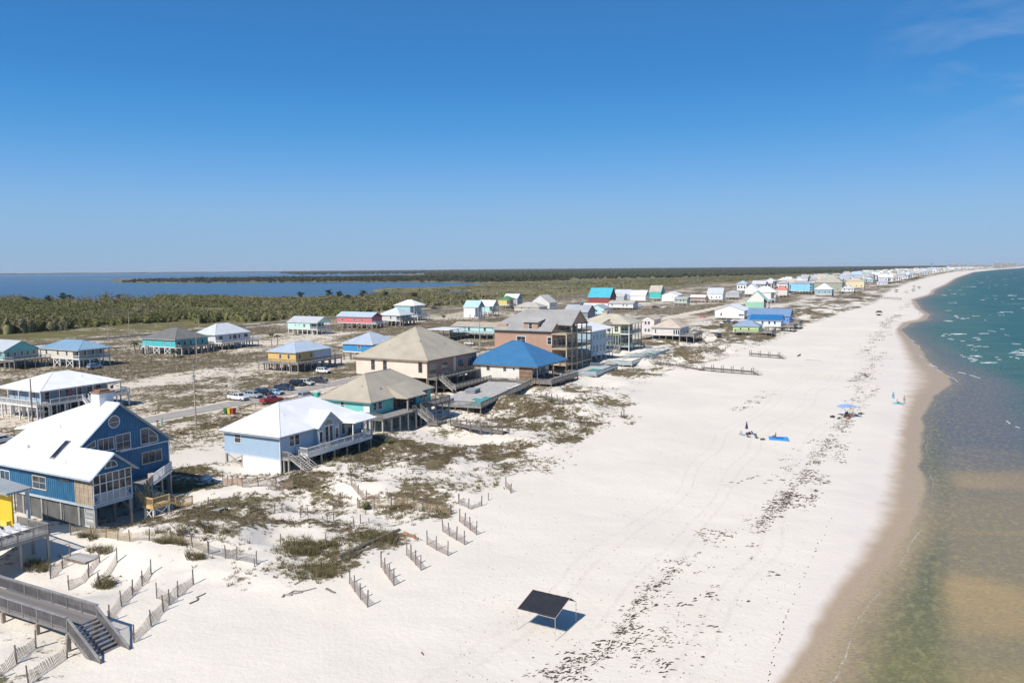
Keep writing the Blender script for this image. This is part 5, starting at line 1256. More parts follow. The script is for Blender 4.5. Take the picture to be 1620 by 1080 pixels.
# vent pipes and small hoods on the near roofs
def vents(par, pts, m=None):
    for x, y, z, r_, h_ in pts:
        mb = MB().tube((x, y, z - .3), (x, y, z + h_), r_, n=8)
        if r_ > .08: mb.lathe([(r_ * 1.7, h_), (r_ * 1.5, h_ + .08), (.02, h_ + .2)], 8, (x, y, z))
        mb.build('roof_vent', m or mat('paint', (.32, .32, .31), .6), par)
vents(h1, [(-13.0, 4.6, zp(4.6), .05, .5), (-6.0, .6, zp(.6), .05, .45), (-15.5, 1.6, zp(1.6), .11, .35)], paint((.55, .55, .53)))
vents(h3, [(-8.0, 2.0, 7.4, .05, .45), (-3.2, 4.5, 8.1, .05, .4), (-5.2, 16.5, 8.2, .11, .35)], paint((.6, .6, .58)))
vents(h5, [(-8.5, 4.6, 8.4, .06, .5), (-6.2, 7.5, 7.8, .12, .35), (-13, 5.2, 8.7, .06, .5)])
vents(h6, [(-6.5, 6.2, 12.7, .13, .4), (-15, 4.5, 11.6, .06, .5), (-4.5, 15.0, 11.6, .12, .35), (-3.2, 9, 10.8, .06, .5)])
vents(h7, [(-8.0, 5.0, 8.7, .06, .5), (-14.0, 3.2, 7.6, .12, .3), (-4.0, 9.0, 8.1, .06, .45)], paint((.12, .25, .38)))
vents(h8, [(-8, -8.5, 15.6, .07, .5), (-17, -8, 15.9, .12, .35), (-20, -6, 17.1, .07, .5)])
vents(h4, [(-6, 6, 7.9, .05, .4), (-5, 14, 7.8, .1, .3)], paint((.6, .6, .58)))
# ------------------------------------------------------------------ second row of houses and everything down the shore
GREYM = metal((.50, .53, .54)); LGREYM = metal((.62, .65, .67)); BLUEM = metal((.26, .40, .52)); LBLUEM = metal((.46, .54, .62)); WHITEM = M_ROOFW
W_ = lambda *fr: [(f, 1.1, 1.5, .9, 1, 2) for f in fr]
hs = []
def Z(zx, zy, s): return lambda x, y: (zx + x / s, zy + y / s)
z6 = Z(0, 470, 5.143); z7 = Z(200, 470, 4.5); z4 = Z(480, 480, 4.5); za = Z(540, 420, 6.231); zb = Z(720, 440, 6.75); zc = Z(900, 430, 6.75); zd = Z(1060, 410, 6.75); ze_ = Z(1280, 410, 9.0)
DW = dict(m=M_GREYWOOD, rm=M_GREYWOOD)
# row by the scrub wood, from the edge of the picture inwards
house('teal beach house with light grey gable roof and a grey timber deck in front', (-60, 552), z6(30, 440), z6(325, 412), 6.0, 3.1, 'gx', .5, .5, (.22, .46, .45), GREYM, wy=W_(.9), wx=W_(.1, .3, .5, .68, .86), decks=(('x+', 6, -.05, 1.2, dict(rm=M_GREYWOOD)),), gab=siding((.20, .55, .52)))
house('cream beach house with pale blue metal roof and white porch railing', z6(360, 405), z6(635, 432), z6(935, 405), 6.1, 3.1, 'hip', .42, .6, (.70, .66, .54), BLUEM, porch=3.2, wy=W_(.2, .55, .82), wx=W_(.15, .4, .65, .9), braces=True, post=M_WHITE, stair=((.5, .3, .6, .8, 1.2, {}),), seams=.6)
house('turquoise beach house with dark grey hipped roof and black shutters', z7(100, 290), z7(345, 303), z7(525, 275), 6.0, 3.0, 'hip', .46, .6, (.09, .52, .55), shingle((.19, .185, .175)), wy=[(f, .55, 2.0, .5, 1, 1) for f in (.12, .3, .68, .88)], wx=[(f, 1.2, 2.0, .4, 1, 1) for f in (.1, .28, .46, .64, .82)], decks=(('x+', 3.4, 0, 1.0, dict(rm=M_GREYWOOD)), ('y-', 1.8, 0, .2, {})), stair=((.5, -.3, .8, -.7, 1.4, dict(m=M_WHITE)),), post=M_WHITE, braces=True)
house('white beach house with light metal roof whose long slope faces the sea', z7(475, 262), z7(632, 270), z7(895, 245), 6.2, 3.1, 'hip', .62, .5, (.76, .74, .73), LGREYM, wy=(), wx=[(.15, 2.0, 1.6, .9, 2, 1), (.42, 1.0, 1.8, .7, 1, 2), (.55, 2.0, 2.2, .3, 2, 1), (.68, 1.0, 1.8, .7, 1, 2), (.88, 2.0, 1.5, 1, 2, 1)], decks=(('x+', 3.6, 0, 1.08, {}),), stair=((.75, .15, 1, -.1, 1.6, dict(m=M_WHITE)),), seams=.6, braces=True)
house('pale mint beach house with grey gable roof above a row of white garage bays', z4(-160, 127), z4(97, 138), (538, 507.4), 6.0, 2.8, 'gx', .5, .4, (.52, .76, .68), GREYM, porch=4.6, wy=[(.35, .6, .8, 1.4, 1, 1), (.52, .6, .8, 1.4, 1, 1), (.75, 1.4, 1.5, .9, 2, 2)], wx=W_(.2, .45, .7, .9), post=M_WHITE, stair=((.5, -.25, .25, -1, 1.4, dict(m=M_WHITE)),), D=11, W=20)
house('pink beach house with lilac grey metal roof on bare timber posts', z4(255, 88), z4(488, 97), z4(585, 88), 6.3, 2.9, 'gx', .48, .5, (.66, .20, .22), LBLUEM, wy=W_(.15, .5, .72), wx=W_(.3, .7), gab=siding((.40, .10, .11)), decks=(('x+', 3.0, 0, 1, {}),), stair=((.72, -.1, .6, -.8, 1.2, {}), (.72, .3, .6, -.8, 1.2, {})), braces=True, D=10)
house('white and grey beach house with hipped light grey roof beside the pink house', za(415, 480), za(580, 492), za(745, 478), 6.0, 3.0, 'hip', .5, .5, (.70, .68, .64), LGREYM, porch=2.5, wx=W_(.2, .5, .8), wy=W_(.7), decks=(('x+', 2.0, 0, 1, DW),), stair=((.6, -.4, .5, -1, 1.2, {}),))
house('two storey aqua house with white hipped roof on the far side of the field', za(520, 388), za(720, 395), za(850, 385), 9.6, 3.2, 'hip', .5, .6, (.36, .60, .60), WHITEM, porch=3.0, wx=[(f, 1.0, 2.0, s, 1, 2) for f in (.2, .5, .8) for s in (.5, 3.5)], post=M_WHITE, decks=(('x+', 2.4, 0, 1.1, {}),), stair=((.8, .1, .8, -.7, 1.3, {}), (.8, .5, .8, -.7, 1.3, {})), W=16, D=13)
house('yellow and white beach house with pale metal hip roof and long boardwalk deck', z7(990, 383), z7(1205, 395), z7(1465, 358), 6.1, 3.0, 'hip', .42, .5, (.72, .48, .17), LBLUEM, wy=W_(.45, .75), wx=W_(.1, .42, .62, .86), decks=(('y-', 2.8, -.15, 1, DW), ('x+', 3.2, -.15, 1.1, DW)), stair=((.62, -.35, .45, -1, 1.6, {}),), post=M_POST, braces=True, seams=.7)
_h = bpy.data.objects['beach_house.%03d' % (len([o for o in bpy.data.objects if o.name.startswith('beach_house')]) - 1)]
d_ = dims(_h); MB().box(d_[5] + .004, d_[5] + .05, (d_[6] + d_[7]) / 2, d_[7], d_[8] + .02, d_[9] - .15).build('wall_panel', siding((.66, .70, .74)), _h)
house('bright blue beach house with pale lilac roof and two white windows', z4(275, 280), z4(495, 292), (632, 535), 6.0, 3.2, 'hip', .5, .5, (.05, .27, .55), metal((.46, .52, .60)), wy=W_(.55), wx=W_(.3, .7), post=M_DARKWOOD, decks=(('x+', 2.5, 0, 1, DW),), seams=.6, D=16)
# the square white carport roof
p = P(708, 538); cpo = thing('carport', 'open carport with flat white roof behind the peach house', 'carport', (p.x, p.y, 2.0), RZ)
MB().box(-7.5, 5, -6, 8, 5.0, 5.25).build('roof', M_ROOFW, cpo)
me = MB().box(-.1, .1, -.1, .1, -.5, 5.0).mesh('post', M_GREYWOOD)
for x in (-7, -3, 1, 4.6):
    for y in (-5.6, 7.6): link('post', me, cpo, (x, y, 0))
deck(cpo, -7.2, 4.7, -5.7, 7.7, 2.2, rails=('x+', 'y-'), m=M_GREYWOOD, rm=M_DARKWOOD, posts=True)
house('pale aqua beach house with tan roof and small front gable behind the tower house', za(1175, 580), za(1510, 605), (797, 513), 5.6, 2.6, 'gx', .3, .5, (.50, .74, .74), M_TAN, wy=[(.12, 1, 1.2, 1, 1, 2), (.40, 1.3, 1.5, .9, 1, 2), (.78, 1.3, 1.5, .9, 1, 2)], post=M_GREYWOOD, decks=(('y-', 2.6, 0, 1.05, DW),), D=11)
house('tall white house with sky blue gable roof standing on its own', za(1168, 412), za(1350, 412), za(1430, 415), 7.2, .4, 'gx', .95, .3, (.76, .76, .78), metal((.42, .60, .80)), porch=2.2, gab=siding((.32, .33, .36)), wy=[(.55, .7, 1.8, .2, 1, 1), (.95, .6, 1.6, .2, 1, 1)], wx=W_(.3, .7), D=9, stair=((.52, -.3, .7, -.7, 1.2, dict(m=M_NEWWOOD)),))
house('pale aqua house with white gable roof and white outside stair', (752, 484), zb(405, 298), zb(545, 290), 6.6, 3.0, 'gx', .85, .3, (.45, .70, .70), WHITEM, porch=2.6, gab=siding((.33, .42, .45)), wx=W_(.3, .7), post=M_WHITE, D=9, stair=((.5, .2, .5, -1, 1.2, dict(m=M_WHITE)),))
house('yellow house with green roof among the far row of houses', zb(470, 225), zb(580, 228), zb(660, 222), 7.4, 3.0, 'hip', .5, .5, (.70, .58, .22), metal((.10, .25, .10)), porch=2, wx=W_(.3, .7), stair=((.5, -.3, .7, -.7, 1.2, {}),))
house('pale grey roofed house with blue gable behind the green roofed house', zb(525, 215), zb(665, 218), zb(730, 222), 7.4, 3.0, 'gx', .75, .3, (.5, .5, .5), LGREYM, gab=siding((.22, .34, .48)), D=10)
house('low house with tan gable roof and shaded porch behind the brown house', zb(655, 300), zb(900, 308), zb(1045, 300), 5.0, 2.6, 'hip', .42, .5, (.55, .5, .42), shingle((.50, .47, .41)), post=M_GREYWOOD, wy=W_(.3, .6), D=14)
house('grey and white gabled house with pale roof behind the low tan roof', zb(830, 238), zb(1010, 262), zb(1115, 240), 6.8, 3.0, 'gy', .7, .4, (.72, .70, .66), shingle((.56, .54, .50)), wx=W_(.3, .6), wy=W_(.6), post=M_WHITE, stair=((.5, -.2, .8, -.6, 1.2, dict(m=M_WHITE)),), W=16, D=14)
c_ = house('grey roofed house with a dark blue chimney behind the brown house', zb(1095, 320), zb(1420, 362), zb(1480, 352), 6.2, 2.8, 'gx', .62, .5, (.25, .28, .32), shingle((.40, .42, .44)), gab=siding((.22, .24, .28)), D=13, W=16)
d_ = dims(c_); MB().box(.5, 2.0, -.8, .8, 7.5, 11.3).build('chimney', paint((.07, .14, .24)), c_)
house('small pale aqua house with grey roof next to the blue chimney house', zc(240, 362), zc(380, 392), zc(480, 375), 5.4, 2.2, 'gy', .45, .4, (.48, .74, .82), shingle((.42, .43, .44)), wy=W_(.5), post=M_GREYWOOD, W=11, D=12)
b_ = house('barn red house with large turquoise metal roof and white base wall', zc(195, 270), zc(440, 272), zc(510, 265), 8.0, 3.2, 'gx', 1.0, .5, (.26, .055, .05), metal((.08, .42, .52)), gab=siding((.10, .07, .08)), D=15)
d_ = dims(b_); MB().box(d_[4] - 3, d_[5] - .4, d_[6] - 3, d_[6] - .05, -.3, 3.2).build('base_wall', M_WHITE, b_)
house('small house with lilac grey roof beside the turquoise roofed barn', zc(505, 236), zc(650, 240), zc(690, 240), 6.5, 2.6, 'gx', .8, .3, (.40, .45, .55), metal((.50, .53, .62)), D=11)
house('low grey house with tan gable in front of the lilac roof', zc(515, 262), zc(590, 266), zc(640, 262), 5.4, 2.2, 'gx', .7, .3, (.42, .46, .52), shingle((.52, .49, .43)), D=9)
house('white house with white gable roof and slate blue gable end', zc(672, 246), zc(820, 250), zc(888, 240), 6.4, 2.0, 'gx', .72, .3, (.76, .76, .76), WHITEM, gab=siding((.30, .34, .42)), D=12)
house('teal house with tall tan roof in the far row', zc(865, 212), zc(985, 214), zc(1030, 212), 8.6, 2.8, 'gx', 1.0, .3, (.08, .50, .44), shingle((.50, .44, .37)), D=12)
house('white house with broad white gable facing the field', zc(970, 245), zc(1170, 250), zc(1245, 240), 6.4, 1.0, 'gy', .42, .4, (.78, .78, .77), WHITEM, wy=W_(.85), wm=siding((.78, .78, .77)), W=16, D=16)
house('long low white ranch house with tan roof and a boat under it', zc(450, 330), zc(690, 338), zc(860, 312), 4.6, 1.6, 'gx', .34, .5, (.76, .75, .73), shingle((.50, .46, .40)), wy=W_(.15, .6, .75), D=12, post=M_GREYWOOD)
house('long pale green cottage with grey green roof over an open car bay', zc(1105, 293), zc(1265, 293), zc(1360, 288), 5.4, 2.6, 'gx', .42, .5, (.46, .54, .46), shingle((.40, .44, .41)), wy=W_(.15, .5, .75), post=M_GREYWOOD, D=10)
house('white two storey house with grey metal roof and three dark windows', zd(395, 370), zd(565, 372), zd(600, 366), 7.4, 2.8, 'gx', 1.0, .3, (.80, .80, .79), GREYM, wy=W_(.3, .62, .82), D=11)
house('low white roofed house with a brown side beyond the green cottage', zd(210, 402), zd(380, 404), zd(420, 392), 5.0, 2.4, 'gx', .35, .4, (.30, .20, .15), WHITEM, D=10)
house('broad white beach house with low white gable and two dark windows', zd(455, 545), zd(800, 548), zd(850, 530), 5.6, 1.2, 'gy', .36, .5, (.80, .80, .80), WHITEM, wy=[(.22, 1.0, 1.8, 1.0, 1, 2), (.9, 3.0, 1.0, 1.2, 2, 1)], post=M_DARKWOOD)
house('mint green house with steep front gable and stacked side porches', zd(835, 445), zd(1050, 455), zd(1115, 450), 7.6, 2.6, 'gy', .95, .4, (.32, .56, .42), siding((.46, .68, .56)), porch=2.6, wx=W_(.3, .7), post=M_WHITE, gab=siding((.72, .72, .66)))
house('big white house with tall white hipped roof behind the mint gable', zd(900, 330), zd(1130, 350), zd(1260, 345), 9.4, 3.0, 'hip', .62, .6, (.74, .73, .70), WHITEM, porch=3.5, wx=[(f, 1.4, 2.0, s, 1, 2) for f in (.2, .5, .8) for s in (.4, 3.5)], post=M_WHITE, W=20)
t_ = house('tall sky blue house with flat grey roof and white corner balconies', zd(1265, 250), zd(1525, 256), zd(1605, 248), 12.4, 3.6, 'hip', .28, .5, (.26, .58, .78), metal((.40, .42, .45)), wy=[(f, .9, 1.0, s, 1, 1) for f in (.3, .62, .9) for s in (1.2, 4.0, 7.2)], post=M_DARKWOOD, wx=W_(.3, .7), W=24, D=16)
d_ = dims(t_)
for z in (3.8, 6.6, 9.5): MB().box(d_[5] - 2.4, d_[5] - .3, d_[6] - .1, d_[6] - .02, z + .2, z + 2.0).build('balcony', mat('glass', (.05, .05, .06), .3), t_)
house('bright blue house with long slate roof at the edge of the beach', zd(835, 590), zd(1285, 605), zd(1335, 590), 6.8, 3.2, 'gx', .62, .5, (.10, .30, .66), metal((.18, .27, .42)), wy=[(.95, .8, 1.6, .6, 1, 1)], decks=(('x+', 5, -.1, 1, DW),), post=M_DARKWOOD, gab=siding((.20, .25, .33)), D=11)
house('white house with strong blue porch roof in front of the bright blue house', zd(870, 640), zd(1195, 655), zd(1235, 640), 5.6, 2.8, 'gx', .55, .5, (.68, .72, .80), metal((.025, .16, .38)), wy=W_(.4, .62, .8), decks=(('x+', 6, -.1, 1.2, DW),), post=M_DARKWOOD, D=9)
house('small lime green cottage with slate blue hip roof on dark posts', zd(655, 710), zd(955, 716), zd(1020, 700), 5.2, 2.6, 'hip', .5, .4, (.46, .62, .28), metal((.27, .36, .48)), wy=[(.3, .8, 1.4, .6, 1, 1), (.62, .8, 1.4, .6, 1, 1)], decks=(('x+', 6, -.1, 1.1, DW), ('y-', 2.0, .1, 1, DW)), stair=((.2, -.75, -.8, -.6, 1.3, {}),), post=M_DARKWOOD, D=9)
house('coral roofed house behind the big white hipped roof', (1229, 457.5), (1246, 458), (1250, 457), 8, 2.8, 'hip', .7, .4, (.7, .66, .6), metal((.62, .24, .16)), D=12)
house('white gabled house far behind the big white roof', (1182, 455), (1199, 457), (1210, 454), 8, 2.8, 'gy', .8, .4, (.76, .75, .72), WHITEM, D=14, W=14)
house('grey roofed house with shaded carport beyond the field', (1146, 462), (1170, 463.5), (1184, 461), 6.4, 2.8, 'hip', .4, .4, (.44, .44, .44), shingle((.44, .46, .47)), D=14, W=14)
house('lone white two storey house in front of the pine forest', (1243, 444), (1252, 444.3), (1258, 443.6), 6.5, .3, 'gx', 1.0, .3, (.80, .80, .78), shingle((.62, .62, .60)), D=14, W=11)
# the house with the tan roof that stands on the sand
h11 = house('white beach house with broad tan hipped roof and open sea deck', zc(885, 586), zc(1195, 598), zc(1280, 572), 5.8, 2.6, 'hip', .52, .6, (.72, .66, .62), shingle((.60, .50, .40)), wy=[(.12, .8, 1.7, .6, 1, 2)] + [(f, .8, 2.1, .2, 1, 1) for f in (.80, .88, .96)], wx=W_(.2, .5, .8), decks=(('x+', 6.5, -.05, .9, DW),), post=M_GREYWOOD, stair=((.92, -.3, .9, -.5, 1.4, {}),))
d_ = dims(h11); MB().box(d_[4] - 5.5, d_[4] + .5, d_[6] + 1, d_[6] + 11, 2.6, 9.0).build('wing', siding((.72, .66, .62)), h11)
make_roof(h11, [[(d_[4] - 6, d_[6] + .4, 8.9), (d_[4] + 1, d_[6] + .4, 8.9), (d_[4] + 1, d_[6] + 11, 8.9), (d_[4] - 6, d_[6] + 11, 8.9)]] if False else [[(d_[4] - 6, d_[6] + .5, 9.0), (d_[4] - 6, d_[6] + 12, 9.0), (d_[4] - 2.5, d_[6] + 12, 10.8), (d_[4] - 2.5, d_[6] + .5, 10.8)], [(d_[4] + 1, d_[6] + .5, 9.0), (d_[4] + 1, d_[6] + 12, 9.0), (d_[4] - 2.5, d_[6] + 12, 10.8), (d_[4] - 2.5, d_[6] + .5, 10.8)]], shingle((.60, .50, .40)), None)
MB().prism([(d_[4] - 5.5, d_[6] + 1.01, 9.0), (d_[4] + .5, d_[6] + 1.01, 9.0), (d_[4] - 2.5, d_[6] + 1.01, 10.6)], (0, .2, 0)).build('gable', siding((.72, .66, .62)), h11)
for t in (-3.4, -1.9):
    for z in (3.6, 6.8): window(h11, 'y-', d_[6] + 1, d_[4] + t, z, 1.1, 1.4, 1, 2)

# beyond the sky blue house: the nearest of the long line, sighted one by one
FAR = [('white house with low hipped white roof beside the tall sky blue house', (1295, 456), (1317, 457.5), (1328, 455), 7.5, 'hip', .7, (.30, .42, .50), WHITEM),
       ('olive house with the largest tan hipped roof of the far shore', (1300, 445), (1333, 447), (1345, 444), 12, 'hip', .8, (.34, .36, .28), shingle((.45, .42, .34))),
       ('white beach house with stacked white decks before the olive house', (1336, 454.5), (1352, 456), (1360, 453.5), 6, 'hip', .4, (.72, .72, .72), LGREYM),
       ('house with violet blue metal roof behind the olive roof', (1333, 440), (1349, 440.6), (1356, 440), 11, 'gx', .7, (.5, .5, .5), metal((.30, .34, .52))),
       ('cream yellow house with flat walls facing the field', (1346, 443), (1368, 444.5), (1373, 443), 11, 'hip', .4, (.74, .64, .40), shingle((.6, .55, .42))),
       ('pale blue roofed house behind the cream yellow house', (1350, 433.5), (1367, 434.2), (1374, 433.5), 13, 'hip', .75, (.5, .55, .6), metal((.40, .52, .62))),
       ('grey green roofed house inland of the cream yellow house', (1364, 433), (1380, 433.6), (1386, 433), 13, 'hip', .75, (.5, .52, .48), shingle((.36, .46, .42))),
       ('lilac grey gabled cottage at the dune edge', (1390, 445), (1405, 446), (1411, 444.5), 6.5, 'hip', .75, (.60, .60, .64), metal((.46, .46, .52))),
       ('white roofed cottage behind the lilac cottage', (1392, 438.5), (1408, 439.2), (1413, 438.5), 7, 'hip', .5, (.66, .62, .56), WHITEM),
       ('blue grey house with pale roof before the lilac cottage', (1366, 440), (1382, 442), (1392, 440), 7, 'hip', .5, (.36, .46, .50), metal((.50, .60, .64))),
       ('tan roofed house in the middle of the far row', (1398, 430.5), (1414, 431.3), (1420, 430.5), 10, 'hip', .5, (.62, .58, .52), shingle((.56, .50, .42))),
       ('pale teal roofed house at the far bend of the dunes', (1424, 427.5), (1438, 428.3), (1444, 427.5), 12, 'hip', .5, (.66, .66, .62), metal((.36, .52, .54))),
       ('sand coloured house with tan roof by the far bend of the dunes', (1414, 431), (1426, 432), (1431, 431), 9, 'hip', .5, (.70, .60, .46), shingle((.56, .5, .42))),
       ('bright white house at the far bend of the dunes', (1430, 433), (1444, 434), (1449, 433), 7, 'hip', .5, (.78, .78, .78), metal((.45, .52, .62)))]
for lb, a, b, c, ze, rf_, pt, wc, rmm in FAR:
    house(lb, a, b, c, ze, 2.8, rf_, pt, .5, wc, rmm, detail=1, wy=[(f, 1.2, 1.6, .9, 1, 1) for f in (.25, .6, .85)], wx=[(f, 1.4, 1.8, .7, 1, 1) for f in (.3, .7)], cap=False, D=17)
# the long line of houses running to the horizon, row by row along the curving shore
rh = random.Random(4)
roofs = [('white', (.78, .78, .76)), ('tan', (.54, .48, .40)), ('grey', (.42, .43, .44)), ('pale blue', (.42, .54, .64)), ('teal', (.25, .46, .48)), ('brown', (.33, .25, .19)), ('silver', (.62, .64, .66))]
walls = [('white', (.76, .76, .75)), ('cream', (.72, .66, .52)), ('pale blue', (.46, .58, .68)), ('mint', (.48, .66, .58)), ('sand', (.62, .54, .44)), ('grey', (.48, .48, .48)), ('yellow', (.70, .58, .28)), ('coral', (.66, .36, .28))]
protos = {}
def far_proto(wi, ri, gable):
    k = (wi, ri, gable)
    if k not in protos:
        wl = MB().box(-5, 5, -6, 6, 2.6, 8.2).mesh('wall', siding(walls[wi][1])); rfm = MB()
        for f in roof_faces('gx' if gable else 'hip', -5.8, 5.8, -6.8, 6.8, 8.2, .55 if gable else .5): rfm.prism(f, (0, 0, -.2))
        gm = MB().prism([(4.9, -6, 8.1), (4.9, 6, 8.1), (4.9, 0, 11.2)], (-9.8, 0, 0)).mesh('gable', siding(walls[wi][1])) if gable else None
        pl = MB()
        for x in (-4.7, 0, 4.7):
            for y in (-5.7, 0, 5.7): pl.box(x - .25, x + .25, y - .25, y + .25, -.5, 2.6)
        dk = MB().box(5.0, 8.5, -5.5, 5.5, 2.4, 2.7).box(8.4, 8.5, -5.5, 5.5, 2.7, 3.7).box(5.0, 8.4, -5.5, -5.4, 2.7, 3.7)
        wn_ = MB().box(-.7, .7, -.06, .06, -.9, .9).mesh('window', M_GLASS)
        protos[k] = (wl, rfm.mesh('roof', shingle(roofs[ri][1])), gm, pl.mesh('stilt_frame', M_GREYWOOD), dk.mesh('deck', M_POST), wn_)
    return protos[k]
placed = []; far_list = []
for row in range(4):
    u_ = (1480.0, 1050.0, 950.0, 950.0)[row]
    while u_ < 6600:
        gap = (17 + 8 * rh.random()) * (1 + max(0, u_ - 2400) / 2600)
        u_ += gap
        if row == 0 and u_ < 1650 and False: continue
        v_ = float(dune_v(np.array([u_]))[0]) - 32 - row * (34 + u_ * .006) + rh.uniform(-6, 6)
        if rh.random() < (.04, .08, .15, .35)[row]: continue
        x, y = xy(u_, v_)
        if abs(x) > .66 * y: continue
        wi = rh.choices(range(8), (8, 3, 2, 1, 3, 4, 1, 1))[0]; ri = rh.choices(range(7), (5, 4, 5, 2, 1, 1, 4))[0]; gb = rh.random() < .45
        a = float(dune_v(np.array([u_ + 60]))[0] - dune_v(np.array([u_ - 60]))[0]) / 120
        far_list.append((y, u_, x, wi, ri, gb, RZ - math.atan(a) + rh.uniform(-.06, .06), rh.uniform(1.0, 1.55), rh.uniform(.95, 1.5), row))
far_list.sort()
fv, ff, fmi, fms = [], [], [], []
for k, (y, u_, x, wi, ri, gb, rz_, s, hz, row) in enumerate(far_list):
    wl, rf2, gm, pl, dk, wn_ = far_proto(wi, ri, gb)
    if k < 225:
        t = thing('beach_house', '', 'house', (x, y, 1.8), rz_)
        link('wall', wl, t); link('roof', rf2, t)
        if gm: link('gable', gm, t)
        link('stilt_frame', pl, t); link('deck', dk, t)
        if u_ < 3200:
            for j in range(3): link('window', wn_, t, (-3 + 3 * j, -6.03, 5.4))
        t.scale = (s, s, hz)
        rw = ('front row', 'second row', 'third row', 'back row')[row]
        lb = 'far %s house, %s %s roof, %s' % (walls[wi][0], roofs[ri][0], 'gable' if gb else 'hipped', rw)
        t['label'] = lb; t['group'] = 'distant houses along the shore: %s walls, %s roof' % (walls[wi][0], roofs[ri][0])
        placed.append((lb, t))
    else:                      # past the limit of what one can tell apart, the rest of the line is one mass
        M = Matrix.Translation((x, y, 1.8)) @ Matrix.Rotation(rz_, 4, 'Z') @ Matrix.Diagonal((s, s, hz, 1))
        for md in (wl, rf2, gm, dk):
            if md is None: continue
            m_ = md.materials[0]
            if m_ not in fms: fms.append(m_)
            o_ = len(fv); fv += [tuple(M @ v.co) for v in md.vertices]
            for p_ in md.polygons: ff.append(tuple(i + o_ for i in p_.vertices)); fmi.append(fms.index(m_))
me = bpy.data.meshes.new('distant_houses'); me.from_pydata(fv, [], ff)
for m_ in fms: me.materials.append(m_)
me.polygons.foreach_set('material_index', fmi)
tag(link('distant_houses', me, kind='stuff'), 'unbroken mass of tiny pale houses where the coast meets the horizon', 'houses')
byl = {}
for k, (lb, t) in enumerate(placed):
    w_, r_ = lb, None
    prev = placed[k - 1][0][4:].split(' house')[0] if k else 'olive'
    nxt = placed[k + 1][0][4:].split(' house')[0] if k + 1 < len(placed) else 'last'
    lb2 = lb + ', between %s and %s ones' % (prev, nxt); byl.setdefault(lb2, []).append(t); t['label'] = lb2
ORD = ['nearest', 'second', 'third', 'fourth', 'fifth', 'sixth', 'seventh']
for lb, ts in byl.items():
    if len(ts) > 1:
        ts.sort(key=lambda q: q.location.y)
        for k, t in enumerate(ts): t['label'] = ORD[min(k, 6)] + ' such ' + lb.replace('far ', '', 1)
# apartment blocks at the far end
for i, (px, ht, wd, fl, lb) in enumerate(((1507, 34, 90, 8, 'broad white apartment block first on the horizon'), (1524, 30, 60, 7, 'lower white apartment block beside the broad one on the horizon'), (1543, 26, 45, 6, 'small pale apartment block standing alone on the horizon'), (1577, 46, 60, 11, 'tallest white apartment tower at the end of the coast'), (1590, 34, 70, 8, 'cream apartment block beside the tallest tower'), (1602, 38, 60, 9, 'last pale apartment block before the sea'))):
    d = 6800 + 150 * i; q = ray(px, 424); x = q.x / q.y * d
    t = thing('apartment_block', lb, 'apartment block', (x, d, 1.5), RZ + .3); M_AP = mat('stucco', [(.74, .73, .70), (.70, .70, .70), (.68, .64, .58), (.76, .74, .72), (.72, .64, .52), (.7, .69, .66)][i], .8)
    MB().box(-wd / 2, wd / 2, -9, 9, 0, ht).build('wall', M_AP, t); MB().box(-wd / 4, wd / 5, -7, 7, ht, ht + 4).build('roof_house', M_AP, t)
    for k in range(fl): MB().box(-wd / 2 + 1, wd / 2 - 1, -9.4, -9.02, 2.5 + k * ht / fl, 2.5 + (k + .55) * ht / fl).build('window_band', M_GLASS, t)
# water tower above the trees
q = ray(1474, 418); t = thing('water_tower', 'water tower rising above the far tree line', 'water tower', (q.x / q.y * 5200, 5200, 1.5), 0)
MB().lathe([(0.5, 30), (5, 33), (7, 37), (5, 41), (.5, 43)], 14).build('tank', paint((.20, .30, .34)), t); MB().tube((0, 0, 0), (0, 0, 31), 1.6, 1.2, 10).build('stem', paint((.5, .55, .58)), t)
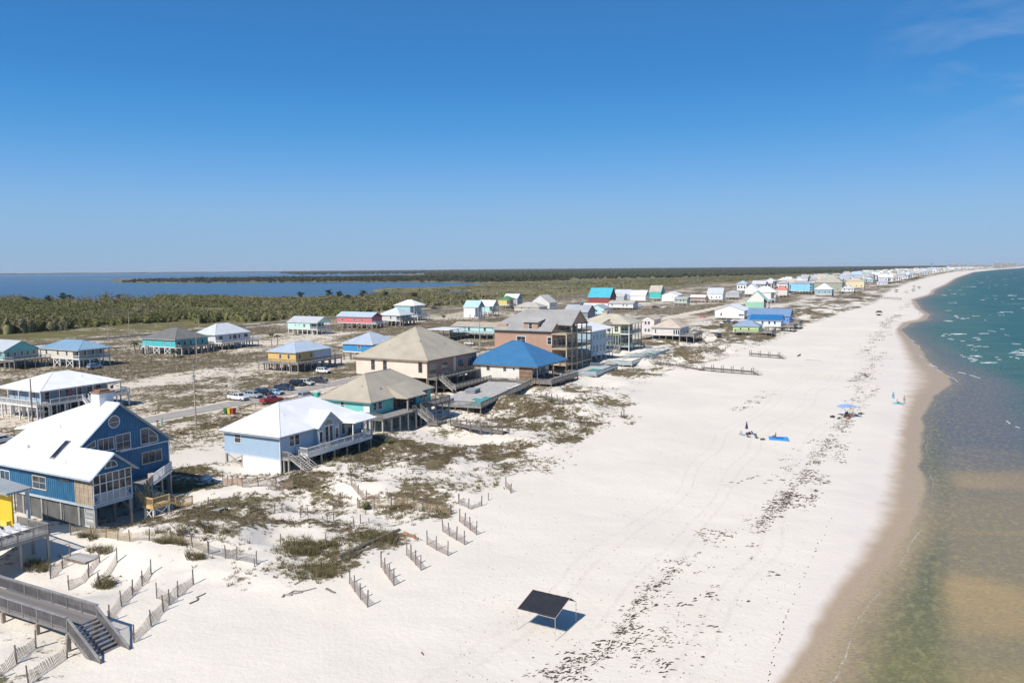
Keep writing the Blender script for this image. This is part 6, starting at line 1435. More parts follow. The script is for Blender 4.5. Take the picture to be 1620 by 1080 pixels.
# ------------------------------------------------------------------ vehicles
M_TYRE = mat('rubber', (.02, .02, .02), .9); M_RIM = mat('paint', (.45, .45, .46), .35); M_BUMP = mat('paint', (.10, .10, .10), .5)
def wheel_meshes():
    t = MB(); n = 16
    t.lathe([(.20, -.11), (.34, -.11), (.36, -.07), (.36, .07), (.34, .11), (.20, .11)], n); r = MB().lathe([(.05, -.115), (.22, -.10), (.22, .10), (.05, .115)], 10)
    R = lambda m: [(v[0], v[2], v[1]) for v in m.v]
    t.v = R(t); r.v = R(r)
    return t.mesh('tyre', M_TYRE), r.mesh('rim', M_RIM)
TYRE, RIM = wheel_meshes()
def car(kind, col, label, px, rz, group, at=None):
    """+x is forward"""
    p = at or G(*px); t = thing({'pickup': 'pickup_truck', 'suv': 'parked_car', 'sedan': 'parked_car'}[kind], label, 'pickup' if kind == 'pickup' else 'car', (p.x, p.y, p.z), rz, group)
    cm = mat('carpaint', col, .3)
    if kind == 'pickup': prof = [(-2.8, .55), (-2.8, 1.15), (-.95, 1.18), (1.1, 1.18), (2.55, 1.08), (2.8, .95), (2.8, .5), (2.3, .4), (-2.3, .42)]; cab = (-.95, 1.35, -.65, .65, 1.18, 1.86); W = .98
    elif kind == 'suv': prof = [(-2.4, .55), (-2.42, 1.05), (-2.3, 1.12), (1.0, 1.12), (2.1, 1.02), (2.4, .85), (2.4, .5), (2.0, .36), (-2.0, .38)]; cab = (-2.3, 1.25, -2.05, .45, 1.10, 1.78); W = .95
    else: prof = [(-2.3, .5), (-2.3, .92), (-1.3, .98), (1.0, .96), (2.0, .84), (2.3, .7), (2.3, .42), (1.9, .32), (-1.9, .34)]; cab = (-1.55, 1.15, -.95, .30, .96, 1.45); W = .9
    bm_ = MB(); bm_.prism([(x, -W, z) for x, z in prof], (0, 2 * W, 0))
    if kind == 'pickup': pass
    body = bm_.build('body', cm, t)
    bv = body.modifiers.new('edge', 'BEVEL'); bv.width = .07; bv.segments = 2
    a0, a1, b0, b1, z0, z1 = cab; w0, w1 = W * .95, W * .74
    lo = [(a0, -w0, z0 - .02), (a1, -w0, z0 - .02), (a1, w0, z0 - .02), (a0, w0, z0 - .02)]; hi = [(b0, -w1, z1), (b1, -w1, z1), (b1, w1, z1), (b0, w1, z1)]
    MB().add(lo + hi, [(3,2,1,0),(4,5,6,7),(0,1,5,4),(1,2,6,5),(2,3,7,6),(3,0,4,7)]).build('cabin', cm, t)
    def glass(i0, i1, name, s0=.1, s1=.9):
        A0, A1, B0, B1 = (Vector(q) for q in (lo[i0], lo[i1], hi[i0], hi[i1])); n = (A1 - A0).cross(B0 - A0).normalized() * .012
        q = [A0.lerp(A1, s0).lerp(B0.lerp(B1, s0), .12), A0.lerp(A1, s1).lerp(B0.lerp(B1, s1), .12), A0.lerp(A1, s1).lerp(B0.lerp(B1, s1), .88), A0.lerp(A1, s0).lerp(B0.lerp(B1, s0), .88)]
        MB().prism([v - n * .5 for v in q], n * 2).build(name, M_GLASS, t)
    glass(1, 2, 'windscreen', .06, .94); glass(3, 0, 'rear_window', .08, .92)
    for i0, i1 in ((0, 1), (2, 3)):
        cuts = ((.08, .48), (.52, .90)) if kind != 'suv' else ((.05, .30), (.34, .60), (.64, .93))
        for c in cuts: glass(i0, i1, 'side_window', *(c if i0 == 0 else (1 - c[1], 1 - c[0])))
    if kind == 'pickup':
        MB().box(-2.72, -1.05, -.82, .82, 1.155, 1.20).build('bed_liner', mat('paint', (.06, .06, .065), .8), t)
        for y in (-.98, .86): MB().box(-2.8, -.95, y, y + .12, 1.16, 1.32).build('bed_side', cm, t)
        MB().box(-2.84, -2.72, -.98, .98, .72, 1.32).build('tailgate', cm, t)
    L = prof[0][0]; F = -L
    MB().box(F - .1, F + .08, -W + .03, W - .03, .38, .62).build('bumper', mat('paint', (.35, .35, .36), .4) if kind == 'pickup' else M_BUMP, t); MB().box(L - .08, L + .1, -W + .03, W - .03, .40, .64).build('bumper', M_BUMP, t)
    for y in (-W + .22, W - .22):
        MB().box(F - .05, F + .03, y - .18, y + .18, .68, .84).build('headlight', mat('paint', (.7, .7, .7), .2), t); MB().box(L - .05, L + .02, y - .1, y + .1, .75, 1.0).build('taillight', mat('paint', (.35, .02, .02), .3), t)
    MB().box(F - .03, F + .03, -.5, .5, .66, .84).build('grille', M_BUMP, t)
    for x in (L + .95, F - .95):
        for y in (-W + .08, W - .08):
            w_ = link('wheel', TYRE, t, (x, y, .36)); link('rim', RIM, w_)
    return t
SEA = RZ                    # nose to the sea
AW = RZ + pi / 2            # nose along the shore, away
g1 = 'cars parked along the sandy lane'
car('pickup', (.78, .78, .78), 'white pickup at the near end of the parked row by the sandy lane', (377, 633), SEA, g1)
car('suv', (.38, .42, .45), 'silver estate car next to the white pickup', (401, 629), SEA, g1)
car('suv', (.015, .02, .035), 'black van between the silver estate and the light blue car', (417, 625), SEA, g1)
car('sedan', (.30, .48, .66), 'light blue small car in the parked row', (436, 624), SEA, g1)
car('pickup', (.02, .035, .07), 'dark navy pickup parked beyond the light blue car', (450, 617), SEA, g1)
car('suv', (.012, .014, .02), 'black estate car behind the navy pickup', (471, 610), SEA, g1)
car('suv', (.55, .54, .50), 'silver grey estate car between two black vehicles', (485, 609), SEA, g1)
car('pickup', (.05, .05, .052), 'charcoal pickup at the far end of the row below the timber stair', (503, 605.5), SEA + .2, g1)
car('suv', (.80, .80, .79), 'white estate car parked under the yellow house deck stair', (512, 590), SEA, g1)
car('pickup', (.40, .03, .045), 'red pickup standing on the lane opposite the row', (430, 637), AW - .15, g1)
car('suv', (.36, .36, .35), 'grey estate car beside the turquoise portable toilet', (485, 630), AW, g1)
g2 = 'cars scattered among the far houses'
car('suv', (.015, .018, .025), 'black estate car alone on the white sand near the tan roofed house', (1136, 532.5), AW + .5, g2)
car('pickup', (.32, .44, .58), 'pale blue pickup beside the long white ranch house', (1012, 485), SEA, g2)
car('suv', (.06, .015, .02), 'dark red car on the track past the ranch house', (1037, 486.8), SEA, g2)
car('suv', (.02, .02, .025), 'dark car behind the two storey aqua house', (687, 488.5), SEA, g2)
car('sedan', (.72, .72, .72), 'white car half hidden behind the roof of the peach house', (743, 545), SEA, g2)
car('pickup', (.02, .025, .045), 'dark blue pickup behind the lime green cottage', (1152, 511), SEA, g2)
car('sedan', (.05, .05, .06), 'second dark car behind the lime green cottage', (1164, 511), SEA, g2)
car('sedan', (.55, .12, .12), 'red car on the open ground left of the broad white house', (1112, 502), SEA, g2)
car('sedan', (.7, .7, .7), 'white car on the track right of the dark red car', (1049, 487.5), SEA, g2)
car('suv', (.62, .62, .60), 'white van under the slate blue wraparound house', None, SEA, None, at=LP(o4, -8.5, 6.5, 0))
car('suv', (.28, .42, .55), 'blue car under the cream house with blue roof', (150, 583), AW, g2)
car('sedan', (.6, .62, .62), 'silver car at the left edge behind the dark blue house', (4, 700), AW, None)
# portable toilet, bins, posts by the lane
p = G(502, 634.5); t = thing('portable_toilet', 'turquoise portable toilet beside the aqua house', 'portable toilet', p, RZ); M_TQ = paint((.06, .46, .36))
MB().box(-.6, .6, -.6, .6, 0, 2.2).build('cabin', M_TQ, t); MB().prism([(-.68, -.68, 2.2), (.68, -.68, 2.2), (.68, .68, 2.2), (-.68, .68, 2.2)], (0, 0, .15)).build('roof', paint((.55, .72, .66)), t); MB().box(.605, .64, -.4, .4, .1, 2.0).build('door', paint((.05, .40, .32)), t)
for i, (dx, c, lb) in enumerate(((-.9, (.03, .16, .07), 'dark green wheeled bin at the lane, leftmost of three'), (0, (.75, .50, .02), 'yellow wheeled bin between the green and the red one'), (.9, (.30, .05, .03), 'dark red wheeled bin at the lane beside the yellow one'))):
    p = G(362.5, 655); q = LP(p, dx, .2 * i); t = thing('wheeled_bin', lb, 'bin', q, RZ, 'wheeled bins at the lane'); m_ = paint(c, .5)
    MB().add([(-.32, -.34, .12), (.32, -.34, .12), (.32, .34, .12), (-.32, .34, .12), (-.42, -.44, 1.25), (.42, -.44, 1.25), (.42, .44, 1.25), (-.42, .44, 1.25)], [(3,2,1,0),(4,5,6,7),(0,1,5,4),(1,2,6,5),(2,3,7,6),(3,0,4,7)]).build('body', m_, t)
    MB().box(-.45, .45, -.48, .46, 1.26, 1.36).build('lid', m_, t)
    for x in (-.3, .3): MB().tube((x - .05, .36, .12), (x + .05, .36, .12), .12, n=8).build('wheel', M_TYRE, t)
# ------------------------------------------------------------------ utility poles
M_POLE = wood((.40, .34, .27)); POLES = []
def pole(px, h, label, arm=True, box=False, m=None, lean=0.0, n='utility_pole'):
    p = G(*px); t = thing(n, label, 'utility pole', p, RZ + pi / 2, 'utility poles')
    MB().tube((0, 0, -.6), (lean, 0, h), .17, .11, 8).build('mast', m or M_POLE, t)
    if arm:
        MB().box(-1.2, 1.2, -.16, -.08, h - .55, h - .42).build('crossarm', m or M_POLE, t)
        me = MB().lathe([(.05, 0), (.07, .06), (.03, .2)], 6).mesh('insulator', paint((.35, .35, .33)))
        for x in (-1.1, -.5, .5, 1.1): link('insulator', me, t, (x, -.12, h - .42))
    if box: MB().lathe([(.28, 0), (.32, .1), (.32, .95), (.2, 1.05)], 12, (.15, .42, h - 3.2)).build('transformer', paint((.42, .46, .48)), t); MB().box(-.3, .5, -.06, .06, h - 2.4, h - 2.3).build('bracket', M_BUMP, t)
    POLES.append((t, h)); return t
pole((310, 672), 12.6, 'tall timber utility pole with grey transformer beside the sandy lane', box=True)
pole((52.5, 676), 10.2, 'dark bare pole in front of the white railed house', arm=False, m=M_DARKWOOD)
pole((205, 535), 13.5, 'pale utility pole at the road by the scrub wood')
pole((172, 548), 9.2, 'thin pole between the cream house and the turquoise house', arm=False)
pole((316, 541), 10.5, 'short utility pole behind the white house with the metal slope', arm=False)
pole((312, 575), 11.0, 'slim pole standing in the open field above the transformer pole', arm=False)
pole((759, 562), 13.0, 'grey utility pole in front of the small aqua gable', box=True)
pole((668, 489), 13.2, 'utility pole behind the two storey aqua house')
pole((713, 486), 12.6, 'utility pole at the edge of the lagoon field')
pole((762, 486), 13.5, 'utility pole behind the tall white house with sky blue roof')
pole((787, 484), 13.0, 'utility pole behind the green roofed house', box=True)
pole((905, 482), 15.5, 'tall utility pole left of the turquoise barn roof', box=True)
pole((882, 482), 11, 'thin pole behind the grey and white gabled house', arm=False)
pole((892, 483), 11, 'second thin pole behind the grey and white gabled house', arm=False)
pole((1063, 500), 13.0, 'utility pole in the field before the long green cottage')
pole((1087, 492), 13.0, 'utility pole in front of the long green cottage')
pole((1117, 488), 13.5, 'utility pole left of the white house with grey metal roof')
pole((1152, 478), 13.0, 'utility pole right of the white house with grey metal roof')
pole((1098, 468), 13.5, 'far utility pole standing in the marsh')
pole((1006, 460), 13.5, 'far utility pole behind the turquoise barn')
pole((986, 463), 14.5, 'pole with a white lamp head above the lilac roof', arm=False)
pole((1238, 460), 14.0, 'far utility pole behind the coral roof')
def wire(a, b, i, label):
    (ta, ha), (tb, hb) = POLES[a], POLES[b]; mb = MB(); A_ = ta.location + Vector((0, 0, ha - .3)); B_ = tb.location + Vector((0, 0, hb - .3)); L = (B_ - A_).length
    pt = [A_.lerp(B_, k / 12) - Vector((0, 0, L * .018 * 4 * (k / 12) * (1 - k / 12))) for k in range(13)]
    for k in range(12): mb.tube(pt[k], pt[k + 1], .018, n=4)
    tag(mb.build('power_line', M_BUMP), label, 'cable', 'power lines')
wire(2, 4, 0, 'power line from the pole by the scrub wood to the next pole'); wire(0, 5, 1, 'power line from the transformer pole across the field'); wire(14, 15, 2, 'power line between the two poles before the green cottage'); wire(15, 16, 3, 'power line running on past the green cottage')
# mailbox and service pedestal by the lane
p = G(255, 672); t = thing('service_pedestal', 'small pale green service post beside the transformer pole', 'post', p, 0); MB().box(-.15, .15, -.15, .15, 0, 1.1).build('cabinet', paint((.35, .50, .42)), t); MB().tube((0.3, 0, 0), (.3, 0, 1.8), .05).build('pipe', M_GREYWOOD, t)
p = G(249, 676); t = thing('mailbox', 'dark mailbox on a post beyond the dark blue house', 'mailbox', p, RZ); MB().box(-.05, .05, -.05, .05, 0, 1.2).build('post', M_DARKWOOD, t); MB().box(-.12, .12, -.3, .3, 1.2, 1.45).build('box', M_BUMP, t)
p = G(318, 640); t = thing('mailbox', 'mailbox on a short post beyond the transformer pole', 'mailbox', p, RZ); MB().box(-.05, .05, -.05, .05, 0, 1.2).build('post', M_DARKWOOD, t); MB().box(-.12, .12, -.3, .3, 1.2, 1.45).build('box', M_BUMP, t)
# ------------------------------------------------------------------ dune fences
M_SLAT = wood((.36, .30, .255)); M_SLATY = wood((.46, .36, .22))
def sand_fence(pts, label, group=None, h=1.15, gap=.13, m=None, post_h=1.45, ev=2.4, sag=.2, lean=0.0, seed=0, topdrop=None):
    r = random.Random(seed); W = [G(*q) for q in pts]
    t = thing('sand_fence', label, 'fence', W[0], 0, group); O = W[0]; m = m or M_SLAT
    L = [0]
    for a, b in zip(W, W[1:]): L.append(L[-1] + (b - a).length)
    def at(s):
        for i in range(len(W) - 1):
            if s <= L[i + 1] + 1e-6:
                f = (s - L[i]) / max(1e-6, L[i + 1] - L[i]); q = W[i].lerp(W[i + 1], f); q.z = gz(q.x, q.y); return q - O
        return W[-1] - O
    n = max(1, int(round(L[-1] / ev))); T = L[-1]
    pm = MB().box(-.05, .05, -.05, .05, -.3, post_h).mesh('post', M_DARKWOOD)
    for i in range(n + 1):
        q = at(T * i / n); o = link('post', pm, t, q); o.rotation_euler = (r.uniform(-.06, .06), r.uniform(-.06, .06), r.random())
    sl = MB(); k = int(T / gap)
    dirn = (W[-1] - W[0]); dirn.z = 0; dirn.normalize(); side = Vector((-dirn.y, dirn.x, 0))
    for i in range(k + 1):
        s = T * i / max(k, 1); q = at(s); ph = (s / T * n) % 1; dz = -sag * 4 * ph * (1 - ph) * r.uniform(.7, 1.1); hh = h + r.uniform(-.05, .05)
        if topdrop: hh *= 1 - topdrop * (.5 + .5 * sin(s * 1.1 + seed))
        e = q + Vector((0, 0, hh + dz)) + side * lean * (.6 + .8 * 4 * ph * (1 - ph)) + dirn * r.uniform(-.03, .03)
        sl.beam(q + Vector((0, 0, .02)), e, .045, .012, up=side)
    for f in (.25, .55, .85):
        prev = None
        for i in range(0, k + 1, 4):
            s = T * i / max(k, 1); ph = (s / T * n) % 1; q = at(s) + Vector((0, 0, h * f - sag * 4 * ph * (1 - ph) * f)) + side * lean * f
            if prev is not None: sl.beam(prev, q, .012)
            prev = q
    sl.build('slats', m, t, kind='stuff')
    return t
gb = 'short slanting sand fences on the open beach'
for i, (pts, lb) in enumerate((([(553, 923), (567, 944), (581.5, 960)], 'short slatted sand fence nearest the viewer on the open beach'), ([(603, 897), (613, 912), (623, 926)], 'second short sand fence up the beach, narrow, with three stakes'), ([(643, 878), (655, 890), (666, 902)], 'short sand fence straight above the brown log'),
                              ([(675.8, 861), (692, 871), (708.6, 879)], 'fourth short sand fence counted from the viewer, right of the brown log'), ([(701, 841), (718, 852), (735, 861.5)], 'short sand fence second from the far end of its row'), ([(727, 825), (741, 836), (753.6, 846)], 'furthest of the short sand fences, by the green sprouts'))):
    sand_fence(pts, lb, gb, m=wood((.40, .32, .28)), seed=i, ev=1.9, post_h=1.7)
gl = 'sagging sand fences by the beach stair'
for i, (pts, lb) in enumerate((([(109, 933), (120, 927), (134, 921), (158, 889)], 'sagging sand fence left of the grass tuft behind the walkway'), ([(156, 929), (164, 921), (186, 901)], 'short sagging sand fence running up to a tall stake'), ([(173, 983), (190, 962), (212, 939), (239, 907)], 'long sagging sand fence directly above the beach stair'),
                              ([(212, 1016), (237, 993), (266, 958), (306, 924)], 'longest sagging sand fence right of the beach stair'), ([(-12, 1078), (20, 1056), (57, 1025)], 'sand fence in the corner under the walkway'), ([(45, 1082), (75, 1062), (106, 1040)], 'sand fence below the stair foot'), ([(248, 946), (262, 953), (268, 957)], 'short bent bit of fence beside the longest sagging fence'), ([(80, 915), (98, 900), (112, 884)], 'sand fence behind the walkway below the yellow house deck'))):
    sand_fence(pts, lb, gl, seed=10 + i, sag=.35, lean=.25, topdrop=.3, post_h=1.6, ev=3.0)
sand_fence([(112, 846), (140, 848), (165, 850), (210, 857), (255, 861), (300, 866), (330, 876)], 'long brown slat fence in front of the dark blue house', m=M_SLATY, seed=30, post_h=1.4)
sand_fence([(330, 876), (352, 880), (370, 885), (388, 889), (406, 893)], 'grey slat fence stepping down the dune to the beach', m=wood((.27, .25, .24)), seed=31, post_h=1.5)
sand_fence([(353, 766), (385, 771), (420, 776), (464, 773)], 'reddish slat fence below the lavender blue house', m=wood((.46, .34, .27)), seed=32)
sand_fence([(566, 803), (600, 802), (640, 800), (680, 808), (714, 814)], 'straw coloured slat fence along the top of the front dune', m=wood((.50, .38, .24)), seed=33)
sand_fence([(556, 782), (575, 790), (600, 796)], 'short slat fence behind the straw coloured one', m=wood((.46, .36, .28)), seed=34)
sand_fence([(726, 797), (745, 806), (762, 800)], 'low grey net fence at the right end of the front dune', m=wood((.36, .34, .33)), seed=35, h=.8)
sand_fence([(800, 770), (806, 776), (808, 780)], 'tiny slat fence end at the beach edge of the dune', seed=36)
sand_fence([(1085, 558), (1120, 556), (1155, 554)], 'weathered slat fence on the far dune beyond the boardwalks', seed=37, gap=.3)
def stake(px, h, label, group, r=.07, n='path_post'):
    p = G(*px); t = MB().tube((0, 0, -.3), (random.uniform(-.06, .06), random.uniform(-.06, .06), h), r, r * .9, 7).add([], []).build(n, M_DARKWOOD, None, p); tag(t, label, 'post', group); return t
q3 = lambda x, y: (240 + x / 4.1526, 600 + y / 4.1526)
where = ['by the grey boardwalk end', 'by the boardwalk under the red slat fence', 'above the brown dune crest', 'below the brown dune crest', 'where the sand path bends', 'near the end of the sand path']
pth = [(325, 865), (372, 828), (480, 858), (530, 842), (643, 860), (695, 858), (808, 880), (855, 870), (978, 908), (1027, 893), (1155, 945), (1197, 930), (1330, 968), (1372, 946)]
for i, q in enumerate(pth): stake(q3(*q), 1.15, '%s post of pair %s along the sand path from the dark blue house' % (('nearer', 'farther')[i % 2], ['one', 'two', 'three', 'four', 'five', 'six', 'seven'][i // 2]), 'posts along the sand path')
z8 = Z(400, 740, 4.05)
lone = [((25, 265), 1.0, 'lone stake on the bare sand left of the brown dune'), ((178, 490), 1.3, 'tall stake with a scrap of net on the near dune'), ((205, 510), .8, 'short stake beside the netted stake'), ((12, 632), .9, 'dark stub post at the foot of the grey slat fence'), ((468, 482), 1.2, 'grey stake standing in the green grass patch'),
        ((655, 432), .8, 'stake at the upper end of the long dark log'), ((683, 258), 1.2, 'corner stake at the left end of the straw fence'), ((745, 350), .6, 'short stake where the sand path ends'), ((560, 192), .8, 'stake beside the grey bush below the lavender house'), ((1320, 210), 1.0, 'dark stake by the net fence at the right dune end'),
        ((1510, 208), 1.1, 'outermost stake on the beach right of the net fence'), ((1265, 302), 1.2, 'stake at the right end of the straw fence'), ((722, 300), .8, 'leaning stake in front of the straw fence')]
for q, h, lb in lone: stake(z8(*q), h, lb, 'lone stakes in the dunes', .06, 'stake')
for q, lb in (((1181, 658), 'stake behind the two step posts on the beach'), ((507, 700), 'stake in the white sand below the aqua house')): pass
# ------------------------------------------------------------------ boardwalks
def boardwalk(a, b, wd, h, label, posts=True, pl=.3, m=None, single=True, rail=False, ph=1.1):
    A_ = G(*a); B_ = G(*b); z = max(A_.z, B_.z) * .5 + min(A_.z, B_.z) * .5; d = B_ - A_; d.z = 0; L = d.length; rz = math.atan2(d.y, d.x); m = m or M_GREYWOOD
    t = thing('boardwalk', label, 'boardwalk', A_, rz); dz = (B_.z - A_.z) / L
    n = int(L / pl)
    if single:
        me = MB().box(.015, pl - .015, -wd / 2, wd / 2, h, h + .05).mesh('plank', m)
        for i in range(n): link('plank', me, t, (i * pl, 0, dz * i * pl))
    else:
        mb = MB()
        for i in range(n): mb.box(i * pl + .02, i * pl + pl - .02, -wd / 2, wd / 2, h + dz * i * pl, h + .05 + dz * i * pl)
        mb.build('planks', m, t, kind='stuff')
    mb = MB()
    for y in (-wd / 2 + .06, wd / 2 - .06): mb.beam((0, y, h - .18), (L, y, h - .18 + dz * L), .08, .34)
    mb.build('joist', M_DARKWOOD, t)
    if posts:
        pm = MB().box(-.08, .08, -.08, .08, -.8, h + ph).mesh('post', M_DARKWOOD); k = max(1, int(L / 3))
        for i in range(k + 1):
            for y in (-wd / 2 - .1, wd / 2 + .1): link('post', pm, t, (L * i / k, y, dz * L * i / k))
    if rail:
        for y in (-wd / 2 - .1, wd / 2 + .1): MB().beam((0, y, h + ph - .1), (L, y, h + ph - .1 + dz * L), .06, .1).build('handrail', m, t)
    return t, L, h, dz
boardwalk((282, 806), (354, 808), 1.5, .25, 'grey plank boardwalk from the yellow timber stair across the dune', posts=False, m=mat('wood', (.34, .33, .31), .9))
boardwalk((718, 672), (800, 686), 1.4, .35, 'dark plank boardwalk with posts below the aqua house', m=M_DARKWOOD)
t, L, h, dz = boardwalk((1112, 586), (1190, 592.5), 1.6, 1.0, 'raised boardwalk with tall posts ending in a beach stair', m=M_DARKWOOD); stairs(t, (L, 0, h + dz * L), (1, 0), 1.5, 1.5, M_DARKWOOD, run=2.8, rm=M_GREYWOOD)
boardwalk((1037, 574), (1111, 586), 1.4, .35, 'low boardwalk winding over the far dune to the raised boardwalk', m=M_DARKWOOD, single=False, ph=.5)
t, L, h, dz = boardwalk((1187, 563), (1232, 566.5), 1.5, 1.0, 'further raised boardwalk with posts on the white beach', m=M_DARKWOOD); stairs(t, (L, 0, h + dz * L), (1, 0), 1.4, 1.5, M_DARKWOOD, run=2.4, rm=M_GREYWOOD)
t, L, h, dz = boardwalk((1380, 472), (1425, 474.5), 2.0, 1.4, 'distant boardwalk before the lilac cottage', single=False, rail=True); 
boardwalk((1325, 470), (1365, 472), 2.0, 1.2, 'distant railed boardwalk before the white stacked decks', single=False, rail=True)
boardwalk((860, 627), (905, 640), 1.2, .3, 'half buried boardwalk running over the dune from the pool terrace', posts=True, single=False, m=M_GREYWOOD, ph=.7)
boardwalk((95, 872), (150, 886), 2.2, .12, 'loose plank platform lying on the sand below the yellow house', posts=False, pl=.5, m=mat('wood', (.46, .44, .42), .9))
# two step posts at the beach end
p = G(985, 660); t = thing('beach_steps', 'small dark timber steps with two posts at the beach edge', 'steps', p, RZ)
for k in range(3): MB().box(-.6 + k * .5, -.15 + k * .5, -.7, .7, .3 - k * .12, .38 - k * .12).build('tread', M_DARKWOOD, t)
for y in (-.8, .8): MB().box(-.1, .08, y - .08, y + .08, -.4, 1.4).build('post', M_DARKWOOD, t)
# the big walkway and stair in the near corner
ow = P(108.7, 1040, 1.5); ow.z = 1.9
bw = thing('beach_walkway', 'grey timber walkway with slatted rails and stair down to the beach', 'walkway', ow, RZ)
M_WW = mat('wood', (.235, .215, .205), .9)
fz = 2.05
me = MB().box(.012, .288, .0, 2.75, fz - .06, fz).mesh('plank', M_WW)
for i in range(70): link('plank', me, bw, (-20.9 + .3 * i, 0, 0))
MB().box(-21, .1, .05, .13, fz - .36, fz - .065).box(-21, .1, 2.6, 2.68, fz - .36, fz - .065).build('joist', M_WW, bw)
railing(bw, (-21, .02, fz), (.05, .02, fz), 1.08, M_WW, sp=.14, every=2.2, thick=.05); railing(bw, (-21, 2.73, fz), (.05, 2.73, fz), 1.08, M_WW, sp=.14, every=2.2, thick=.05)
MB().beam((-21, -.04, fz + 1.12), (.1, -.04, fz + 1.12), .24, .05).build('cap_rail', mat('wood', (.30, .29, .29), .9), bw); MB().beam((-21, 2.8, fz + 1.12), (.1, 2.8, fz + 1.12), .24, .05).build('cap_rail', mat('wood', (.30, .29, .29), .9), bw)
pilings(bw, [(x, y) for x in (0, -4.3, -9.4, -14) for y in (.05, 2.6)], fz - .37, wood((.40, .34, .26)), .3, low=-2.0)
st_end = Vector((4.15, 0, -.75)); n = 11
for k in range(n):
    f = (k + .6) / n; x = .1 + f * 4.0; z = fz - f * 2.75
    MB().box(x - .17, x + .17, .08, 2.66, z - .05, z).build('tread', M_WW, bw)
for y in (.04, 2.7):
    s = MB().beam((.05, y, fz - .25), (4.15, y, fz - 3.0), .08, .34).build('stringer', M_WW, bw)
    r = MB(); a = Vector((.05, y, fz)); b = Vector((4.2, y, fz - 2.85))
    for k in range(34): c = a.lerp(b, k / 33); r.beam(c - Vector((0, 0, .35)), c + Vector((0, 0, 1.0)), .045)
    r.build('balusters', M_WW, bw, kind='stuff')
    MB().beam(a + Vector((0, 0, 1.06)), b + Vector((0, 0, 1.06)), .2, .06).build('handrail', mat('wood', (.36, .34, .32), .9), bw)
    MB().box(4.1, 4.25, y - .07, y + .07, -1.4, .45).build('post', M_WW, bw)
# ------------------------------------------------------------------ the shade canopy on the sand
pc = Vector((.23, 69.6, 0)); pc.z = gz(pc.x, pc.y); rc = math.atan2(-2.0, 3.35)
cn = thing('shade_canopy', 'black shade canopy on thin bare poles standing on the open beach', 'canopy', pc, rc)
M_PIPE = paint((.62, .46, .36), .4); M_CLOTH = mat('cloth', (.020, .022, .030), .8, scale=3, var=.25)
W4, D4 = 3.92, 4.1
for x, y in ((0, 0), (W4, 0), (W4, D4), (0, D4)): MB().tube((x, y, -.3), (x + .03 * (y > 0), y, 1.95), .024, n=8).build('pole', M_PIPE, cn)
fr = MB().tube((0, 0, 1.95), (W4, 0, 1.93), .022).tube((0, D4, 1.95), (W4, D4, 1.95), .022).tube((0, 0, 1.95), (0, 3.0, 2.72), .022).tube((W4, 0, 1.95), (W4, 3.0, 2.72), .022).tube((0, 3.0, 2.72), (0, D4, 1.95), .022).tube((W4, 3.0, 2.72), (W4, D4, 1.95), .022).tube((0, 3.0, 2.72), (W4, 3.0, 2.72), .02)
fr.build('frame', M_PIPE, cn)
N = 14; vs = []; fs_ = []
for j in range(N + 1):
    for i in range(N + 1):
        x = .04 + (W4 - .08) * i / N; t_ = j / N; y = .06 + t_ * (D4 - .1); z = (1.97 + .77 * min(1, y / 3.0)) if y < 3.0 else 2.74 - .77 * (y - 3.0) / (D4 - 3.0)
        sg = .10 * sin(pi * i / N) * sin(pi * min(1, y / 3.0)); z -= sg - .02 * sin(i * 2.1 + j * .7) * sin(pi * i / N); vs.append((x, y, z))
for j in range(N):
    for i in range(N): a = j * (N + 1) + i; fs_.append((a, a + 1, a + N + 2, a + N + 1))
cl = MB().add(vs, fs_).build('cloth', M_CLOTH, cn, smooth=True); so_ = cl.modifiers.new('thick', 'SOLIDIFY'); so_.thickness = .012
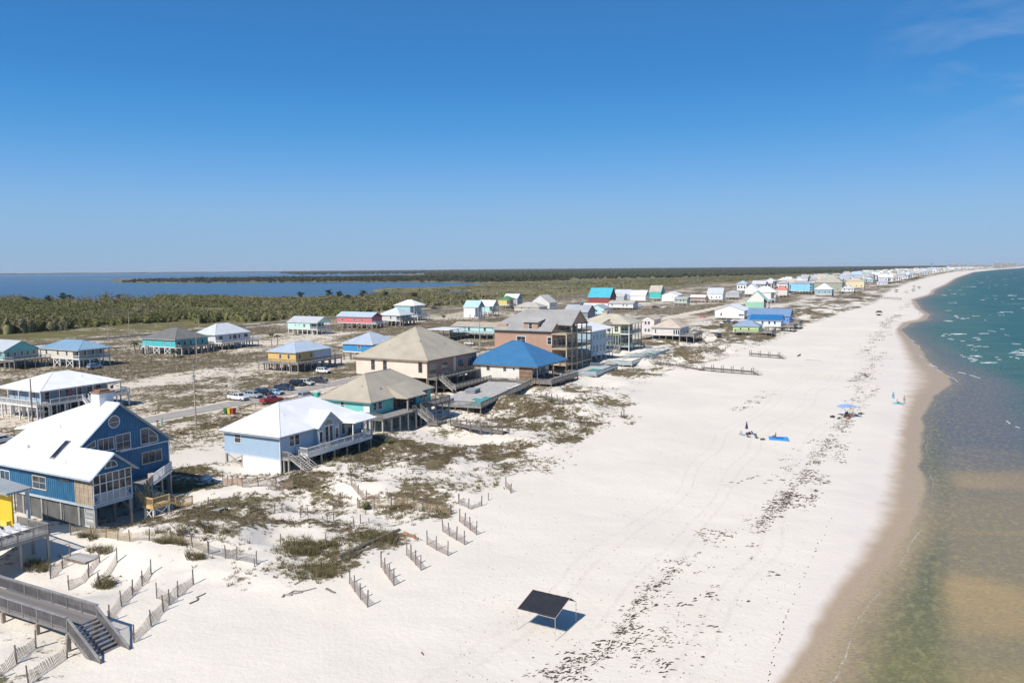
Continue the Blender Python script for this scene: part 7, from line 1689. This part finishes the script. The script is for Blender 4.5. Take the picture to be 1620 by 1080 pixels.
# ------------------------------------------------------------------ people
TMP = bpy.data.scenes.new('tmp')
def skin_fig(pts, edges, rad, root=0, sub=2):
    me = bpy.data.meshes.new('fig'); me.from_pydata(pts, edges, []); o = bpy.data.objects.new('fig', me); TMP.collection.objects.link(o)
    o.modifiers.new('s', 'SKIN'); sv = me.skin_vertices[0].data
    for i, r in enumerate(rad): sv[i].radius = (r, r)
    sv[root].use_root = True; s = o.modifiers.new('d', 'SUBSURF'); s.levels = sub; s.render_levels = sub
    TMP.view_layers[0].update(); dg = TMP.view_layers[0].depsgraph; m = bpy.data.meshes.new_from_object(o.evaluated_get(dg)); bpy.data.objects.remove(o); bpy.data.meshes.remove(me); return m
def person(label, loc, rz, pose, top, bottom, hair=(.10, .06, .035), group='people on the beach', skin=(.50, .30, .20)):
    t = thing('person', label, 'person', loc, rz, group); M_SK = mat('skin', skin, .6)
    if pose == 'stand': hip = .95; K = [(-.11, -.04, .50), (.11, .06, .50)]; F_ = [(-.11, .02, .06), (.12, .0, .06)]; lean = .02; hands = [(-.30, -.12, .85), (.27, -.15, .90)]; elb = [(-.28, .02, 1.12), (.28, .02, 1.12)]
    else: hip = .16 if pose == 'ground' else .45; K = [(-.13, -.42, hip + (.22 if pose == 'ground' else .05)), (.13, -.42, hip + (.22 if pose == 'ground' else .05))]; F_ = [(-.13, -.78 if pose == 'ground' else -.5, .07), (.13, -.78 if pose == 'ground' else -.5, .07)]; lean = .16; hands = [(-.24, -.34, hip + .22), (.24, -.34, hip + .22)]; elb = [(-.27, -.02, hip + .28), (.27, -.02, hip + .28)]
    y1 = lean; ch = (0, y1 * .8, hip + .36); nk = (0, y1, hip + .55); hd = (0, y1 - .02, hip + .70); tp = (0, y1 - .01, hip + .80)
    pts = [(0, 0, hip), (0, y1 * .4, hip + .18), ch, nk, hd, tp]; rad = [.13, .115, .13, .055, .085, .06]; ed = [(0, 1), (1, 2), (2, 3), (3, 4), (4, 5)]
    for s, i in ((-1, 0), (1, 1)):
        b = len(pts); pts += [(s * .16, y1 * .85, hip + .46), elb[i], hands[i], (hands[i][0], hands[i][1] - .07, hands[i][2] - .05)]; rad += [.06, .042, .033, .03]; ed += [(2, b), (b, b + 1), (b + 1, b + 2), (b + 2, b + 3)]
        b = len(pts); pts += [(s * .10, 0, hip - .04), K[i], F_[i], (F_[i][0], F_[i][1] - .15, .035)]; rad += [.095, .06, .04, .035]; ed += [(0, b), (b, b + 1), (b + 1, b + 2), (b + 2, b + 3)]
    b = skin_fig(pts, ed, rad); b.materials.append(M_SK); link('body', b, t); b.polygons.foreach_set('use_smooth', [True] * len(b.polygons))
    MB().lathe([(.02, .13), (.07, .11), (.10, .06), (.105, 0), (.09, -.07), (.05, -.09)], 12, (0, hd[1] + .015, hd[2] + .02)).build('hair', mat('paint', hair, .8), t, smooth=True)
    sh = skin_fig([(0, 0, hip + .03), (0, 0, hip + .1), (-.10, -.01, hip - .05), (.10, -.01, hip - .05), tuple(Vector((-.10, 0, hip - .04)).lerp(Vector(K[0]), .55)), tuple(Vector((.10, 0, hip - .04)).lerp(Vector(K[1]), .55))], [(0, 1), (0, 2), (0, 3), (2, 4), (3, 5)], [.155, .14, .115, .115, .10, .10]); sh.materials.append(mat('cloth', bottom, .8)); link('shorts', sh, t)
    if top: tm_ = skin_fig([(0, y1 * .3, hip + .1), (0, y1 * .6, hip + .25), (0, y1 * .85, hip + .42), (-.17, y1 * .85, hip + .46), (.17, y1 * .85, hip + .46)], [(0, 1), (1, 2), (2, 3), (2, 4)], [.145, .14, .145, .08, .08]); tm_.materials.append(mat('cloth', top, .8)); link('shirt', tm_, t)
    return t
def beach_chair(label, px, rz, col, group='beach chairs', at=None):
    p = at or G(*px); t = thing('beach_chair', label, 'beach chair', p, rz, group); m_ = mat('cloth', col, .75)
    MB().beam((0, -.3, .22), (0, .25, .16), .56, .03).build('seat', m_, t); MB().beam((0, .25, .16), (0, .62, .82), .56, .03).build('backrest', m_, t)
    for x in (-.29, .29): MB().tube((x, -.32, 0), (x, .3, .42), .015).tube((x, .3, 0), (x, -.3, .42), .015).tube((x, -.32, .42), (x, .42, .44), .018).tube((x, .25, .16), (x, .63, .84), .015).build('side_frame', paint((.6, .6, .6), .3), t)
    return t
# group by the folded parasol
p = G(1181, 686); t = thing('beach_parasol', 'folded dark purple beach parasol standing in the sand', 'parasol', p, 0); MB().tube((0, 0, -.3), (0, 0, 2.5), .022).build('pole', M_WHITE, t)
MB().lathe([(.06, 1.0), (.30, 1.05), (.26, 1.35), (.16, 1.9), (.05, 2.45), (.02, 2.5)], 10).build('cloth', mat('cloth', (.035, .025, .085), .8), t)
beach_chair('bright blue beach chair right of the folded parasol', (1193, 687.5), RZ + 2.4, (.04, .20, .42)); beach_chair('pale blue low chair left of the folded parasol', (1176, 688.5), RZ + 1.2, (.35, .52, .66))
beach_chair('dark striped beach chair in front of the folded parasol', (1184.5, 691.5), RZ + 1.0, (.06, .06, .07)); beach_chair('dark beach chair in front of the bright blue chair', (1197, 693), RZ + .7, (.10, .10, .10))
def bag(label, px, col, s=(.5, .35, .35), n='beach_bag', cat='bag'):
    p = G(*px); t = thing(n, label, cat, p, random.random()); MB().box(-s[0], s[0], -s[1], s[1], 0, s[2]).build('body', mat('cloth', col, .8), t); MB().tube((-s[0] * .6, 0, s[2]), (0, 0, s[2] + .18), .02).tube((s[0] * .6, 0, s[2]), (0, 0, s[2] + .18), .02).build('handle', mat('cloth', col, .8), t); return t
bag('dark cool box beside the pole of the folded parasol', (1184, 687), (.06, .035, .03)); bag('small dark bag on the sand between the chairs and the blue mat', (1206.5, 695.5), (.07, .05, .05), (.4, .25, .25)); bag('pale bag left of the pale blue low chair', (1172, 687.5), (.35, .30, .27), (.3, .3, .3))
p = G(1232, 694); t = thing('beach_mat', 'large bright blue mat spread on the sand', 'mat', p, RZ + .25); MB().box(-1.8, 1.8, -1.6, 1.6, .03, .12).build('pad', mat('cloth', (.05, .34, .72), .6), t); MB().box(-.5, .9, -.5, .7, .125, .22).build('cushion', mat('cloth', (.02, .16, .42), .7), t)
person('person sitting on the large bright blue mat', LP(p, -.75, .3, .12), RZ - 2.2, 'ground', (.05, .08, .14), (.05, .06, .09))
# blue canopy with its company
p = G(1342, 659); t = thing('beach_canopy', 'light blue beach canopy with people sitting in its shade', 'canopy', p, RZ + .5); M_BC = mat('cloth', (.30, .44, .72), .7)
for x in (-1.7, 1.7):
    for y in (-1.6, 1.6): MB().tube((x * 1.12, y * 1.05, -.2), (x, y, 2.15), .025).build('pole', M_WHITE, t)
vs = []; fs_ = []
for i in range(9):
    a = -1 + 2 * i / 8
    for y in (-1.8, 1.8): vs.append((a * 2.0, y, 2.15 + .35 * (1 - a * a)))
for i in range(8): fs_.append((2 * i, 2 * i + 2, 2 * i + 3, 2 * i + 1))
c_ = MB().add(vs, fs_).build('cloth', M_BC, t); s_ = c_.modifiers.new('t', 'SOLIDIFY'); s_.thickness = .03
for i, (dx, dy, rr, tc, lb) in enumerate(((-1.0, -.5, -2.6, (.10, .10, .12), 'person in dark clothes sitting under the left side of the light blue canopy'), (.0, -.9, 2.8, None, 'bare chested person sitting at the front of the light blue canopy'), (.9, -.3, 2.4, (.35, .10, .10), 'person in a red top sitting under the right side of the light blue canopy'), (.2, .9, .4, (.08, .09, .12), 'person in dark top at the back of the light blue canopy'))):
    q = LP(p, dx, dy, 0, RZ + .5); q.z = gz(q.x, q.y); b = beach_chair('folding chair under the light blue canopy, %s' % ('left', 'front', 'right', 'back')[i], None, RZ + rr, ((.05, .05, .06), (.08, .05, .05), (.05, .06, .10), (.04, .04, .05))[i], 'chairs under the light blue canopy', at=q)
    person(lb, (q.x, q.y, q.z - .2), RZ + rr, 'chair', tc, (.06, .08, .14))
bag('dark bag left of the light blue canopy', (1317, 660), (.05, .05, .05)); bag('dark cool box right of the light blue canopy', (1361, 655), (.05, .05, .04)); bag('red cool box before the light blue canopy', (1342, 663), (.35, .12, .10), (.5, .3, .35)); bag('small dark bag before the light blue canopy', (1327, 662.5), (.05, .05, .05), (.3, .2, .25))
# by the water
p = G(1413, 629.5); t = thing('beach_parasol', 'small folded teal parasol near the water', 'parasol', p, 0); MB().tube((0, 0, -.2), (0, 0, 1.7), .02).build('pole', M_WHITE, t); MB().lathe([(.1, .3), (.34, .35), (.2, 1.0), (.03, 1.7)], 9).build('cloth', mat('cloth', (.05, .32, .40), .8), t)
p = G(1420, 638); t = thing('beach_mat', 'aqua mat on the sand beside the standing person', 'mat', p, RZ + .4); MB().box(-1.3, 1.3, -1.0, 1.0, .02, .07).build('pad', mat('cloth', (.12, .56, .60), .7), t)
person('person lying back on the aqua mat near the water', LP(p, 0, 0, .05), RZ + 2.0, 'ground', None, (.03, .05, .08)); person('person standing by the aqua mat near the water', G(1430.5, 637.5), RZ + 2.6, 'stand', None, (.10, .05, .05))
# far tents along the beach
for i, (px, c, lb) in enumerate((((1390.5, 499), (.015, .02, .03), 'black beach canopy alone on the far sand'), ((1445, 461), (.04, .12, .10), 'dark green beach tent far up the beach'), ((1454, 456.5), (.06, .10, .12), 'small dark tent behind the green beach tent'), ((1418, 462), (.03, .03, .035), 'dark low shelter far up the beach beside the boardwalk'), ((1446, 455), (.05, .14, .12), 'green pointed tent beside the dark green beach tent'), ((1434, 463), (.12, .10, .09), 'brown windbreak left of the dark green tent'))):
    p = G(*px); t = thing('beach_tent', lb, 'beach tent', p, RZ + .3 * i, 'far tents on the beach')
    m_ = mat('cloth', c, .8)
    for x in (-1.8, 1.8):
        for y in (-1.6, 1.6): MB().tube((x, y, -.2), (x, y, 2.1), .05, n=6).build('pole', M_BUMP, t)
    MB().prism([(-2.1, -1.9, 2.1), (2.1, -1.9, 2.1), (1.0, 0, 3.1), (-1.0, 0, 3.1)], (0, .05, .03)).prism([(-2.1, 1.9, 2.1), (2.1, 1.9, 2.1), (1.0, 0, 3.1), (-1.0, 0, 3.1)], (0, .05, .03)).build('roof', m_, t)
    MB().box(-1.2, 1.0, -.6, .8, 0, .9).build('windbreak', m_, t)
rp = random.Random(8)
for i, (px, lb) in enumerate((((1455, 498), 'far bather at the water by the second sand spit'), ((1423, 488), 'far bather beside the big wrack heap'), ((1410, 505), 'far walker on the sand before the wrack heap'), ((1470, 455), 'far bather near the third sand spit'), ((1428, 465), 'far walker by the green tent'))):
    person(lb, G(*px), rp.random() * 6, 'stand', (.1 + .4 * rp.random(), .1, .15), (.06, .07, .12))
bpy.data.scenes.remove(TMP)
# ------------------------------------------------------------------ wrack, driftwood
M_WRACK = mat('wrack', (.075, .055, .040), .95, scale=2.5, var=.35)
rw = random.Random(3); wk = MB()
def clump(p, L, Wd, ang, hgt):
    n = 8; base = []; ca, sa = cos(ang), sin(ang)
    for k in range(n):
        t_ = 2 * pi * k / n + rw.uniform(-.3, .3); r = rw.uniform(.45, 1.1); x = cos(t_) * L * r; y = sin(t_) * Wd * r; base.append((p.x + x * ca - y * sa, p.y + x * sa + y * ca, p.z + .0))
    top = (p.x + rw.uniform(-.2, .2) * L, p.y, p.z + hgt); o = len(wk.v); wk.v += base + [top]; wk.f += [(o + k, o + (k + 1) % n, o + n) for k in range(n)]
bands = [([(868, 1072), (915, 1050), (975, 1015)], 40, 8, 70), ([(965, 1020), (1005, 975), (1030, 930), (1060, 905)], 16, 12, 110), ([(1040, 915), (1090, 880), (1150, 835)], 26, 9, 70), ([(1232, 805), (1252, 775), (1282, 742), (1300, 715), (1322, 690)], 13, 10, 300), ([(1195, 840), (1228, 805), (1245, 780)], 13, 9, 120), ([(1270, 800), (1300, 760), (1340, 705)], 12, 7, 110),
         ([(1320, 690), (1336, 668), (1346, 645), (1360, 615), (1372, 590)], 12, 8, 230), ([(1350, 655), (1372, 632), (1390, 610)], 8, 4, 70), ([(1352, 605), (1375, 582), (1390, 560)], 16, 6, 240), ([(1362, 562), (1378, 545), (1390, 528)], 14, 4.5, 170), ([(1388, 540), (1400, 520), (1405, 510)], 8, 3.5, 110), ([(1395, 515), (1412, 503), (1425, 497)], 9, 2.5, 200), ([(1425, 489), (1434, 484), (1440, 478)], 5, 2.2, 120), ([(1440, 478), (1458, 474), (1474, 471)], 8, .8, 70), ([(1440, 462), (1470, 452), (1490, 445)], 8, 1.3, 110),
         ([(1165, 650), (1190, 635), (1215, 620)], 16, 6, 50), ([(1200, 770), (1262, 730), (1300, 690)], 40, 16, 60), ([(980, 1070), (1060, 1000), (1180, 880)], 60, 26, 110)]
cand = []
for pts, rx, ry, n in bands:
    for _ in range(n):
        f = rw.random() * (len(pts) - 1); i = min(int(f), len(pts) - 2); f -= i; x = pts[i][0] + (pts[i + 1][0] - pts[i][0]) * f; y = pts[i][1] + (pts[i + 1][1] - pts[i][1]) * f
        g_ = max(-1.6, min(1.6, rw.gauss(0, .55))); a = rw.gauss(0, .5); cand.append((x + rx * g_, y + ry * a))
GP = Gv(*zip(*cand)); keep_ = fbm(GP[:, 0] * .22, GP[:, 1] * .22, 2) > .34
for (x, y), q, k_ in zip(cand, GP, keep_):
    if not k_: continue
    p = Vector(q); s = rw.choice((.05, .07, .1, .13, .18, .30)) * (1.5 if y < 560 else 1)
    for j in range(rw.randint(3, 8)): clump(p + Vector((rw.gauss(0, s * 2.4), rw.gauss(0, s * 1.6), .01)), s * rw.uniform(.6, 1.7), s * rw.uniform(.12, .34), rw.gauss(.3, .4), .03 + .2 * s)
pts = [(1216, 1080), (1232, 1010), (1250, 960), (1285, 880), (1318, 815)]
for k in range(60):
    f = k / 60 * 4; i = min(int(f), 3); f -= i
    if (k * 7) % 11 < 5: continue
    p = G(pts[i][0] + (pts[i + 1][0] - pts[i][0]) * f + rw.uniform(-3, 3), pts[i][1] + (pts[i + 1][1] - pts[i][1]) * f); clump(p, rw.uniform(.15, .4), .07, pi / 2 - A + rw.uniform(-.3, .3), .05)
cand = []
for _ in range(700):
    y = 560 + 520 * rw.random() ** .8; x = 720 + rw.random() * 640
    if x < 760 + (y - 700) * -1.0 or x > 1420 - (y - 560) * .42: continue
    cand.append((x, y))
for q in Gv(*zip(*cand)): clump(Vector(q), rw.uniform(.05, .16), rw.uniform(.03, .08), rw.random() * 3, .04)
w_ = wk.build('seaweed_wrack', M_WRACK, kind='stuff'); tag(w_, 'dark dried seaweed scattered in broken lines along the beach', 'seaweed')
def log(a, b, r0, r1, label, m, bend=.2):
    A_ = G(*a); B_ = G(*b); mb = MB(); pts = [A_.lerp(B_, k / 6) + Vector((rw.uniform(-bend, bend), rw.uniform(-bend, bend), 0)) * (0 < k < 6) for k in range(7)]
    for p in pts: p.z = gz(p.x, p.y) + r0 * .5
    for k in range(6): mb.tube(pts[k], pts[k + 1], r0 + (r1 - r0) * k / 6, r0 + (r1 - r0) * (k + 1) / 6, 7)
    o = mb.build('driftwood_log', m); tag(o, label, 'driftwood', 'driftwood on the sand'); return o
log((536, 883), (632, 839), .28, .18, 'long dark timber lying along the green grass edge', M_DARKWOOD); log((545, 886), (600, 862), .16, .1, 'thin dark beam beside the long dark timber', M_DARKWOOD); log((639, 845), (662, 853), .26, .12, 'rust brown log on the white sand', wood((.34, .18, .10)))
log((447, 945), (478, 936), .12, .05, 'grey broken branch on the sand at the dune foot', M_GREYWOOD, .4); log((455, 941), (500, 930), .10, .05, 'long grey branch behind the broken branch', M_GREYWOOD, .5); log((465, 925), (490, 905), .10, .04, 'bleached branch leaning into the grass', M_POST, .4); log((516, 932), (530, 938), .14, .1, 'dark short plank at the end of the grass', M_DARKWOOD, .05)
log((625, 858), (630, 850), .12, .1, 'small dark stump beside the rust brown log', M_DARKWOOD, .05); log((908, 690), (930, 678), .12, .06, 'branch lying on the far edge of the dune', M_DARKWOOD); log((1262, 564), (1266, 561.5), .3, .3, 'dark block on the beach right of the boardwalks', M_BUMP, .05); log((1275, 569), (1300, 571), .08, .05, 'thin branch on the sand beyond the boardwalk stair', M_DARKWOOD)
log((667, 1032), (670, 1036), .08, .05, 'small dark stick near the bottom of the beach', M_DARKWOOD, .02); log((300, 955), (325, 938), .09, .05, 'branch at the foot of the longest sagging fence', M_DARKWOOD, .3); log((880, 655), (905, 668), .1, .05, 'grey rail half buried in the dune grass', M_DARKWOOD, .1)
# whitecaps: torn crests of foam riding on the waves
M_FOAM = mat('foam', (.66, .69, .70), .9, scale=3, var=.1); rf_ = random.Random(12); fm_ = MB()
def crest(p, L, wd, ang):
    n = max(5, int(L / .8)); ca, sa = cos(ang), sin(ang); top = []; bot = []; mid = []
    for k in range(n + 1):
        f = k / n; w = wd * (sin(pi * f) ** .6) * rf_.uniform(.25, 1.0) + .04; off = .25 * L * .12 * sin(f * 5 + L) + rf_.uniform(-.15, .15) * wd
        cx, cy = (f - .5) * L, off
        for lst, o_, z in ((bot, -w * .35, .03), (mid, 0, .10 + .12 * wd), (top, w, .035)):
            yy = cy + o_; lst.append((p[0] + cx * ca - yy * sa, p[1] + cx * sa + yy * ca, z))
    o = len(fm_.v); fm_.v += bot + mid + top; m = n + 1
    for k in range(n): fm_.f += [(o + k, o + k + 1, o + m + k + 1, o + m + k), (o + m + k, o + m + k + 1, o + 2 * m + k + 1, o + 2 * m + k)]
cnt = 0
while cnt < 120:
    yy_ = 428 + 150 * rf_.random() ** 1.1; xx_ = rf_.uniform(1440, 1660); p = P(xx_, yy_, 0); u_, v_ = uv(p.x, p.y); off = v_ - float(shore_v(np.array([u_]))[0])
    if off < 14 or off > 900 or fbm(np.array([p.x * .02]), np.array([p.y * .02]), 2)[0] < .42: continue
    cnt += 1; big = rf_.random() < .12
    L_ = rf_.uniform(.9, 2.8) * (2.4 if big else 1) * (1 + p.y / 1500)
    for j in range(rf_.randint(1, 3)): crest((p.x + rf_.gauss(0, L_ * .4), p.y + rf_.gauss(0, 1.5)), L_ * rf_.uniform(.5, 1.1), rf_.uniform(.12, .38) * (1.7 if big else 1) * (1 + p.y / 1200), rf_.gauss(-.05, .16))
for pts in ([(1448, 558), (1468, 571), (1490, 589)], [(1465, 574), (1492, 590), (1520, 606)], [(1500, 585), (1530, 592), (1562, 602)], [(1605, 565), (1622, 572)], [(1590, 543), (1622, 545)], [(1440, 536), (1455, 550)], [(1590, 664), (1600, 672), (1620, 680)], [(1560, 522), (1585, 527), (1600, 533)]):
    for a_, b_2 in zip(pts, pts[1:]):
        A_, B_ = P(*a_, 0), P(*b_2, 0); d_ = B_ - A_
        for j in range(2): f = rf_.uniform(.2, .8); c = A_.lerp(B_, f); crest((c.x, c.y), d_.length * rf_.uniform(.25, .5), rf_.uniform(.15, .35), math.atan2(d_.y, d_.x))
tag(fm_.build('wave_foam', M_FOAM, kind='stuff'), 'white foam of small breaking waves scattered over the green gulf', 'foam')
# ------------------------------------------------------------------ palms and the lone pines
M_FROND = mat('frond', (.065, .085, .03), .7, var=.3); M_TRUNK = wood((.30, .25, .19))
def palm(px, h, label, group='palms among the houses', s=1.0):
    p = G(*px); t = thing('palm_tree', label, 'palm tree', p, random.random() * 6, group); r = random.Random(int(px[0]))
    MB().tube((0, 0, -.3), (.15, .1, h), .2 * s, .15 * s, 8).build('trunk', M_TRUNK, t)
    for k in range(16):
        a = 2 * pi * k / 16 + r.uniform(-.15, .15); L = s * r.uniform(1.3, 2.0); el = r.uniform(-.2, .9); mb = MB(); prev = None
        for i in range(6):
            f = i / 5; x = L * f * cos(el * (1 - f * .3)); z = h + L * f * sin(el) - 1.0 * s * f * f; w = .34 * s * sin(pi * min(1, .15 + f * .85)) + .02
            c = Vector((.15 + cos(a) * x, .1 + sin(a) * x, z)); sd = Vector((-sin(a), cos(a), 0)) * w
            cur = (c + sd + Vector((0, 0, -.08)), c + Vector((0, 0, .05)), c - sd + Vector((0, 0, -.08)))
            if prev: mb.add([*prev, *cur], [(0, 1, 4, 3), (1, 2, 5, 4)])
            prev = cur
        mb.build('frond', M_FROND, t)
    return t
palm((430, 549), 5.6, 'taller palm right of the white house with the metal slope'); palm((439, 547), 4.2, 'shorter palm beside the taller palm in the field'); palm((214, 560), 4.4, 'palm left of the turquoise house', s=1.1); palm((275, 566), 2.6, 'low palm in front of the turquoise house steps', s=1.2); palm((293, 561), 3.2, 'small palm at the right corner of the turquoise house')
palm((569, 518), 3.5, 'palm in front of the pink house'); palm((702, 512), 4.5, 'palm in the field behind the peach house'); palm((780, 503), 5.0, 'palm between the sky blue roof house and its white stair neighbour')
bush_l = [((1140, 517), 'grey bush left of the lime green cottage'), ((1124, 496), 'bush beside the broad white house'), ((1028, 503), 'dark bush right of the tan roofed gable')]
def tree(px, h, rad, label, name, m, trunk, zc=.45, nl=120, size=.55, group=None, seed=1):
    p = P(px[0], px[1], 1.5); t = thing(name, label, 'tree' if name != 'bush' else 'bush', (p.x, p.y, 1.5), 0, group); r = np.random.RandomState(seed)
    k = 5; cx = r.uniform(-.5, .5, k) * rad; cy = r.uniform(-.5, .5, k) * rad; cz = h * (zc + (1 - zc) * np.linspace(0, .72, k)); cx[0] = cy[0] = 0
    V, F, S = crowns(cx, cy, cz, rad * r.uniform(.35, .7, k), h * r.uniform(.10, .22, k), nl // k, np.full(k, size), seed, r.uniform(.1, .8, k))
    me = np_mesh('crown', V, F, m, attrs={'shade': S}); link('crown', me, t)
    if trunk:
        tb = MB().tube((0, 0, -.5), (cx[-1] * .5, cy[-1] * .5, h * .85), rad * .09, rad * .04, 7)
        for i in range(k): tb.tube((0, 0, cz[i] * .75), (cx[i], cy[i], cz[i] + .4), rad * .045, rad * .02, 5)
        tb.build('trunk', M_TRUNK, t)
    return t
for i, (x, y, h, rd, lb) in enumerate(((100, 483, 14, 4, 'dark pine rising highest over the scrub wood on the left'), (113, 484, 12, 4.5, 'broad dark pine right of the highest pine'), (40, 486, 11, 5, 'olive tree top at the far left of the scrub wood'), (78, 484, 11, 4, 'rounded tree left of the highest pine'), (167, 482, 11, 4, 'dark pine at the right end of the scrub wood'), (190, 482, 11.5, 3.6, 'wind bent pine standing against the bay'),
                           (476, 477, 11, 4.5, 'dark pine at the left of the pines along the bay'), (519, 477, 14, 5.5, 'tallest spreading pine against the bay'), (537, 477, 12, 4, 'thin pine right of the tallest spreading pine'), (573, 477, 13, 4, 'tall pine with a bare stem by the bay'), (611, 476, 11, 4, 'pine before the lagoon, left one'), (657, 476, 10, 5, 'low broad pine before the lagoon'), (552, 478, 8, 4, 'short pine left of the bare stemmed pine'), (218, 486, 6, 5, 'small tree at the end of the white bay beach'))):
    tree((x, y), h * .88, rd * 1.15, lb, 'pine_tree', M_PINE, True, zc=.55, nl=520, size=.42, group='pines along the bay', seed=40 + i)
for i, (q, lb) in enumerate(bush_l): tree(q, 2.4, 2.2, lb, 'bush', M_LEAF, False, zc=.0, nl=160, size=.3, seed=70 + i)
for i, (q, h, rd, lb) in enumerate((((507, 726), 1.0, 1.2, 'green bush at the foot of the lavender house deck'), ((545, 712), .9, 1.4, 'second green bush along the lavender house deck'), ((870, 636), .8, 1.6, 'olive bush on the bare sand right of the dune'), ((575, 803), 1.0, 1.6, 'grey twiggy bush left of the straw fence'), ((700, 808), 1.1, 1.5, 'grey green bush at the right end of the straw fence'), ((170, 926), .9, 1.3, 'olive tuft between two sagging fences'), ((617, 700), .7, 1.2, 'dark bush beside the aqua house posts'), ((934, 628), .7, 1.4, 'olive mound alone on the sand before the pool terraces'))):
    p = G(*q); t = tree(q, h, rd, lb, 'bush', M_LEAF, False, zc=.0, nl=200, size=.13, seed=80 + i); t.location = p

# ------------------------------------------------------------------ the air
hz = NT('haze'); hz.t.nodes.remove(hz.b); pv = hz.n('ShaderNodeVolumePrincipled'); pv.inputs['Color'].default_value = (.80, .88, 1.0, 1); pv.inputs['Density'].default_value = 0.000033
hz.l(pv.outputs[0], hz.t.nodes['Material Output'].inputs['Volume'])
MB().box(-33000, 33000, -2000, 29000, -6.0, 62.0).build('haze', hz.m, kind='stuff')
